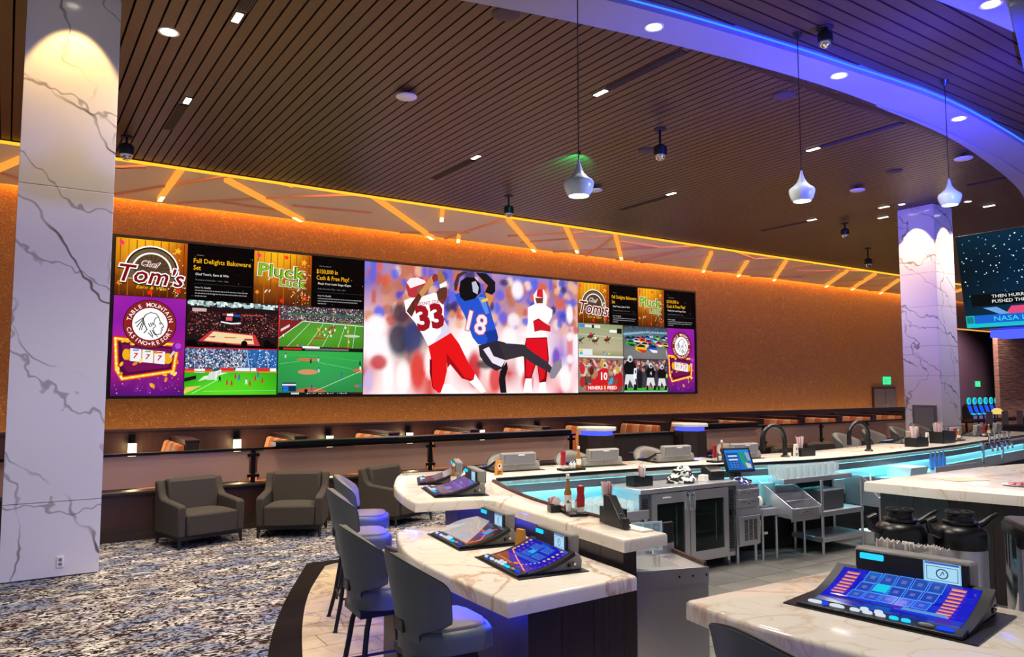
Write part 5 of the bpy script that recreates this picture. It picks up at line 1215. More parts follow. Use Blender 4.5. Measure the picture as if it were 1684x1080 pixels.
MB().tube([(a - ox, b - oy, 0.065) for a, b in smooth_path([(17.0, 6.78), (14.67, 6.50), (12.82, 6.22), (11.31, 6.09), (9.97, 5.99), (8.62, 6.02), (7.79, 6.19), (6.49, 6.42), (5.53, 6.52), (4.88, 6.58), (4.24, 6.62)], 3)], .022, 8).obj('drip_edge', 'black_metal', bt, smooth=True)
MB().tube([(a - ox, b - oy, 0.068) for a, b in smooth_path([(4.13, 6.50), (3.87, 5.73), (3.69, 4.95), (3.63, 3.97)], 4)], .024, 8).obj('drip_edge', 'copper_drip', bt, smooth=True)
# lower marble counter in front of the ledge
la = thing('poker_counter', 'lower white marble counter with two poker consoles, left of the sink', 'counter', (2.7, 4.4, ZA - .085))
A = smooth_path([(2.60, 5.52), (2.42, 5.1), (2.30, 4.69), (2.25, 4.2), (2.24, 3.84), (2.24, 3.38)], 3) + [(3.18, 3.41), (3.22, 3.6), (3.40, 5.50)]
MB().slab([(a - 2.7, b - 4.4) for a, b in A], 0, 0.085, 0.02, 3).obj('slab', 'marble_top', la, smooth=True)
# panelled bases
def base_wall(path, z0, z1, th, name, label, m='panel_wood', plank=0.3, cat='bar front'):
    t = thing(name, label, cat, (path[0][0], path[0][1], 0))
    bx_, by_ = path[0]
    for (a, b) in zip(path, path[1:]):
        u = Vector((b[0] - a[0], b[1] - a[1])); n = max(1, round(u.length / plank)); ang = math.atan2(u.y, u.x)
        for i in range(n):
            L = u.length / n; c = Vector(a) + u.normalized() * (i + .5) * L
            MB().obox((c.x - bx_, c.y - by_, (z0 + z1) / 2), (L - .004, th, z1 - z0), Matrix.Rotation(ang, 3, 'Z')).obj('panel', m, t)
    return t
base_wall([(3.32, 3.62), (3.41, 4.4), (3.50, 5.1), (3.56, 5.46)], 0, ZL - .08, .10, 'bar_plinth', 'dark panelled wall under the marble ledge behind the lower counter')
base_wall([(3.52, 5.60), (3.58, 6.2), (3.72, 6.7), (3.95, 7.1), (4.15, 7.16)], 0, ZL - .08, .06, 'bar_plinth', 'dark panelled base under the rounded end of the bar top')
base_wall([(4.15, 7.2), (5.47, 7.06), (6.76, 6.9), (8.4, 6.68), (9.95, 6.52), (11.9, 6.74), (13.5, 6.9), (15.3, 7.2), (17.4, 7.55)], 0, ZL - .08, .06, 'bar_plinth', 'dark panelled base under the far console row', plank=.6)
t = thing('counter_plinth', 'dark panelled end block under the lower marble counter', 'counter base', (2.85, 3.5, 0))
for i in range(3):
    MB().box(-.40 + i * .235, -.168 + i * .235, 0, .1, 0, ZA - .085).obj('panel', 'panel_wood', t)
MB().box(-.40, -.36, .1, 1.9, 0, ZA - .085).obj('panel', 'panel_wood', t)
for i in range(6): MB().box(-.36, .28, .1 + i * .3, .39 + i * .3, .02, .05).obj('foot_board', 'black_matte', t)
MB().box(-.46, -.435, .05, 1.25, ZA - .10, ZA - .088).obj('led_strip', 'led_under', t)
MB().tube([(-.56, .35, .55), (-.42, .35, .25)], .02, 6).obj('knee_bracket', 'black_metal', t)
t = thing('led_strip', 'blue LED strip under the rounded end of the bar top', 'light strip', (3.1, 6.3, ZL - .10))
MB().tube([(-.18, -.45, 0), (-.05, 0, 0), (.15, .5, 0), (.35, .85, 0)], .009, 6).obj('diffuser', 'led_under', t)
MB().tube([(-.18, -.45, .011), (-.05, 0, .011), (.15, .5, .011), (.35, .85, .011)], .007, 6).obj('channel', 'black_metal', t)
# near right counter
C = [(2.56, 2.43), (2.52, 2.15)] + smooth_path([(2.52, 2.1), (2.54, 1.86), (2.60, 1.4), (2.70, 0.8), (2.86, 0.0), (3.1, -1.0)], 3) + [(4.1, -1.0), (3.72, 0.6), (3.62, 1.6), (3.62, 2.40)]
rc = thing('near_counter', 'white marble counter in the near right corner carrying the big blue console', 'counter', (3.1, 1.4, ZL - .085))
MB().slab([(a - 3.1, b - 1.4) for a, b in C], 0, .085, .022, 3).obj('slab', 'marble_top', rc, smooth=True)
t = thing('counter_plinth', 'dark base under the near right counter', 'counter base', (3.1, 1.4, 0))
for i in range(10): MB().box(-.05, .40, .72 - i * .3, 1.01 - 0.005 - i * .3, 0, ZL - .086).obj('panel', 'panel_wood', t)
MB().box(-.20, -.175, -2.0, .8, ZL - .10, ZL - .088).obj('led_strip', 'led_under', t)
# service counter with the coffee urns behind it
t = thing('service_counter', 'steel service counter behind the big console, holding coffee urns', 'counter', (4.0, 1.2, 0))
MB().box(-.36, .30, -2.0, 1.15, .86, .90).obj('top', 'steel', t, bevel=.004)
for i in range(5): MB().box(-.34, .26, -1.98 + i * .62, -1.37 + i * .62, .05, .855).obj('door', 'panel_wood', t, bevel=.004)

# centre island
E0 = [(7.52, 4.60), (7.60, 3.9), (7.78, 3.2), (8.1, 2.0), (8.5, 0.5), (12.0, 0.5), (11.6, 4.45), (10.0, 4.62)]
t = thing('island_counter', 'thick white marble top of the island with papers on it', 'counter top', (9.5, 3.0, .95))
MB().slab([(a - 9.5, b - 3.0) for a, b in E0], 0, .10, .015, 2).obj('slab', 'marble_top', t, smooth=True)
base_wall([(7.66, 4.5), (7.75, 3.85), (7.93, 3.15), (8.25, 1.95), (8.6, .6)], 0, .95, .05, 'island_plinth', 'dark panelled island front behind the coffee urns', plank=.42)
base_wall([(7.75, 4.52), (9.9, 4.5), (11.5, 4.35)], 0, .95, .05, 'island_plinth', 'dark panelled far side of the island', plank=.42)

# ---------------------------------------------------------------- poker consoles
# local: origin at the middle of the plate's player edge, +y away from the player
def prof(t):
    """concave screen profile: y, z"""
    y = .07 + .33 * t
    z = .018 + .02 * t + .075 * t * t
    return y, z
def console(label, screen, film=False, sc=1.0):
    t = thing('poker_console', label, 'game console', (0, 0, 0), 0, 'bar top poker consoles')
    w = .28
    MB().box(-.33, .33, 0, .48, 0, .006).obj('base_plate', 'black', t)
    # body: grey wedge
    pts = [(.02, .008), (.46, .008), (.465, .06), (.445, .10), (.40, .108)] + [(prof(k / 8)[0], prof(k / 8)[1] - .012) for k in range(8, -1, -1)] + [(.03, .020)]
    MB().extr(pts, 'x', -w + .008, w - .008).obj('body', 'grey_plastic', t, bevel=.006)
    # black bezel shell with rounded top corners
    def bez(u, v):
        y, z = prof(v * 1.02); return ((u - .5) * 2 * (w + .006), y, z)
    MB().shell(2, 10, lambda u, v: (bez(u, v)[0], bez(u, v)[1] - .002, bez(u, v)[2] + .0), lambda u, v: (bez(u, v)[0], bez(u, v)[1] + .004, bez(u, v)[2] - .022)).obj('bezel', 'black', t, smooth=True)
    def sf(u, v, h):
        y, z = prof(.04 + .92 * v)
        return ((u - .5) * 2 * (w - .030), y - h * .4 - .0025, z + h + .0012)
    p = Pic(sf, .00035); screen(p); p.obj('screen', t, 'pic_screen')
    # button deck
    dk = MB().extr([(.012, .006), (.085, .006), (.085, .026), (.07, .028), (.014, .018)], 'x', -w - .004, w + .004).obj('button_deck', 'black', t, bevel=.003)
    for i, (x, m, ww) in enumerate(((-.22, 'btn_white', .03), (-.185, 'btn_blue', .012), (-.14, 'btn_white', .028), (-.075, 'btn_white', .018), (-.03, 'btn_white', .018), (.015, 'btn_white', .018), (.06, 'btn_cyan', .016), (.10, 'btn_cyan', .016), (.165, 'grey_plastic', .026), (.225, 'btn_blue', .028))):
        MB().lathe([(0, .010), (.75, .010), (1, .006), (1, 0)], 14, cap=False).tf(Matrix.Translation((x, .042, .0225)) @ Matrix.Diagonal((ww, .011, 1, 1))).obj('button', m, dk, smooth=True)
    for i, x in enumerate((-.05, .0)): MB().lathe([(0, .009), (.013, .009), (.016, 0)], 12, cap=False).tf(Matrix.Translation((x, .066, .026))).obj('button', 'btn_white', dk, smooth=True)
    # header
    hd = MB().extr([(.40, .075), (.405, .198), (.418, .207), (.475, .203), (.485, .190), (.475, .07), (.44, .06)], 'x', -.215, .215).obj('header', 'grey_plastic', t, bevel=.012)
    MB().box(-.205, .205, .392, .4045, .098, .196).obj('header_face', 'black', hd, bevel=.004)
    def hf(u, v, h): return (u, .3915 - h, v - .062 )
    p = Pic(hf, .0003); p.rect(.05, .165, .18, .255, '8ac8f0'); p.rect(.056, .172, .174, .243, 'b8e4f8'); p.rect(.06, .178, .17, .238, '4a80a8'); p.rect(.063, .181, .167, .235, 'a8dcf8'); p.ring(.115, .208, .017, .022, '384a68', 20); p.line([(.108, .199), (.118, .218), (.122, .205)], .003, '384a68'); p.rect(.056, .246, .174, .253, '4050c0')
    p.obj('header_lcd', hd, 'pic_screen')
    MB().box(-.185, -.095, .380, .394, .160, .186).obj('player_light', 'btn_cyan', hd, bevel=.004)
    MB().box(-.185, .185, .488, .492, .09, .19).obj('rear_panel', 'grey_panel', hd)
    MB().box(-.06, .02, .490, .496, .175, .188).obj('rear_plate', 'white', hd)
    MB().lathe([(0, .006), (.009, .006), (.011, 0)], 10, cap=False).tf(Matrix.Translation((0, .466, .045)) @ Matrix.Rotation(R(-90), 4, 'X')).obj('rear_lock', 'chrome', t)
    for y, z in ((.37, .040), (.405, .045)):
        for sx in (-1, 1):
            MB().lathe([(0, .008), (.009, .008), (.012, .004), (.012, 0)], 12, cap=False).tf(Matrix.Translation((sx * w, y, z)) @ Matrix.Rotation(R(90 * sx), 4, 'Y')).obj('side_lock', 'chrome' if y > .38 else 'black', t, smooth=True)
    for x in (-.16, .16):
        y, z = prof(1.0); MB().box(x - .03, x + .03, y - .004, y + .003, z - .001, z + .004).obj('light_bar', 'white', t)
    if film:
        def ff(u, v):
            y, z = prof(.05 + .9 * v); return ((u - .5) * 1.9 * w * (1 - .55 * v) - .12 * v, y - .01 - .012 * math.sin(PI * v), z + .02 + .03 * math.sin(PI * v) * (1 - u))
        MB().shell(8, 8, ff, lambda u, v: tuple(Vector(ff(u, v)) - Vector((0, 0, .0012)))).obj('peeling_film', mat('protective_film', 'c4ccd4', .12, alpha=.42), t, smooth=True, label='clear protective film half peeled off the screen')
    return t
def scr_cards(p):
    p.rect(0, 0, 1, 1, '0a16c8', 8)
    p.rect(0, .0, 1, .2, '0a1a9c', 2); p.poly([(.0, .03), (.0, .2), (.2, .12), (.32, .05)], '5a6aa0')
    for i, x in enumerate((.10, .865)):
        for j in range(7 if i == 0 else 9):
            y = .93 - j * .085; p.rect(x - .05, y - .06, x + .05, y - .005, 'c85878'); p.rect(x - .045, y - .055, x + .045, y - .03, 'f0b070')
    for r, (y0, y1, col) in enumerate(((.70, .95, '1c50b8'), (.43, .67, '1846b8'), (.17, .40, '1c54c8'))):
        for k in range(5):
            x = .22 + k * .115 + (0, 0.0, 0.0)[r]
            p.rect(x, y0, x + .105, y1, '5a9ae8'); p.rect(x + .006, y0 + .015, x + .099, y1 - .015, col)
            p.rect(x + .02, (y0 + y1) / 2 - .02, x + .085, (y0 + y1) / 2 + .02, '4a6ac8'); p.rect(x + .035, (y0 + y1) / 2 - .035, x + .07, (y0 + y1) / 2 + .035, '6a6ab8')
    p.rect(.36, .42, .46, .62, '10d0f0'); p.rect(.64, .04, .93, .13, '5a98d8');
    p.rect(.16, .0, .6, .035, '2a2018'); p.rect(.56, .12, .63, .15, 'c04848'); p.poly([(.12, .1), (.18, .14), (.26, .1), (.2, .08)], 'f0d0b0')
def scr_menu(p):
    p.rect(0, 0, 1, 1, '1410b8', 8); p.poly([(0, 0), (0, .42), (.55, .04), (.6, 0)], '8a3a24'); p.poly([(0, .1), (0, .34), (.3, .16), (.2, .08)], '5a3898')
    p.grad(0, .0, .62, .14, [['a04a20', '983c1c', '7a2c18'], ['b05a28', 'a04820', '5a2838']])
    for wd, c in ((.035, 'c83a28'), (.016, 'ff9a60'), (.006, 'ffe0c8')): p.line([(.02, .60), (.02, .52), (.42, .30), (.90, .06), (.97, .02)], wd, c)
    for r in range(2):
        for k in range(2):
            x, y = .24 + k * .29, .50 + r * .22
            p.rect(x, y, x + .26, y + .19, '1c48c0')
            for q in range(4): p.rect(x + .02, y + .03 + q * .04, x + .24, y + .045 + q * .04, '4a78d8' if q else '6a90e0')
    p.rect(.24, .36, .84, .46, '2858c8')
    for i in range(5):
        for x in (.09, .92): p.ell(x, .92 - i * .1, .032, .026, 'e8b878', 10); 
    for i in range(5): p.ell(.90 - i * .03, .42 - i * .07, .022, .022, 'd8a8a8', 8)
    p.rect(.42, .58, .54, .70, '10b8f0')
    for i in range(6): p.ell(.16 + i * .08, .10 - i * .01, .03, .03, 'c88a58', 8, up=(i == 0))
    p.ell(.66, .10, .06, .035, 'f0902c', 12)
def scr_lava(p):
    p.grad(0, 0, 1, 1, [['2a3450', '3a4470', '5a3040', '6a2a28'], ['4a5a88', '4a5690', '6a3a40', '8a3a30'], ['5a4a60', '8a4438', '5a4a70', '3a2c50'], ['8a4a40', '7a4040', '4a3a58', '2a2438'], ['5a3030', '6a4048', '3a3048', '201c28']])
    for wd, c in ((.05, 'a83a28'), (.02, 'ff7040'), (.008, 'ffc0a0')): p.line([(.15, .95), (.4, .72), (.75, .70), (.95, .4), (.9, .05)], wd, c)
    for wd, c in ((.04, 'a83a28'), (.015, 'ff8050')): p.line([(.3, .60), (.55, .48), (.85, .9)], wd, c)
    p.rect(.68, .62, .84, .84, '10a8f0'); p.rect(.7, .5, .82, .62, '1838d0'); p.rect(.3, .2, .6, .38, '3a58b8'); p.rect(.1, .1, .5, .2, '5060a0')
def scr_dim(p):
    p.grad(0, 0, 1, 1, [['5a4a50', '4a3c48', '3a2c38'], ['4a3a5c', '443878', '3a3070'], ['4a3a88', '4a3e98', '40348c'], ['5a4a90', '504898', '443c88']])
    p.rect(.35, .22, .65, .52, '5a68b0'); p.ring(.5, .37, .07, .10, '8a98d0', 16)
    for i in range(6): p.ell(.84, .3 + i * .11, .03, .025, '8a80c8', 8, up=(i == 0))
    p.rect(.1, .62, .75, .66, '6258a8'); p.rect(.1, .74, .75, .78, '6258a8'); p.ell(.93, .82, .05, .05, '2058f0', 12)
def scr_dark(p):
    p.grad(0, 0, 1, 1, [['4a302c', '3a2424', '301c1c'], ['50383a', '48303a', '3a2628'], ['5a3c38', '4c3434', '3e2a28'], ['4a2e2a', '402826', '302020']])
    p.rect(.25, .2, .5, .5, '4a4880'); p.ell(.75, .6, .06, .06, 'a8d0c8', 14); p.rect(.5, .75, .9, .8, '5a4440')
def scr_off(p): p.rect(0, 0, 1, 1, '141a30', 6)
def place(t, front_l, front_r, z):
    a, b = Vector(front_l), Vector(front_r); u = b - a
    c = (a + b) / 2; t.location = (c.x, c.y, z); t.rotation_euler = (0, 0, math.atan2(u.y, u.x))
    return t
place(console('big blue poker console with a grid of cards, nearest the camera', scr_cards), (2.87, 2.15), (2.99, 1.41), ZL).scale = (1.14, 1.08, 1.0)
place(console('poker console with a blue menu and glowing orange streak on the lower counter', scr_menu), (2.62, 4.36), (2.53, 3.71), ZA)
place(console('poker console with half peeled clear film on the lower counter', scr_lava, True), (2.72, 5.22), (2.63, 4.58), ZA)
place(console('poker console with a dim violet screen on the rounded bar end', scr_dim), (3.25, 6.37), (3.07, 5.78), ZL)
place(console('poker console with a dark brown screen, furthest on the rounded bar end', scr_dark), (3.56, 7.08), (3.33, 6.60), ZL).scale = (.9, .9, 1)
far = console('back of a grey console on the far bar row, first from the left', scr_off)
rear = [((4.80, 7.02), -6), ((5.93, 6.89), -6), ((7.02, 6.76), -8), ((8.02, 6.52), -8), ((12.6, 6.78), 10), ((14.3, 6.92), 10), ((15.5, 7.08), 12), ((16.6, 7.22), 12)]
lab = ['', 'back of a grey console on the far bar row, second from the left', 'back of a grey console behind the folded cloth', 'back of a grey console behind the bar till screen', 'grey console right of the pink straws on the far bar', 'grey console on the far bar before the far column, right of the ketchup tray', 'grey console under the slot machines on the far bar', 'grey console furthest right on the far bar']
for i, ((x, y), r) in enumerate(rear):
    a = R(180 + r); q = rotz((0, .48), a)
    p = (x - q[0], y - q[1], ZL)
    if i == 0: far.location = p; far.rotation_euler = (0, 0, a)
    else: dup(far, p, a, lab[i])

# ================================================================== SEATING
def stool(label):
    """bar stool; local +y is where the sitter looks"""
    t = thing('bar_stool', label, 'stool', (0, 0, 0), 0, 'grey leather bar stools')
    Z0, ZT_ = .60, 1.16
    def Phi(v):
        if v < .36: return R(38)
        k = min(1, (v - .36) / .15); k = k * k * (3 - 2 * k)
        e = max(0, (v - .84) / .16)
        return R((38 + 46 * k) * (1 - .10 * e * e))
    def surf(u, v, d):
        s = (u - .5) * 2; ph = s * Phi(v)
        top = ZT_ - .13 * (abs(s) ** 1.7)
        z = Z0 + v * (top - Z0)
        r = .170 + .055 * v ** .8 + d
        if v > .5: r += .015 * (v - .5)
        x = r * math.sin(ph); y = -r * math.cos(ph)
        return (x * 1.04, y + .03 - .05 * v, z)
    MB().shell(20, 26, lambda u, v: surf(u, v, .030), lambda u, v: surf(u, v, -.004)).obj('back_shell', 'leather', t, smooth=True)
    def pad(u, v, d):
        v2 = .30 + .70 * v * .985; u2 = .5 + (u - .5) * .97
        b = .022 * (1 - (2 * u - 1) ** 6) * (1 - (2 * v - 1) ** 6)
        return surf(u2, v2, d - b)
    MB().shell(20, 14, lambda u, v: surf(.5 + (u - .5) * .97, .30 + .69 * v, -.004), lambda u, v: pad(u, v, -.034)).obj('back_pad', 'leather_pad', t, smooth=True)
    # piping along the free edge
    path = [surf(0, v / 26, .022) for v in range(0, 27)] + [surf(u / 18, 1, .022) for u in range(1, 18)] + [surf(1, v / 26, .022) for v in range(26, -1, -1)]
    MB().tube(path, .0065, 6).obj('piping', 'piping', t, smooth=True)
    hp = surf(.5, .33, .032)
    MB().box(-.055, .055, hp[1] - .006, hp[1] + .012, hp[2] - .035, hp[2] + .035).obj('handle_slot', 'black', t, bevel=.008)
    # seat cushion
    seat = [(.0, 0)] and [(-.15, -.15), (-.08, -.185), (.08, -.185), (.15, -.15), (.215, -.02), (.225, .17), (.19, .255), (.10, .285), (-.10, .285), (-.19, .255), (-.225, .17), (-.215, -.02)]
    MB().slab(seat, .645, .765, .045, 4).obj('seat', 'leather', t, smooth=True)
    MB().slab([(a * .88, b * .88) for a, b in seat], .755, .782, .02, 3).obj('seat_pad', 'leather_pad', t, smooth=True)
    MB().box(-.17, .17, -.17, .17, .60, .645).obj('seat_frame', 'stool_metal', t)
    for sx in (-1, 1):
        for sy in (-1, 1):
            MB().tube([(sx * .12, sy * .12 + .03, .62), (sx * .15, sy * .15 + .03, .52), (sx * .165, sy * .165 + .03, .40), (sx * .19, sy * .19 + .03, .22), (sx * .235, sy * .235 + .03, .012), (sx * .237, sy * .237 + .03, 0)], [.018, .018, .018, .018, .016, .024], 8).obj('leg', 'stool_metal', t, smooth=True)
    for a, b in (((-1, -1), (1, -1)), ((1, -1), (1, 1)), ((1, 1), (-1, 1)), ((-1, 1), (-1, -1))):
        MB().cyl((a[0] * .185, a[1] * .185 + .03, .25), (b[0] * .185, b[1] * .185 + .03, .25), .010, 8).obj('footrest_bar', 'stool_metal', t, smooth=True)
    return t
st = stool('grey leather bar stool nearest the camera at the lower counter')
st.location = (2.00, 3.74, .006); st.rotation_euler = (0, 0, R(-92))
for (x, y, r, l) in ((2.07, 4.66, -95, 'grey leather bar stool behind the nearest one at the lower counter'),
                     (2.62, 6.35, -104, 'grey leather bar stool at the rounded bar end, nearer of the pair'),
                     (3.02, 7.25, -116, 'grey leather bar stool at the rounded bar end, further of the pair'),
                     (2.42, 1.76, -96, 'slate bar stool cut by the bottom edge at the near counter'),
                     (5.22, 7.80, 172, 'stool back behind the first far console'),
                     (6.22, 7.72, 172, 'stool back behind the ketchup tray on the far bar'),
                     (7.50, 7.62, 170, 'stool back behind the second far console'),
                     (8.95, 7.42, 172, 'stool back behind the third far console'),
                     (12.9, 8.05, 186, 'stool back right of the second black faucet'),
                     (14.5, 8.45, 188, 'stool back left of the near pink straw caddy'),
                     (16.0, 8.75, 188, 'stool back behind the second pink straw caddy'),
                     (17.5, 9.1, 188, 'stool back beside the foot of the far column')):
    o = dup(st, (x, y, .006), R(r), l)
    if y < 2: o.scale = (1.12, 1.08, 1.04)
    if x > 5: o.scale = (1.14, 1.14, 1.03) if x < 10 else (1.5, 1.3, 1.02)

def armchair(label):
    """lounge chair; local -y is the front"""
    t = thing('armchair', label, 'chair', (0, 0, 0), 0, 'charcoal lounge armchairs')
    arm = [(-.36, .15), (.36, .15), (.40, .80), (.33, .81), (.29, .74), (.25, .64), (.18, .585), (-.30, .55), (-.36, .53)]
    for s in (-1, 1):
        MB().extr(arm, 'x', s * .39 - .055, s * .39 + .055).obj('arm', 'weave', t, bevel=.022)
    MB().extr([(.14, .30), (.22, .30), (.36, .80), (.34, .83), (.27, .83), (.22, .79)], 'x', -.335, .335).obj('backrest', 'weave', t, bevel=.03)
    MB().extr([(.22, .15), (.36, .15), (.405, .80), (.36, .81)], 'x', -.34, .34).obj('back_frame', 'weave', t, bevel=.012)
    def seat(u, v, top):
        x = (u - .5) * .67; y = -.385 + .56 * v
        z = .16 if not top else .405 + .045 * (1 - (2 * u - 1) ** 4) * (1 - (2 * v - 1) ** 4) + .02 * (1 - v)
        yy = y - (.02 * (1 - (2 * u - 1) ** 2) if v == 0 else 0)
        return (x, yy, z)
    MB().shell(10, 8, lambda u, v: seat(u, v, True), lambda u, v: seat(u, v, False)).obj('seat_cushion', 'weave', t, bevel=.02)
    MB().box(-.42, .42, -.35, .36, .11, .16).obj('base_rail', 'black_matte', t)
    for sx in (-1, 1):
        for sy in (-1, 1):
            MB().tube([(sx * .40, sy * .33, .14), (sx * .41, sy * .345, 0)], [.030, .018], 4).obj('leg', 'black_matte', t)
    return t
ch = armchair('charcoal armchair beside the left marble column')
ch.location = (2.22, 10.78, -.011); ch.rotation_euler = (0, 0, R(13))
dup(ch, (3.45, 10.70, -.011), R(-27), 'charcoal armchair just left of the bar stool pair')
dup(ch, (5.05, 10.72, -.011), R(24), 'charcoal armchair half hidden behind the bar stool pair')
for x, y, r, l in ((13.2, 10.2, 15, 'dark armchair back behind the faucet, left'), (15.0, 10.4, -10, 'long dark armchair back right of the straw caddy'), (16.6, 10.5, 10, 'dark armchair back behind the second faucet')):
    dup(ch, (x, y, -.011), R(r + 180), l)
# tables with chairs beyond the far column
def club(x, y, label, w=1.2):
    t = thing('club_sofa', label, 'sofa', (x, y, 0), R(-20))
    MB().box(-w, w, -.35, .35, .1, .45).obj('seat', 'black_matte', t, bevel=.04)
    MB().extr([(-.35, .1), (-.18, .1), (-.22, .98), (-.36, .98)], 'x', -w, w).obj('backrest', 'dark_cloth', t, bevel=.05)
    for s in (-1, 1): MB().box(s * w - .1, s * w + .1, -.35, .35, 0, .65).obj('arm', 'dark_cloth', t, bevel=.04)
club(23.8, 10.0, 'long dark sofa back right of the far column')

# ================================================================== STAFF SIDE OF THE BAR
# glass door fridge
FX, FY, FWd = 5.60, 5.93, 1.46
t = thing('bar_fridge', 'two door glass front steel back bar fridge in the middle of the bar', 'fridge', (FX, FY, .11), R(-1.5))
MB().box(0, FWd, .03, .48, 0, .05).obj('floor_pan', 'steel', t)
MB().box(0, .14, .03, .48, .05, .80).obj('side_box', 'steel', t)
MB().box(FWd - .14, FWd, .03, .48, .05, .80).obj('side_box', 'steel', t)
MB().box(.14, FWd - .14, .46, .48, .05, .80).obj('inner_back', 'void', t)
MB().box(.68, .72, .06, .46, .05, .80).obj('divider', 'steel_dk', t)
MB().box(-.02, FWd + .02, -.02, .50, .80, .85).obj('top', 'steel', t, bevel=.006)
for x0 in (.02, FWd - .12):
    g = MB().box(x0 - .005, x0 + .105, .018, .032, .05, .79).obj('grille', 'steel_dk', t)
    for i in range(34): MB().box(x0 + .012, x0 + .088, .008, .019, .09 + i * .0195, .099 + i * .0195).obj('louvre', 'black', g)
for k, (a, b) in enumerate(((.145, .70), (.71, FWd - .145))):
    d = MB().box(a, b, -.012, .025, .03, .12).obj('door', 'steel', t, label='steel framed glass door')
    MB().box(a, b, -.012, .025, .68, .79).obj('frame_rail', 'steel', d); MB().box(a, a + .075, -.012, .025, .12, .68).obj('frame_rail', 'steel', d); MB().box(b - .075, b, -.012, .025, .12, .68).obj('frame_rail', 'steel', d)
    MB().box(a + .07, b - .07, -.002, .006, .11, .69).obj('glass', 'tinted_glass', d)
    x = b - .03 if k == 0 else a + .03
    MB().tube([(x, -.012, .77), (x, -.045, .76), (x, -.045, .60), (x, -.012, .585)], .011, 8).obj('handle', 'chrome', d, smooth=True)
    MB().box(x - .018, x + .018, -.02, -.01, .735, .785).obj('latch', 'chrome', d)
    for z in (.30, .50): MB().box(a + .07, b - .07, .08, .44, z, z + .008).obj('shelf', 'steel_dk', d)
    MB().cyl((b - .12, .07, .2), (b - .12, .07, .62), .007, 6).obj('shelf_post', 'white', d)
MB().box(.30, .42, -.016, -.011, .735, .75).obj('name_plate', 'white', t)
MB().box(FWd - .10, FWd - .03, .0, .02, .46, .52).obj('lock_plate', 'black', t); MB().lathe([(0, .012), (.018, .012), (.02, 0)], 12, cap=False).tf(Matrix.Translation((FWd - .045, 0, .49)) @ Matrix.Rotation(R(90), 4, 'X')).obj('lock', 'chrome', t)
for x in (.1, .78, FWd - .12):
    w_ = MB().lathe([(.04, -.015), (.04, .015)], 14).tf(Matrix.Translation((x, .05, -.06)) @ Matrix.Rotation(R(90), 4, 'Y')).obj('caster', 'steel_dk', t, smooth=True)
    MB().box(x - .02, x + .02, .02, .08, -.06, 0).obj('fork', 'steel', w_)
o = MB().lathe([(.0, 0), (.09, 0), (.12, .04), (.10, .09), (.06, .13), (.03, .12), (.0, .10)], 9).tf(Matrix.Diagonal((1, .6, 1, 1))).obj('plastic_bag', mat('crumpled_bag', 'c8d0cc', .3, alpha=.6))
o.location = (FX + .86, FY + .22, .162 - .001); tag(o, 'crumpled clear plastic bag inside the fridge behind the right door', 'bag')
# drawer unit right of the fridge
t = thing('drawer_unit', 'narrow steel unit with two drawers over a vented door, right of the fridge', 'cabinet', (7.07, 5.88, 0), R(-3))
MB().box(0, .36, 0.02, .52, .20, .90).obj('body', 'steel', t)
for z in (.80, .69):
    d = MB().box(.005, .355, -.005, .02, z - .045, z + .05).obj('drawer', 'steel', t, bevel=.003)
    MB().lathe([(0, .01), (.009, .01), (.011, 0)], 10, cap=False).tf(Matrix.Translation((.17, -.005, z)) @ Matrix.Rotation(R(90), 4, 'X')).obj('lock', 'chrome', d)
    for x in (.05, .22): MB().box(x, x + .09, -.008, -.004, z + .012, z + .02).obj('emboss', 'steel_dk', d)
MB().box(.005, .355, 0, .02, .56, .635).obj('front_panel', 'steel', t)
d = MB().box(.01, .35, -.012, .015, .22, .545).obj('vented_door', 'steel', t, bevel=.003)
for c in range(3):
    for i in range(16): MB().box(.09 + c * .075, .145 + c * .075, -.015, -.011, .27 + i * .015, .278 + i * .015).obj('louvre', 'black', d)
for x in (.03, .33): MB().cyl((x, .05, 0), (x, .05, .2), .02, 10).obj('leg', 'steel', t, smooth=True)
# dump sink with bottle steps
t = thing('speed_rail_sink', 'steel underbar station with stepped bottle rails and a small sink', 'bar station', (7.47, 5.84, 0), R(-3))
t.scale = (.77, .88, 1)
MB().box(0, .32, .0, .5, .52, .60).obj('sink_front', 'steel', t); MB().box(0, .32, .08, .52, .60, .615).obj('sink_deck', 'steel_dk', t)
for x in (.02, .33, .98): MB().cyl((x, .04, 0), (x, .04, .56), .019, 10).obj('leg', 'steel', t, smooth=True)
for x in (.30, .98): MB().extr([(-.25, .50), (.52, .50), (.52, .92), (.35, .92), (-.25, .62)], 'x', x, x + .014).obj('side_wall', 'steel', t)
for i in range(4):
    y = -.22 + i * .14; z = .58 + i * .07
    MB().box(.314, .98, y, y + .012, z - .09, z + .03).obj('rail_front', 'steel', t, bevel=.003); MB().box(.314, .98, y + .012, y + .13, z - .09, z - .08).obj('rail_floor', 'steel_dk', t)
MB().box(.314, .98, -.23, -.22, .46, .60).obj('apron', 'steel', t); MB().tube([(.5, -.235, .55), (.72, -.235, .56)], .007, 6).obj('pull', 'chrome', t)
MB().tube([(.03, .1, .46), (.06, .1, .40), (.08, .1, .30), (.2, .1, .30)], .018, 8).obj('drain_pipe', 'white', t, smooth=True)
o = MB().lathe([(0, 0), (.05, .01), (.06, .05), (.05, .10), (.02, .13), (0, .13)], 10).obj('towel_bundle', 'paper', None, smooth=True); o.location = (7.55, 5.98, .612); tag(o, 'rolled white bar towel on the small sink deck', 'towel')
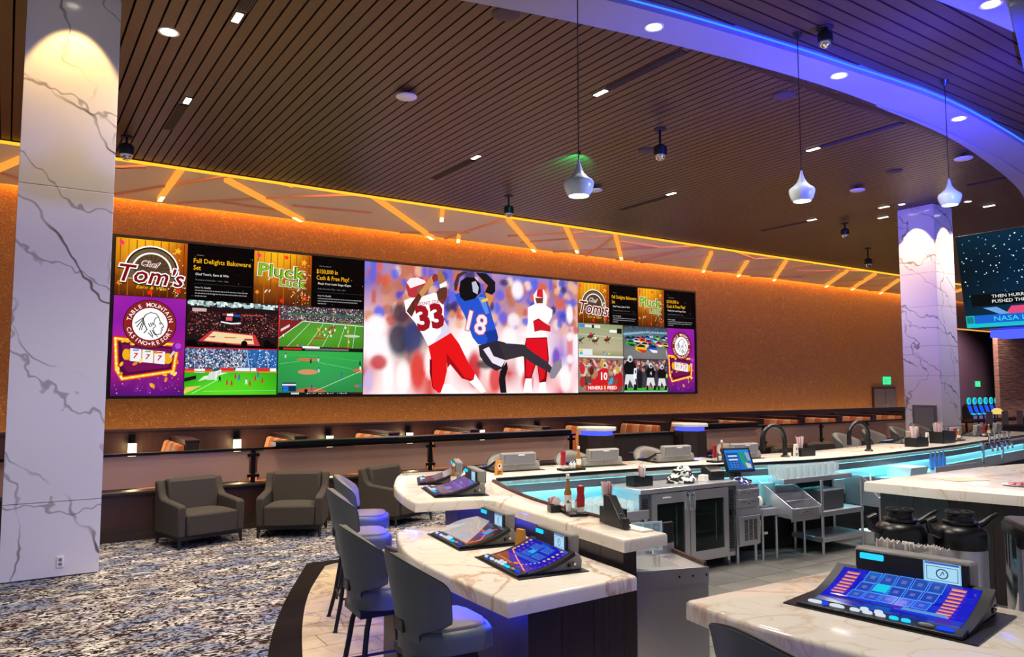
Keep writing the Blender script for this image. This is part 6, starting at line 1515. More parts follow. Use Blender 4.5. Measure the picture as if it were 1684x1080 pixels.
# glass rack stand
t = thing('rack_stand', 'steel stand with shelves carrying rows of glasses', 'stand', (8.32, 5.64, 0), R(-2))
t.scale = (1.1, .84, 1)
for x in (0, .72):
    for y in (.02, .50): MB().cyl((x + .02, y, 0), (x + .02, y, .90), .018, 8).obj('leg', 'steel', t, smooth=True)
MB().box(-.42, .80, .22, .50, .86, .92).obj('top_tray', 'steel', t, bevel=.004)
for z in (.46, .15): MB().box(0, .76, 0, .54, z, z + .06).obj('shelf', 'steel', t, bevel=.004)
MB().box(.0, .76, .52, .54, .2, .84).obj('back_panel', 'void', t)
o = MB().extr([(.0, 0), (.34, 0), (.36, .26), (-.02, .26)], 'x', 0, .48).obj('tub', 'bin_grey', None, bevel=.01); o.scale = (.9, .9, .9); o.location = (8.46, 5.72, .522); tag(o, 'dark grey plastic tub on the shelf under the glasses', 'tub')
o = MB().lathe([(.09, 0), (.11, .16), (.115, .16), (.118, .18)], 16).obj('bucket', 'white', None, smooth=True); o.location = (9.42, 5.72, .001); tag(o, 'small white bucket on the floor by the rack stand', 'bucket')
t = thing('speed_rail', 'second steel bottle rail station by the island corner', 'bar station', (9.35, 5.48, 0), R(2))
for x in (0, .9): MB().cyl((x + .02, .04, 0), (x + .02, .04, .56), .019, 10).obj('leg', 'steel', t, smooth=True)
MB().extr([(-.2, .50), (.5, .50), (.5, .88), (.3, .88), (-.2, .62)], 'x', 0, .014).obj('side_wall', 'steel', t)
for i in range(3):
    y = -.18 + i * .15; z = .58 + i * .07; MB().box(.014, .9, y, y + .012, z - .09, z + .03).obj('rail_front', 'steel', t)
MB().tube([(-.08, .1, .92), (-.16, .05, .75), (-.08, .0, .63), (.06, .0, .66), (.1, .05, .85)], .010, 8).obj('hose', 'white', t, smooth=True)

# lit steel splash and gutter under the inner edge of the bar top
ins = smooth_path([(16.9, 6.92), (14.67, 6.62), (12.82, 6.34), (11.31, 6.21), (9.97, 6.11), (8.62, 6.14), (7.79, 6.31), (6.49, 6.54), (5.53, 6.64), (4.88, 6.70), (4.28, 6.74)], 3)
def ribbon(t, path, z0, z1, th, name, m, off=0.0):
    mb = MB(); n = len(path); L = []; Rr = []
    for i in range(n):
        a = Vector(path[max(0, i - 1)]); b = Vector(path[min(n - 1, i + 1)]); d = (b - a).normalized(); q = Vector((-d.y, d.x))
        p = Vector(path[i]) + q * off; L.append(p); Rr.append(p + q * th)
    poly = [(p.x, p.y) for p in L] + [(p.x, p.y) for p in Rr[::-1]]
    mb.prism(poly, z0, z1); return mb.obj(name, m, t, smooth=False)
t = thing('splash_guard', 'cyan lit steel splash panel along the inside of the far bar', 'splash', (0, 0, 0))
ribbon(t, ins, .15, 1.015, -.02, 'splash_panel', 'splash')
ribbon(t, ins, .935, 1.018, .012, 'fascia', 'steel_dk', .10)
ribbon(t, ins, .945, .962, .02, 'led_strip', 'led_cyan', .02)
ribbon(t, ins, .02, .60, .012, 'underbar_shade_panel', 'void', .012)  # near-black strip put in for the shade below the stations
ribbon(t, ins, .78, .80, .06, 'gutter', 'steel', 0)
t = thing('splash_guard', 'cyan lit steel splash panel along the inside of the near ledge', 'splash', (0, 0, 0))
ins2 = smooth_path([(4.14, 6.55), (3.86, 5.78), (3.66, 4.95), (3.60, 4.32)], 4)
ribbon(t, ins2, .15, 1.015, -.02, 'splash_panel', 'splash', -.04)
ribbon(t, ins2, .945, .962, .02, 'led_strip', 'led_cyan', -.01)
# steel glass shelf left of the fridge
t = thing('glass_shelf', 'steel glass shelf glowing cyan, left of the fridge', 'shelf', (4.9, 6.05, 0), R(-3))
MB().box(-.62, .62, -.30, .42, .70, .73).obj('shelf_board', 'steel', t); MB().box(-.62, .62, -.31, -.29, .70, .79).obj('lip', 'steel', t)
for x in (-.6, .6): MB().cyl((x, -.28, 0), (x, -.28, .70), .018, 8).obj('leg', 'steel', t, smooth=True)
for x in (-.6, .6): MB().cyl((x, .38, 0), (x, .38, .70), .018, 8).obj('leg', 'steel', t, smooth=True)
MB().box(-.62, .62, -.25, .40, .28, .30).obj('lower_shelf', 'steel', t)

def glass(kind):
    if kind == 0: pr = [(.040, .145), (.030, .0), (.0, .0), (.0, .008), (.026, .008), (.0365, .145)][::1]
    else: pr = [(.035, .10), (.03, .0), (0, 0), (0, .01), (.025, .012), (.031, .10)]
    o = MB().lathe(pr, 14, cap=False).obj('bar_glass', 'glassware', None, smooth=True)
    return o
g0 = glass(0); n = 0
rr = random.Random(3)
for j in range(5):
    for i in range(9):
        x = 7.95 + i * .128 + rr.uniform(-.006, .006) - j * .004; y = 5.86 + j * .055
        o = g0 if n == 0 else g0.copy()
        if n: COL.objects.link(o)
        o.location = (x, y, .9205); n += 1
        tag(o, 'clear pint glass in the rows on the rack stand', 'glass', 'pint glasses on the rack stand')
n = 0
for j in range(4):
    for i in range(12):
        x = 4.38 + i * .092; y = 5.86 + j * .115
        o = g0.copy(); COL.objects.link(o); o.location = (x + rr.uniform(-.01, .01), y, .7305)
        tag(o, 'clear glass on the cyan lit shelf left of the fridge', 'glass', 'glasses on the lit shelf')

# hand sink by the ledge end
t = thing('hand_sink', 'steel hand sink with a chrome tap at the end of the ledge', 'sink', (3.42, 3.68, 0), R(-17))
MB().box(0, .52, -.02, 0, .28, .86).obj('front_apron', 'steel', t, bevel=.003)
MB().box(0, .006, -.02, .46, .28, .845).obj('side_panel', 'steel', t)
MB().box(0, .52, -.026, -.02, .76, .86).obj('front_lip', 'steel', t)
for q in ((0, .04, 0, .46), (.36, .52, 0, .46), (.04, .36, .0, .05), (.04, .36, .36, .46)): MB().box(q[0], q[1], q[2], q[3], .845, .86).obj('deck', 'steel', t)
MB().box(.04, .36, .05, .36, .70, .71).obj('bowl_floor', 'white', t)
for q in ((.035, .045, .05, .36), (.355, .365, .05, .36), (.04, .36, .045, .055), (.04, .36, .355, .365)): MB().box(q[0], q[1], q[2], q[3], .70, .86).obj('bowl_wall', 'white', t)
MB().box(0, .52, .44, .46, .86, .93).obj('upstand', 'steel', t); MB().box(.50, .52, 0, .46, .86, .885).obj('side_lip', 'copper_drip', t)
MB().tube([(.33, .40, .86), (.33, .40, .93), (.33, .37, .95), (.33, .28, .94)], .014, 8).obj('tap', 'chrome', t, smooth=True)
MB().box(.31, .35, .385, .42, .93, .965).obj('lever', 'chrome', t, bevel=.006)
for x in (.30, .40, .50): MB().lathe([(0, .004), (.008, .004)], 8, cap=False).tf(Matrix.Translation((x, -.026, .81)) @ Matrix.Rotation(R(90), 4, 'X')).obj('screw', 'black', t)
for x in (.12, .36): MB().cyl((x, .03, 0), (x, .03, .30), .02, 8).obj('leg', 'steel', t, smooth=True)
MB().box(.0, .30, .06, .075, .0, .30).obj('lower_panel', 'steel_dk', t)
def board(u, v, h): return (u, -h, v)
sg = thing('hand_wash_notice', 'light blue hand washing notice above the hand sink', 'notice', (3.60, 3.99, .90), R(-17))
MB().box(0, .30, 0, .004, 0, .20).obj('sheet', 'white', sg)
p = Pic(lambda u, v, h: (u, -.0012 - h, v), .0003); p.rect(.003, .003, .297, .197, 'bfe4ee')
for i in range(4):
    for j in range(2): p.rect(.02 + i * .068, .06 + j * .07, .072 + i * .068, .115 + j * .07, ['8ac0d8', '7ab4d0', '98c8d8'][(i + j) % 3]); p.ell(.046 + i * .068, .09 + j * .07, .015, .012, 'd8b8a0', 8)
p.rect(.02, .02, .12, .03, '4a90b0'); p.rect(.22, .02, .28, .028, '4a90b0'); p.obj('print', sg, 'print')
o = MB().box(0, .10, 0, .03, 0, .15).obj('towel_dispenser', 'black', None, bevel=.01); o.location = (3.93, 3.93, .93); tag(o, 'small black dispenser right of the hand washing notice', 'dispenser')

# ================================================================== THINGS ON THE COUNTERS
def urn(x, y, label):
    t = thing('coffee_urn', label, 'urn', (x, y, .90)); t.scale = (.74, .74, .88)
    MB().lathe([(.165, 0), (.165, .03), (.160, .04), (.160, .38)], 32).obj('steel_body', 'steel', t, smooth=True)
    MB().lathe([(.168, .37), (.170, .385), (.170, .445), (.155, .475), (.11, .50), (.10, .50)], 32).obj('lid', 'black', t, smooth=True)
    MB().lathe([(.095, .50), (.112, .505), (.112, .518), (.085, .525), (.08, .55), (.088, .555)], 28).obj('cap', 'black', t, smooth=True)
    MB().tube([(.085 * math.cos(a), .085 * math.sin(a), .568) for a in [2 * PI * i / 20 for i in range(20)]], .009, 6, closed=True).obj('cap_ring', 'black_matte', t, smooth=True)
    MB().box(-.08, .08, -.012, .012, .556, .572).obj('cap_grip', 'black_matte', t); MB().box(-.012, .012, -.08, .08, .556, .572).obj('cap_grip', 'black_matte', t)
    MB().tube([(.10, -.05, .48), (.15, -.08, .50), (.20, -.11, .535), (.25, -.13, .555)], [.022, .02, .014, .010], 8).obj('lever', 'black', t, smooth=True)
    MB().tube([(-.15, .06, .44), (-.21, .10, .47), (-.22, .11, .52), (-.17, .08, .535)], .022, 8).obj('handle', 'black', t, smooth=True)
    return t
urn(3.95, 2.22, 'steel coffee urn with black lid, leftmost behind the big console')
urn(4.12, 2.00, 'steel coffee urn with black lid, second, partly behind the console header')
t = thing('steel_bin', 'steel container with black flip lid at the right edge of the picture', 'container', (4.36, 1.68, .90), R(-50))
sq = lambda s: [(s * a, s * b) for a, b in ((-.17, -.12), (-.13, -.165), (-.05, -.185), (.05, -.185), (.13, -.165), (.17, -.12), (.17, .13), (.14, .16), (-.14, .16), (-.17, .13))]
MB().prism(sq(1.0), 0, .42).obj('body', 'chrome', t, smooth=True)
MB().slab(sq(1.06), .40, .455, .012, 2).obj('lid_rim', 'black', t, smooth=True)
MB().slab(sq(1.00), .455, .475, .012, 2).obj('lid', mat('flip_lid', '46403e', .45), t, smooth=True)
MB().box(-.03, .05, .15, .17, .46, .495).obj('hinge', 'black', t)
# sugar packets in a tray in front of the urns
t = thing('packet_tray', 'low tray for the sugar packets before the coffee urns', 'tray', (3.56, 1.95, ZL), R(-84))
MB().box(-.16, .16, -.05, .05, 0, .125).obj('tray', 'black', t, bevel=.006)
pm = [MB().extr([(-.03, 0), (.03, 0), (.026, .10), (.012, .085), (0, .105), (-.014, .088), (-.028, .10)], 'y', -.004, .004).mesh('sugar_packet')]
pm[0].materials.append(M['sugar'])
for i in range(16):
    o = link('sugar_packet', pm[0]); q = rotz((-.14 + i * .0187, rr.uniform(-.02, .02)), R(-84)); o.location = (3.56 + q[0], 1.95 + q[1], ZL + .126); o.rotation_euler = (R(rr.uniform(-14, 14)), 0, R(-84 + rr.uniform(-50, 50))); o.scale = (1, 1, .9)
    tag(o, 'crumpled white sugar packet in the row before the coffee urns', 'packet', 'sugar packets before the urns')
t = thing('steel_bowl', 'small steel bowl of packets at the right edge beside the big console', 'bowl', (3.48, 1.28, ZL))
MB().lathe([(.025, 0), (.045, .015), (.055, .05), (.05, .05), (.04, .018), (0, .012)], 20, cap=False).obj('bowl', 'chrome', t, smooth=True)
for i in range(5):
    o = link('sugar_packet', pm[0]); o.location = (3.48 + rr.uniform(-.025, .025), 1.28 + rr.uniform(-.025, .025), ZL + .018); o.rotation_euler = (R(rr.uniform(-30, 30)), R(rr.uniform(-20, 20)), rr.uniform(0, 3)); o.scale = (.8, 1, .7)
    tag(o, 'white packet sticking out of the small steel bowl', 'packet', 'packets in the steel bowl')

M['red_straw'] = mat('pink_straw', 'd88a90', .5)
def caddy_straws(x, y, z, rz, label, s=1.0):
    t = thing('bar_caddy', label, 'caddy', (x, y, z), rz)
    for q in ((-.13, .13, -.07, -.064), (-.13, .13, .064, .07), (-.13, -.124, -.07, .07), (.124, .13, -.07, .07), (-.003, .003, -.07, .07)): MB().box(q[0] * s, q[1] * s, q[2] * s, q[3] * s, 0, .10 * s).obj('wall', 'black', t)
    MB().box(-.13 * s, .13 * s, -.07 * s, .07 * s, 0, .006).obj('floor', 'black', t)
    return t
def straw_bunch(x, y, z, label, s=1.0, n=26, tint='straw', h=.20):
    t = thing('straw_bunch', label, 'straws', (x, y, z))
    r2 = random.Random(int(x * 100))
    for i in range(n):
        a = r2.uniform(0, 2 * PI); r = .042 * s * math.sqrt(r2.random()); px, py = r * math.cos(a), r * math.sin(a)
        MB().tube([(px * .55, py * .55, 0), (px * 1.15, py * 1.15, h * s * r2.uniform(.93, 1.05))], .0042 * s, 5).obj('straw', ('straw', 'white', 'red_straw')[i % 3], t)
    return t
caddy_straws(5.82, 6.18, .961, R(-4), 'black caddy with straws on the left end of the fridge top')
straw_bunch(5.86, 6.18, .968, 'bunch of pink and white straws in the caddy on the fridge')
def ketchup(x, y, z, label):
    t = thing('ketchup_bottle', label, 'bottle', (x, y, z), 0, 'red ketchup bottles')
    MB().lathe([(.030, 0), (.034, .01), (.034, .07), (.028, .10), (.034, .14), (.030, .155), (.012, .16)], 18).tf(Matrix.Diagonal((1, .7, 1, 1)) @ Matrix.Translation((0, 0, .035))).obj('bottle', 'red', t, smooth=True)
    MB().lathe([(.026, 0), (.026, .035), (.022, .038)], 16).obj('cap', 'white', t, smooth=True)
    return t
def sauce(x, y, z, label, h=.20, liquid='amber'):
    t = thing('sauce_bottle', label, 'bottle', (x, y, z), 0, 'glass sauce bottles')
    MB().lathe([(.026, 0), (.028, .01), (.028, h * .5), (.012, h * .68), (.011, h * .9)], 16).obj('glass', liquid, t, smooth=True)
    MB().lathe([(.0285, h * .14), (.0285, h * .42)], 16, cap=False).obj('label_band', 'paper', t, smooth=True)
    MB().lathe([(.014, h * .88), (.014, h), (.010, h * 1.01)], 12).obj('cap', 'white', t, smooth=True)
    return t
def shaker(x, y, z, label):
    t = thing('shaker', label, 'shaker', (x, y, z), 0, 'salt and pepper shakers')
    MB().lathe([(.018, 0), (.020, .05), (.016, .06)], 12).obj('jar', 'white', t, smooth=True)
    MB().lathe([(.017, .06), (.017, .072), (.008, .08)], 12).obj('cap', 'chrome', t, smooth=True)
def tray(x, y, z, rz, label, w=.26):
    t = thing('condiment_tray', label, 'tray', (x, y, z), rz)
    MB().slab([(-w / 2, -.07), (w / 2, -.07), (w / 2, .07), (-w / 2, .07)], 0, .022, .006, 2).obj('tray', 'black', t, smooth=True)
def wedge_sign(x, y, z, rz, label, m='orange_ad', h=.15):
    t = thing('table_sign', label, 'sign', (x, y, z), rz, 'small table signs')
    MB().extr([(-.05, 0), (.05, 0), (.036, h), (-.030, h)], 'y', -.012, .012).obj('card', m, t)
    p = Pic(lambda u, v, hh: (u, -.0135 - hh, v), .0003)
    p.ell(.002, h * .62, .026, .03, 'efe6da', 14); p.ell(.002, h * .64, .014, .018, '2a1c18', 10); p.rect(-.028, h * .20, .03, h * .28, '4a2a1c'); p.rect(-.022, h * .10, .024, h * .15, '4a2a1c')
    p.obj('print', t, 'print')
# far bar row
tray(5.36, 6.80, ZL, R(-4), 'black condiment tray with ketchup between the first two far consoles', .30)
ketchup(5.26, 6.82, ZL + .0225, 'ketchup bottle on the tray between the first two far consoles')
for dx in (.085, .13): shaker(5.26 + dx, 6.80 - dx * .1, ZL + .0225, 'small shaker beside the ketchup between the first two far consoles')
sauce(5.46, 6.79, ZL + .0225, 'sauce bottle with white cap between the first two far consoles', .24)
wedge_sign(4.42, 6.86, ZL, R(6), 'small orange sign left of the first far console')
tray(7.46, 6.48, ZL, R(-6), 'black condiment tray left of the till screen on the far bar', .30)
ketchup(7.38, 6.48, ZL + .0225, 'ketchup bottle left of the till screen')
shaker(7.45, 6.46, ZL + .0225, 'shaker beside the ketchup left of the till screen')
sauce(7.56, 6.52, ZL + .0225, 'sauce bottle with white cap left of the till screen', .24)
caddy_straws(9.08, 6.42, ZL, R(-2), 'black straw caddy between the two black faucets', 1.15); straw_bunch(9.02, 6.42, ZL + .008, 'white straws in the caddy between the two black faucets', 1.25)
wedge_sign(8.86, 6.38, ZL, R(4), 'small white sign left of the straw caddy between the faucets', 'paper', .17)
caddy_straws(11.98, 6.42, ZL, R(3), 'black straw caddy right of the second faucet', 1.4); straw_bunch(11.90, 6.42, ZL + .008, 'white straws right of the second faucet, nearer bunch', 1.5)
caddy_straws(13.1, 6.60, ZL, R(6), 'long black caddy before the far column', 1.9); straw_bunch(13.0, 6.60, ZL + .008, 'pale straws in the long caddy before the far column', 1.6)
wedge_sign(12.42, 6.48, ZL, R(4), 'small white sign between the two straw caddies', 'paper', .20)
tray(13.75, 6.66, ZL, R(8), 'black tray with a red bottle right of the long caddy', .36)
ketchup(13.68, 6.66, ZL + .0225, 'red bottle on the tray right of the long caddy'); sauce(13.85, 6.68, ZL + .0225, 'brown sauce bottle on the tray right of the long caddy', .17)
tray(15.5, 6.95, ZL, R(10), 'black tray furthest right on the far bar', .5); ketchup(15.3, 6.93, ZL + .0225, 'red bottle on the tray furthest right on the far bar'); sauce(15.62, 6.98, ZL + .0225, 'sauce bottle on the tray furthest right', .2)
# black gooseneck dispensers
def goose(x, y, label):
    t = thing('gooseneck_dispenser', label, 'dispenser', (x, y, ZL), R(-8), 'black gooseneck dispensers')
    MB().lathe([(.06, 0), (.06, .012), (.036, .03)], 18).obj('foot', 'black', t, smooth=True)
    r = .20
    pts = [(0, 0, .02), (0, 0, .22)] + [(-r + r * math.cos(a), 0, .22 + r * math.sin(a)) for a in [PI * k / 10 for k in range(1, 11)]] + [(-2 * r, 0, .10)]
    MB().tube(pts, .032, 12).obj('neck', 'black', t, smooth=True)
    return t
goose(8.74, 6.46, 'black gooseneck dispenser right of the till screen'); goose(10.55, 6.36, 'black gooseneck dispenser left of the far column')
# near ledge
tray(3.55, 4.48, ZL, R(70), 'black condiment tray on the near marble ledge', .26)
ketchup(3.57, 4.42, ZL + .0225, 'red ketchup bottle standing on the near ledge tray')
sauce(3.56, 4.56, ZL + .0225, 'tall hot sauce bottle with white cap on the near ledge tray', .26, 'amber')
shaker(3.51, 4.49, ZL + .0225, 'glass shaker on the near ledge tray'); shaker(3.60, 4.50, ZL + .0225, 'steel topped shaker behind the near ledge ketchup')
t = thing('packet_box', 'small black box of pink packets on the near ledge', 'box', (3.49, 4.64, ZL), R(70)); MB().box(-.05, .05, -.04, .04, 0, .055).obj('box', 'black', t, bevel=.004)
for i in range(6):
    o = MB().box(-.03, .03, -.002, .002, 0, .05).obj('sweetener_packet', 'red_straw' if i % 3 else 'sugar'); q = rotz((-.03 + i * .012, 0), R(70)); o.location = (3.49 + q[0], 4.64 + q[1], ZL + .0555 - .02 * 0); o.rotation_euler = (0, R(8 * (i - 3)), R(160)); tag(o, 'pink sweetener packet in the black box on the near ledge', 'packet', 'sweetener packets on the near ledge')
# napkin caddy with straws on the near ledge
t = thing('napkin_caddy', 'black slanted napkin caddy on the near ledge by the fridge', 'caddy', (3.56, 4.02, ZL), R(80))
MB().extr([(-.02, 0), (.26, 0), (.22, .03), (.06, .20), (-.02, .20)], 'y', -.09, -.03).tf(Matrix.Rotation(PI, 4, 'Z')).obj('napkin_well', 'black', t, bevel=.006)
MB().box(-.10, .10, -.03, .075, 0, .11).obj('straw_well', 'black', t, bevel=.006)
for i in range(3): MB().box(-.24 + i * .07, -.19 + i * .07, .04, .088, 0, .075 + .02 * i).obj('pocket', 'black', t, bevel=.01)
straw_bunch(3.54, 4.08, ZL + .112 - .0, 'bunch of pink and white straws in the near ledge caddy', 1.1, 34, h=.15)
o = MB().box(-.05, .05, -.14, .14, 0, .012).obj('note_stack', 'paper'); o.location = (3.52, 3.80, ZL); o.rotation_euler = (0, 0, R(-3)); tag(o, 'thin stack of paper slips at the end of the near ledge', 'paper')
wedge_sign(2.98, 4.34, ZA, R(100), 'small orange sign between the two consoles of the lower counter')
t = thing('napkin_holder', 'black low holder behind the lower counter consoles', 'holder', (3.12, 4.92, ZA), R(-98)); MB().box(-.22, .22, -.02, .06, 0, .09).obj('body', 'black', t, bevel=.004)
sauce(3.62, 6.42, ZL, 'white capped bottle between the two bar end consoles', .20)
# fridge top: till, folded cloth, receipt printer
t = thing('till_screen', 'tilted black till touch screen showing a blue form', 'till', (7.37, 6.14, .9005), R(-14))
MB().slab([(-.14, -.10), (.14, -.10), (.14, .10), (-.14, .10)], 0.0, .03, .01, 2).obj('foot', 'black', t, smooth=True); MB().box(-.05, .05, -.02, .06, .03, .2).obj('stand', 'black', t)
mt = Matrix.Translation((0, -.03, .26)) @ Matrix.Rotation(R(-24), 4, 'X')
MB().box(-.20, .20, -.015, .02, -.15, .15).tf(mt).obj('case', 'black', t, bevel=.006)
p = Pic(lambda u, v, h: tuple(mt @ Vector((u, -.0165 - h, v))), .0004)
p.rect(-.175, -.125, .175, .125, '1c6ac8'); p.rect(-.165, .09, .165, .118, '2a88e0'); p.rect(-.15, -.11, .0, .08, '184a98'); p.rect(-.14, .035, -.01, .055, 'c8e4f8'); p.rect(-.14, -.01, -.01, .01, 'c8e4f8')
for i in range(3):
    for j in range(3): p.rect(-.14 + i * .045, -.10 + j * .028, -.105 + i * .045, -.08 + j * .028, '3a80d0')
p.poly([(.02, .08), (.06, .105), (.10, .06), (.09, 0), (.12, -.06), (.07, -.10), (.03, -.04)], '1c9a78'); p.poly([(.10, .09), (.16, .08), (.165, -.02), (.12, -.02)], '8aa8b8'); p.poly([(.08, -.04), (.15, -.06), (.15, -.11), (.09, -.11)], 'c8d0b8')
p.obj('display', t, 'pic_screen')
t = thing('folded_cloth', 'crumpled black and white patterned cloth on the fridge top', 'cloth', (6.42, 6.12, .962))
m = mat('striped_cloth', 'd8dcd4', .85); q = NT(m); f = q.noise(q.co((1, 1, 2.2), (.4, .2, .5)), 9, 2, 1.5); q.base(q.ramp(f, [(.47, '16181a'), (.52, 'dde0d8')]))
def cl(u, v, lvl):
    a = 2 * PI * u; r = (.20 if lvl == 0 else .14) * (1 - .9 * v ** 2.5) * (1 + .12 * math.sin(3 * a + lvl) + .07 * math.sin(7 * a)); return (r * math.cos(a), r * .62 * math.sin(a), (.0 if lvl == 0 else .075) + .09 * math.sin(v * PI / 2) * (1 + .25 * math.sin(2 * a + 1)))
for l in (0, 1): MB().grid(28, 8, lambda u, v: cl(u, v, l)).obj('fold', m, t, smooth=True)
o = MB().box(-.06, .06, -.04, .04, 0, .07).obj('receipt_box', 'paper', None, bevel=.004); o.location = (6.70, 6.06, .961); o.rotation_euler = (0, 0, .4); tag(o, 'white paper box beside the folded cloth', 'box')
t = thing('receipt_printer', 'black receipt printer between the cloth and the till', 'printer', (6.93, 6.12, .961), R(-10)); MB().extr([(-.09, 0), (.10, 0), (.10, .14), (.02, .15), (-.09, .10)], 'x', -.10, .10).obj('case', 'black', t, bevel=.01); MB().box(-.05, .05, -.085, -.08, .07, .10).obj('slot', 'grey_panel', t)
o = MB().lathe([(.0, 0), (.13, 0), (.15, .02), (.11, .06), (.04, .085), (0, .09)], 20).obj('dome_cover', 'chrome', None, smooth=True); o.location = (7.22, 5.99, .9005); tag(o, 'shiny round lid on the drawer unit right of the fridge', 'cover')
o = MB().box(-.13, .13, -.02, .02, 0, .26).obj('acrylic_board', mat('cyan_acrylic', '9adfe8', .15, alpha=.7), None, bevel=.02); o.location = (7.78, 6.02, .62); o.rotation_euler = (0, 0, R(-6)); tag(o, 'pale cyan board standing right of the till', 'board')
# paper and dishes on the island
def onE(o, x, y, l, c, rz=0): o.location = (x, y, 1.051); o.rotation_euler = (0, 0, rz); return tag(o, l, c)
onE(MB().box(-.22, .22, -.15, .15, 0, .004).obj('paper_sheet', mat('cream_paper', 'ded0a4', .7)), 8.55, 4.12, 'cream paper sheet lying near the left of the island', 'paper', R(-20))
t = thing('candy_plate', 'white plate with red and pink candies on the island', 'plate', (8.48, 3.55, 1.051)); MB().lathe([(0, .004), (.09, .004), (.13, .014), (.135, .012), (.08, 0)], 22, cap=False).obj('plate', 'white', t, smooth=True)
cm = MB().lathe([(0, 0), (.022, .006), (.024, .014), (.012, .024), (0, .025)], 8).mesh('candy', True); cm.materials.append(M['red']); cm2 = cm.copy(); cm2.materials.clear(); cm2.materials.append(M['red_straw'])
for i in range(14):
    a = i * 2.4; r = .02 + .06 * (i / 14); o = link('candy', cm if i % 3 else cm2); o.location = (8.48 + r * math.cos(a), 3.55 + r * math.sin(a), 1.0562 + .006 * (i < 5)); tag(o, 'red or pink candy on the white plate on the island', 'candy', 'candies on the plate')
for x, y, l in ((8.75, 3.25, 'small black tray on the island, left one'), (8.72, 2.92, 'small black tray on the island at the right edge')):
    onE(MB().slab([(-.11, -.07), (.11, -.07), (.11, .07), (-.11, .07)], 0, .03, .008, 2).obj('check_tray', 'black', None, smooth=True), x, y, l, 'tray', R(-30))
onE(MB().box(-.28, .28, -.07, .07, 0, .02).obj('cutting_board', mat('pale_board', 'b8bca0', .5)), 8.35, 3.02, 'pale cutting board at the right edge of the island', 'board', R(-72))
# beer taps on a chrome pipe
t = thing('beer_tap_tower', 'chrome beer tap tower on the far bar at the right', 'beer taps', (13.7, 6.02, .80), R(8))
for x in (-.5, .5): MB().cyl((x, .05, 0), (x, .05, .32), .022, 10).obj('leg', 'chrome', t, smooth=True)
MB().tube([(-.62, .05, .32), (.72, .05, .32)], .035, 12).obj('pipe', 'chrome', t, smooth=True)
for i in range(5):
    x = -.5 + i * .26; f_ = MB().tube([(x, .02, .32), (x, -.06, .31), (x, -.09, .24), (x, -.09, .20)], .016, 8).obj('faucet', 'chrome', t, smooth=True)
    MB().lathe([(.012, 0), (.02, .06), (.014, .10), (.018, .14), (.008, .15)], 10, (x, -.05, .335)).obj('handle', 'chrome', f_, smooth=True)
for i in range(4):
    o = MB().lathe([(.028, 0), (.03, .005), (.03, .16), (.012, .21), (.012, .26)], 10).obj('liquor_bottle', mat('blue_bottle', '3a70b8', .15), None, smooth=True); o.location = (11.55 + i * .12, 5.98, .86 - .06 + .001); tag(o, 'blue glass bottle in the lit well before the long caddy', 'bottle', 'bottles in the lit well')
t = thing('bottle_well', 'steel bottle well under the lit far bar', 'bar station', (11.7, 5.9, 0)); MB().box(-.5, .7, -.15, .2, .76, .80).obj('tray', 'steel', t); MB().box(-.5, .7, -.16, -.145, .70, .88).obj('front', 'steel', t)
for x in (-.48, .68): MB().cyl((x, -.1, 0), (x, -.1, .76), .018, 8).obj('leg', 'steel', t)
t = thing('ice_well', 'steel ice well with a cyan tub left of the bottle well', 'bar station', (10.6, 5.85, 0)); MB().box(-.45, .45, -.2, .2, .74, .78).obj('deck', 'steel', t); MB().extr([(-.16, .78), (.16, .78), (.19, .92), (-.19, .92)], 'x', -.2, .25).obj('tub', mat('pale_tub', 'bfe6ec', .35), t)
for x in (-.42, .42): MB().cyl((x, -.15, 0), (x, -.15, .74), .018, 8).obj('leg', 'steel', t)

# hanging television over the island
tv = thing('hanging_television', 'large hanging television showing a starry launch report, right edge', 'television', (8.9, 4.16, 2.68), R(-90))
TW, TH = 1.9, 1.04
mt = Matrix.Rotation(R(9), 4, 'X')
MB().box(0, TW, 0, .07, 0, TH).tf(mt).obj('case', 'black', tv, bevel=.006)
p = Pic(lambda u, v, h: tuple(mt @ Vector((u, -.002 - h, v))), .0004)
p.grad(.012, .012, TW - .012, TH - .012, [['06283c', '082c44', '0a3450'], ['041824', '062a48', '083858'], ['03121c', '042440', '083050'], ['0a2434', '0a2c48', '0c3050']])
rs = random.Random(8)
for i in range(190):
    p.ell(rs.uniform(.03, TW - .05), rs.uniform(.36, TH - .04), rs.choice((.004, .006, .009)), rs.choice((.004, .006, .009)), rs.choice(['ffffff', '8ad8e8', 'c8f0ff', '4a98b0']), 6, up=(i == 0))
p.rect(.09, .245, 1.2, .375, '04080c'); p.text('THEN HURRICANES IAN', .30, .325, .036, 'f0f4f4', width=.62); p.text('PUSHED THE LAUNCH B', .30, .27, .036, 'f0f4f4', width=.62)
p.poly([(.42, .145), (.48, .225), (1.6, .225), (1.6, .145)], 'd84878'); p.rect(.6, .15, 1.6, .22, 'e05a70'); p.text('BILL NELSON', .62, .172, .036, 'f8e8e8', width=.42); p.poly([(.20, .225), (.34, .225), (.46, .145), (.36, .145)], '6aa0d8')
p.rect(.012, .012, TW - .012, .145, '18b8c8'); p.rect(.10, .055, TW - .1, .145, '1860c8'); p.rect(.02, .06, .09, .135, '187878'); p.text('NASA LAUNCHES ARTEMIS', .30, .075, .052, '40d8f0', width=1.15)
p.ell(1.25, .60, .2, .24, '1c5a78', 18); p.obj('display', tv)
MB().box(.2, TW - .2, .1, .5, -.10, -.02).obj('light_box', 'led_blue', tv); MB().cyl((1.0, .3, 0.0), (1.0, .3, 3.7), .04, 10).obj('hanger', 'black_metal', tv); MB().box(.1, TW - .1, .08, .6, .0, .06).obj('shelf_frame', 'black_metal', tv)
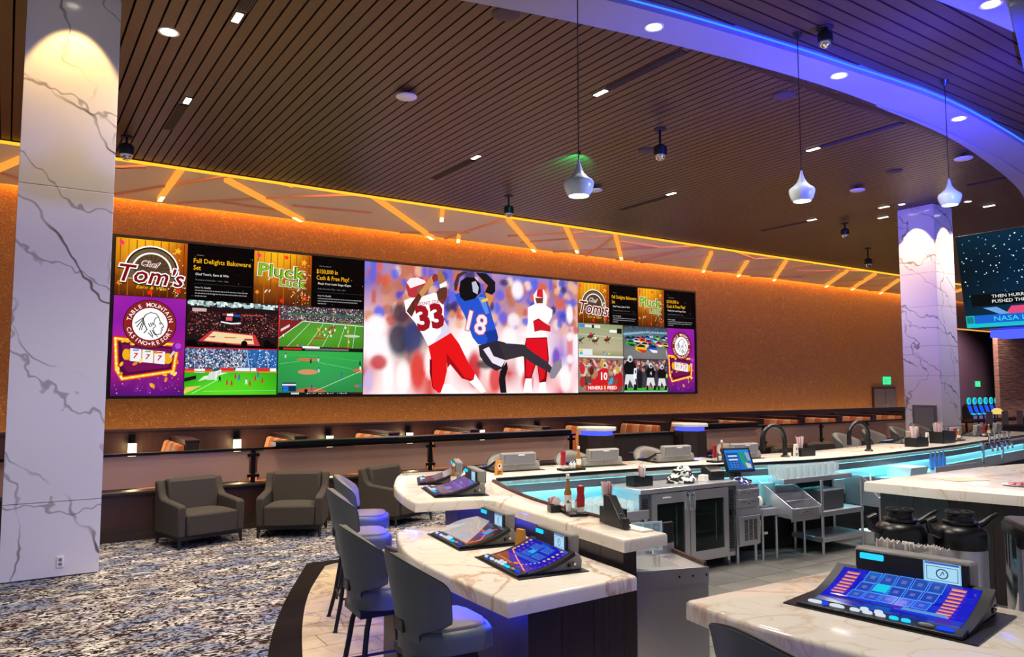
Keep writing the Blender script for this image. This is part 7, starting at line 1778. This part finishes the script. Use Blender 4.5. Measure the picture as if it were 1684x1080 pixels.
# blue spots on the television frame, the last added to tint the left column
for i, (x, y, ax, ay, pw) in enumerate(((9.3, 3.4, 8.5, 6.2, 2200), (9.6, 3.0, 11.0, 6.0, 3200), (10.0, 3.0, 14.5, 6.4, 5200), (9.4, 2.6, 10.0, 3.4, 240), (8.95, 2.9, .5, 9.6, 2000))):
    u = thing('blue_spot', 'unseen blue spot on the television frame, number %s from the screen' % ('one', 'two', 'three', 'four', 'five')[i], 'light', (x, y, 3.84)); MB().lathe([(.06, 0), (.08, .1)], 12, cap=True).obj('can', 'black', u)
    lamp('SPOT', 'bulb', (x, y, 4.0), pw, BLUE if i < 4 else (.22, .28, 1), (ax, ay, 6.5 if i < 4 else 2.4), .1, 80 if i < 4 else 40, .7)

# ================================================================== PEOPLE
def person(loc, rz, label, shirt, cap=True, sc=1.0):
    t = thing('person', label, 'person', loc, rz); t.scale = (.84, .84, .84)
    V = [((0, .05, .50), .15), ((0, .02, .72), .15), ((0, 0, .95), .165), ((0, -.01, 1.06), .10), ((0, -.03, 1.13), .058), ((0, -.05, 1.20), .075), ((0, -.06, 1.29), .095), ((0, -.055, 1.36), .06),
         ((.19, 0, 1.02), .065), ((.26, -.05, .82), .052), ((.20, -.26, .76), .042), ((.16, -.36, .78), .035), ((-.19, 0, 1.02), .065), ((-.26, -.05, .82), .052), ((-.20, -.26, .76), .042), ((-.16, -.36, .78), .035),
         ((.10, -.10, .50), .085), ((.12, -.48, .50), .065), ((.12, -.50, .08), .045), ((-.10, -.10, .50), .085), ((-.12, -.48, .50), .065), ((-.12, -.50, .08), .045)]
    E = [(0, 1), (1, 2), (2, 3), (3, 4), (4, 5), (5, 6), (6, 7), (2, 8), (8, 9), (9, 10), (10, 11), (2, 12), (12, 13), (13, 14), (14, 15), (0, 16), (16, 17), (17, 18), (0, 19), (19, 20), (20, 21)]
    me = bpy.data.meshes.new('body'); me.from_pydata([v for v, r in V], E, [])
    o = link('body', me, t); me.materials.append(M['skin'])
    sk = o.modifiers.new('skin', 'SKIN')
    if not me.skin_vertices: 
        bm = bmesh.new(); bm.from_mesh(me); bm.verts.layers.skin.verify(); bm.to_mesh(me); bm.free()
    for i, (v, r) in enumerate(V): me.skin_vertices[0].data[i].radius = (r, r * .85); me.skin_vertices[0].data[i].use_root = (i == 0)
    ss = o.modifiers.new('sub', 'SUBSURF'); ss.levels = 1; ss.render_levels = 2
    # shirt: shell around the torso and upper arms
    MB().lathe([(.20, .46), (.205, .70), (.225, .92), (.20, 1.03), (.09, 1.09)], 18, cap=False).tf(Matrix.Diagonal((1.05, .80, 1, 1))).obj('shirt', shirt, t, smooth=True)
    for s in (-1, 1): MB().tube([(s * .14, 0, 1.03), (s * .21, -.01, 1.0), (s * .28, -.05, .82), (s * .25, -.14, .78)], [.07, .085, .072, .066], 10).obj('sleeve', shirt, t, smooth=True)
    if cap:
        MB().lathe([(.107, 1.30), (.108, 1.35), (.085, 1.41), (.03, 1.43), (0, 1.43)], 16, (0, -.055, 0), cap=False).obj('cap', 'dark_cloth', t, smooth=True)
        MB().slab([(-.08, -.13), (.08, -.13), (.06, -.23), (-.06, -.23)], 1.305, 1.32, .005, 1).obj('cap_peak', 'dark_cloth', t, smooth=True)
    else: MB().lathe([(.10, 1.24), (.112, 1.32), (.09, 1.40), (0, 1.42)], 14, (0, -.035, 0), cap=False).obj('hair', 'dark_cloth', t, smooth=True)
    for s in (-1, 1): MB().lathe([(0, -.012), (.011, 0), (0, .012)], 8, (s * .032, -.148, 1.295)).obj('eye', 'black', t)
    MB().lathe([(0, .03), (.012, .0), (.0, -.008)], 8, (0, -.155, 1.26)).obj('nose', 'skin', t); MB().box(-.025, .025, -.143, -.136, 1.215, 1.223).obj('mouth', 'red', t)
person((20.98, 13.60, .06), R(-90), 'seated person in a bright orange shirt and dark cap in a booth', 'orange_cloth')
person((24.48, 13.60, 0), R(-90), 'dark haired seated person just left of the far column', 'dark_cloth', False)
t = thing('dome_table_lamp', 'amber dome lamp on a table below the slot machines', 'lamp', (32.3, 14.1, .75)); MB().lathe([(.02, 0), (.02, .2)], 10).obj('stem', 'black', t); MB().lathe([(.22, .2), (.2, .32), (.12, .41), (0, .44)], 20, cap=False).obj('shade', emis('amber_shade', (1, .72, .22), .9), t, smooth=True)
t = thing('dark_long_table', 'long dark table beyond the far column, below the slot machines', 'table', (32.0, 14.2, 0)); MB().box(-3, 4, -.5, .5, .70, .75).obj('top', 'black_matte', t)
for x in (-2.8, 3.8):
    for y in (-.4, .4): MB().cyl((x, y, 0), (x, y, .7), .04, 8).obj('leg', 'black_matte', t)
for i in range(3):
    u = thing('tan_chair', 'tan high backed chair below the slot machines, %s' % ('left', 'middle', 'right')[i], 'chair', (29.6 + i * 1.2, 13.2, 0)); MB().extr([(-.05, .45), (.05, .45), (.02, 1.12), (-.04, 1.12)], 'x', -.22, .22).obj('backrest', 'tan', u, bevel=.03); MB().box(-.24, .24, -.05, .42, .40, .47).obj('seat', 'dark_cloth', u, bevel=.02)
    for x in (-.2, .2):
        for y in (0, .38): MB().cyl((x, y, 0), (x, y, .42), .02, 6).obj('leg', 'black_matte', u)
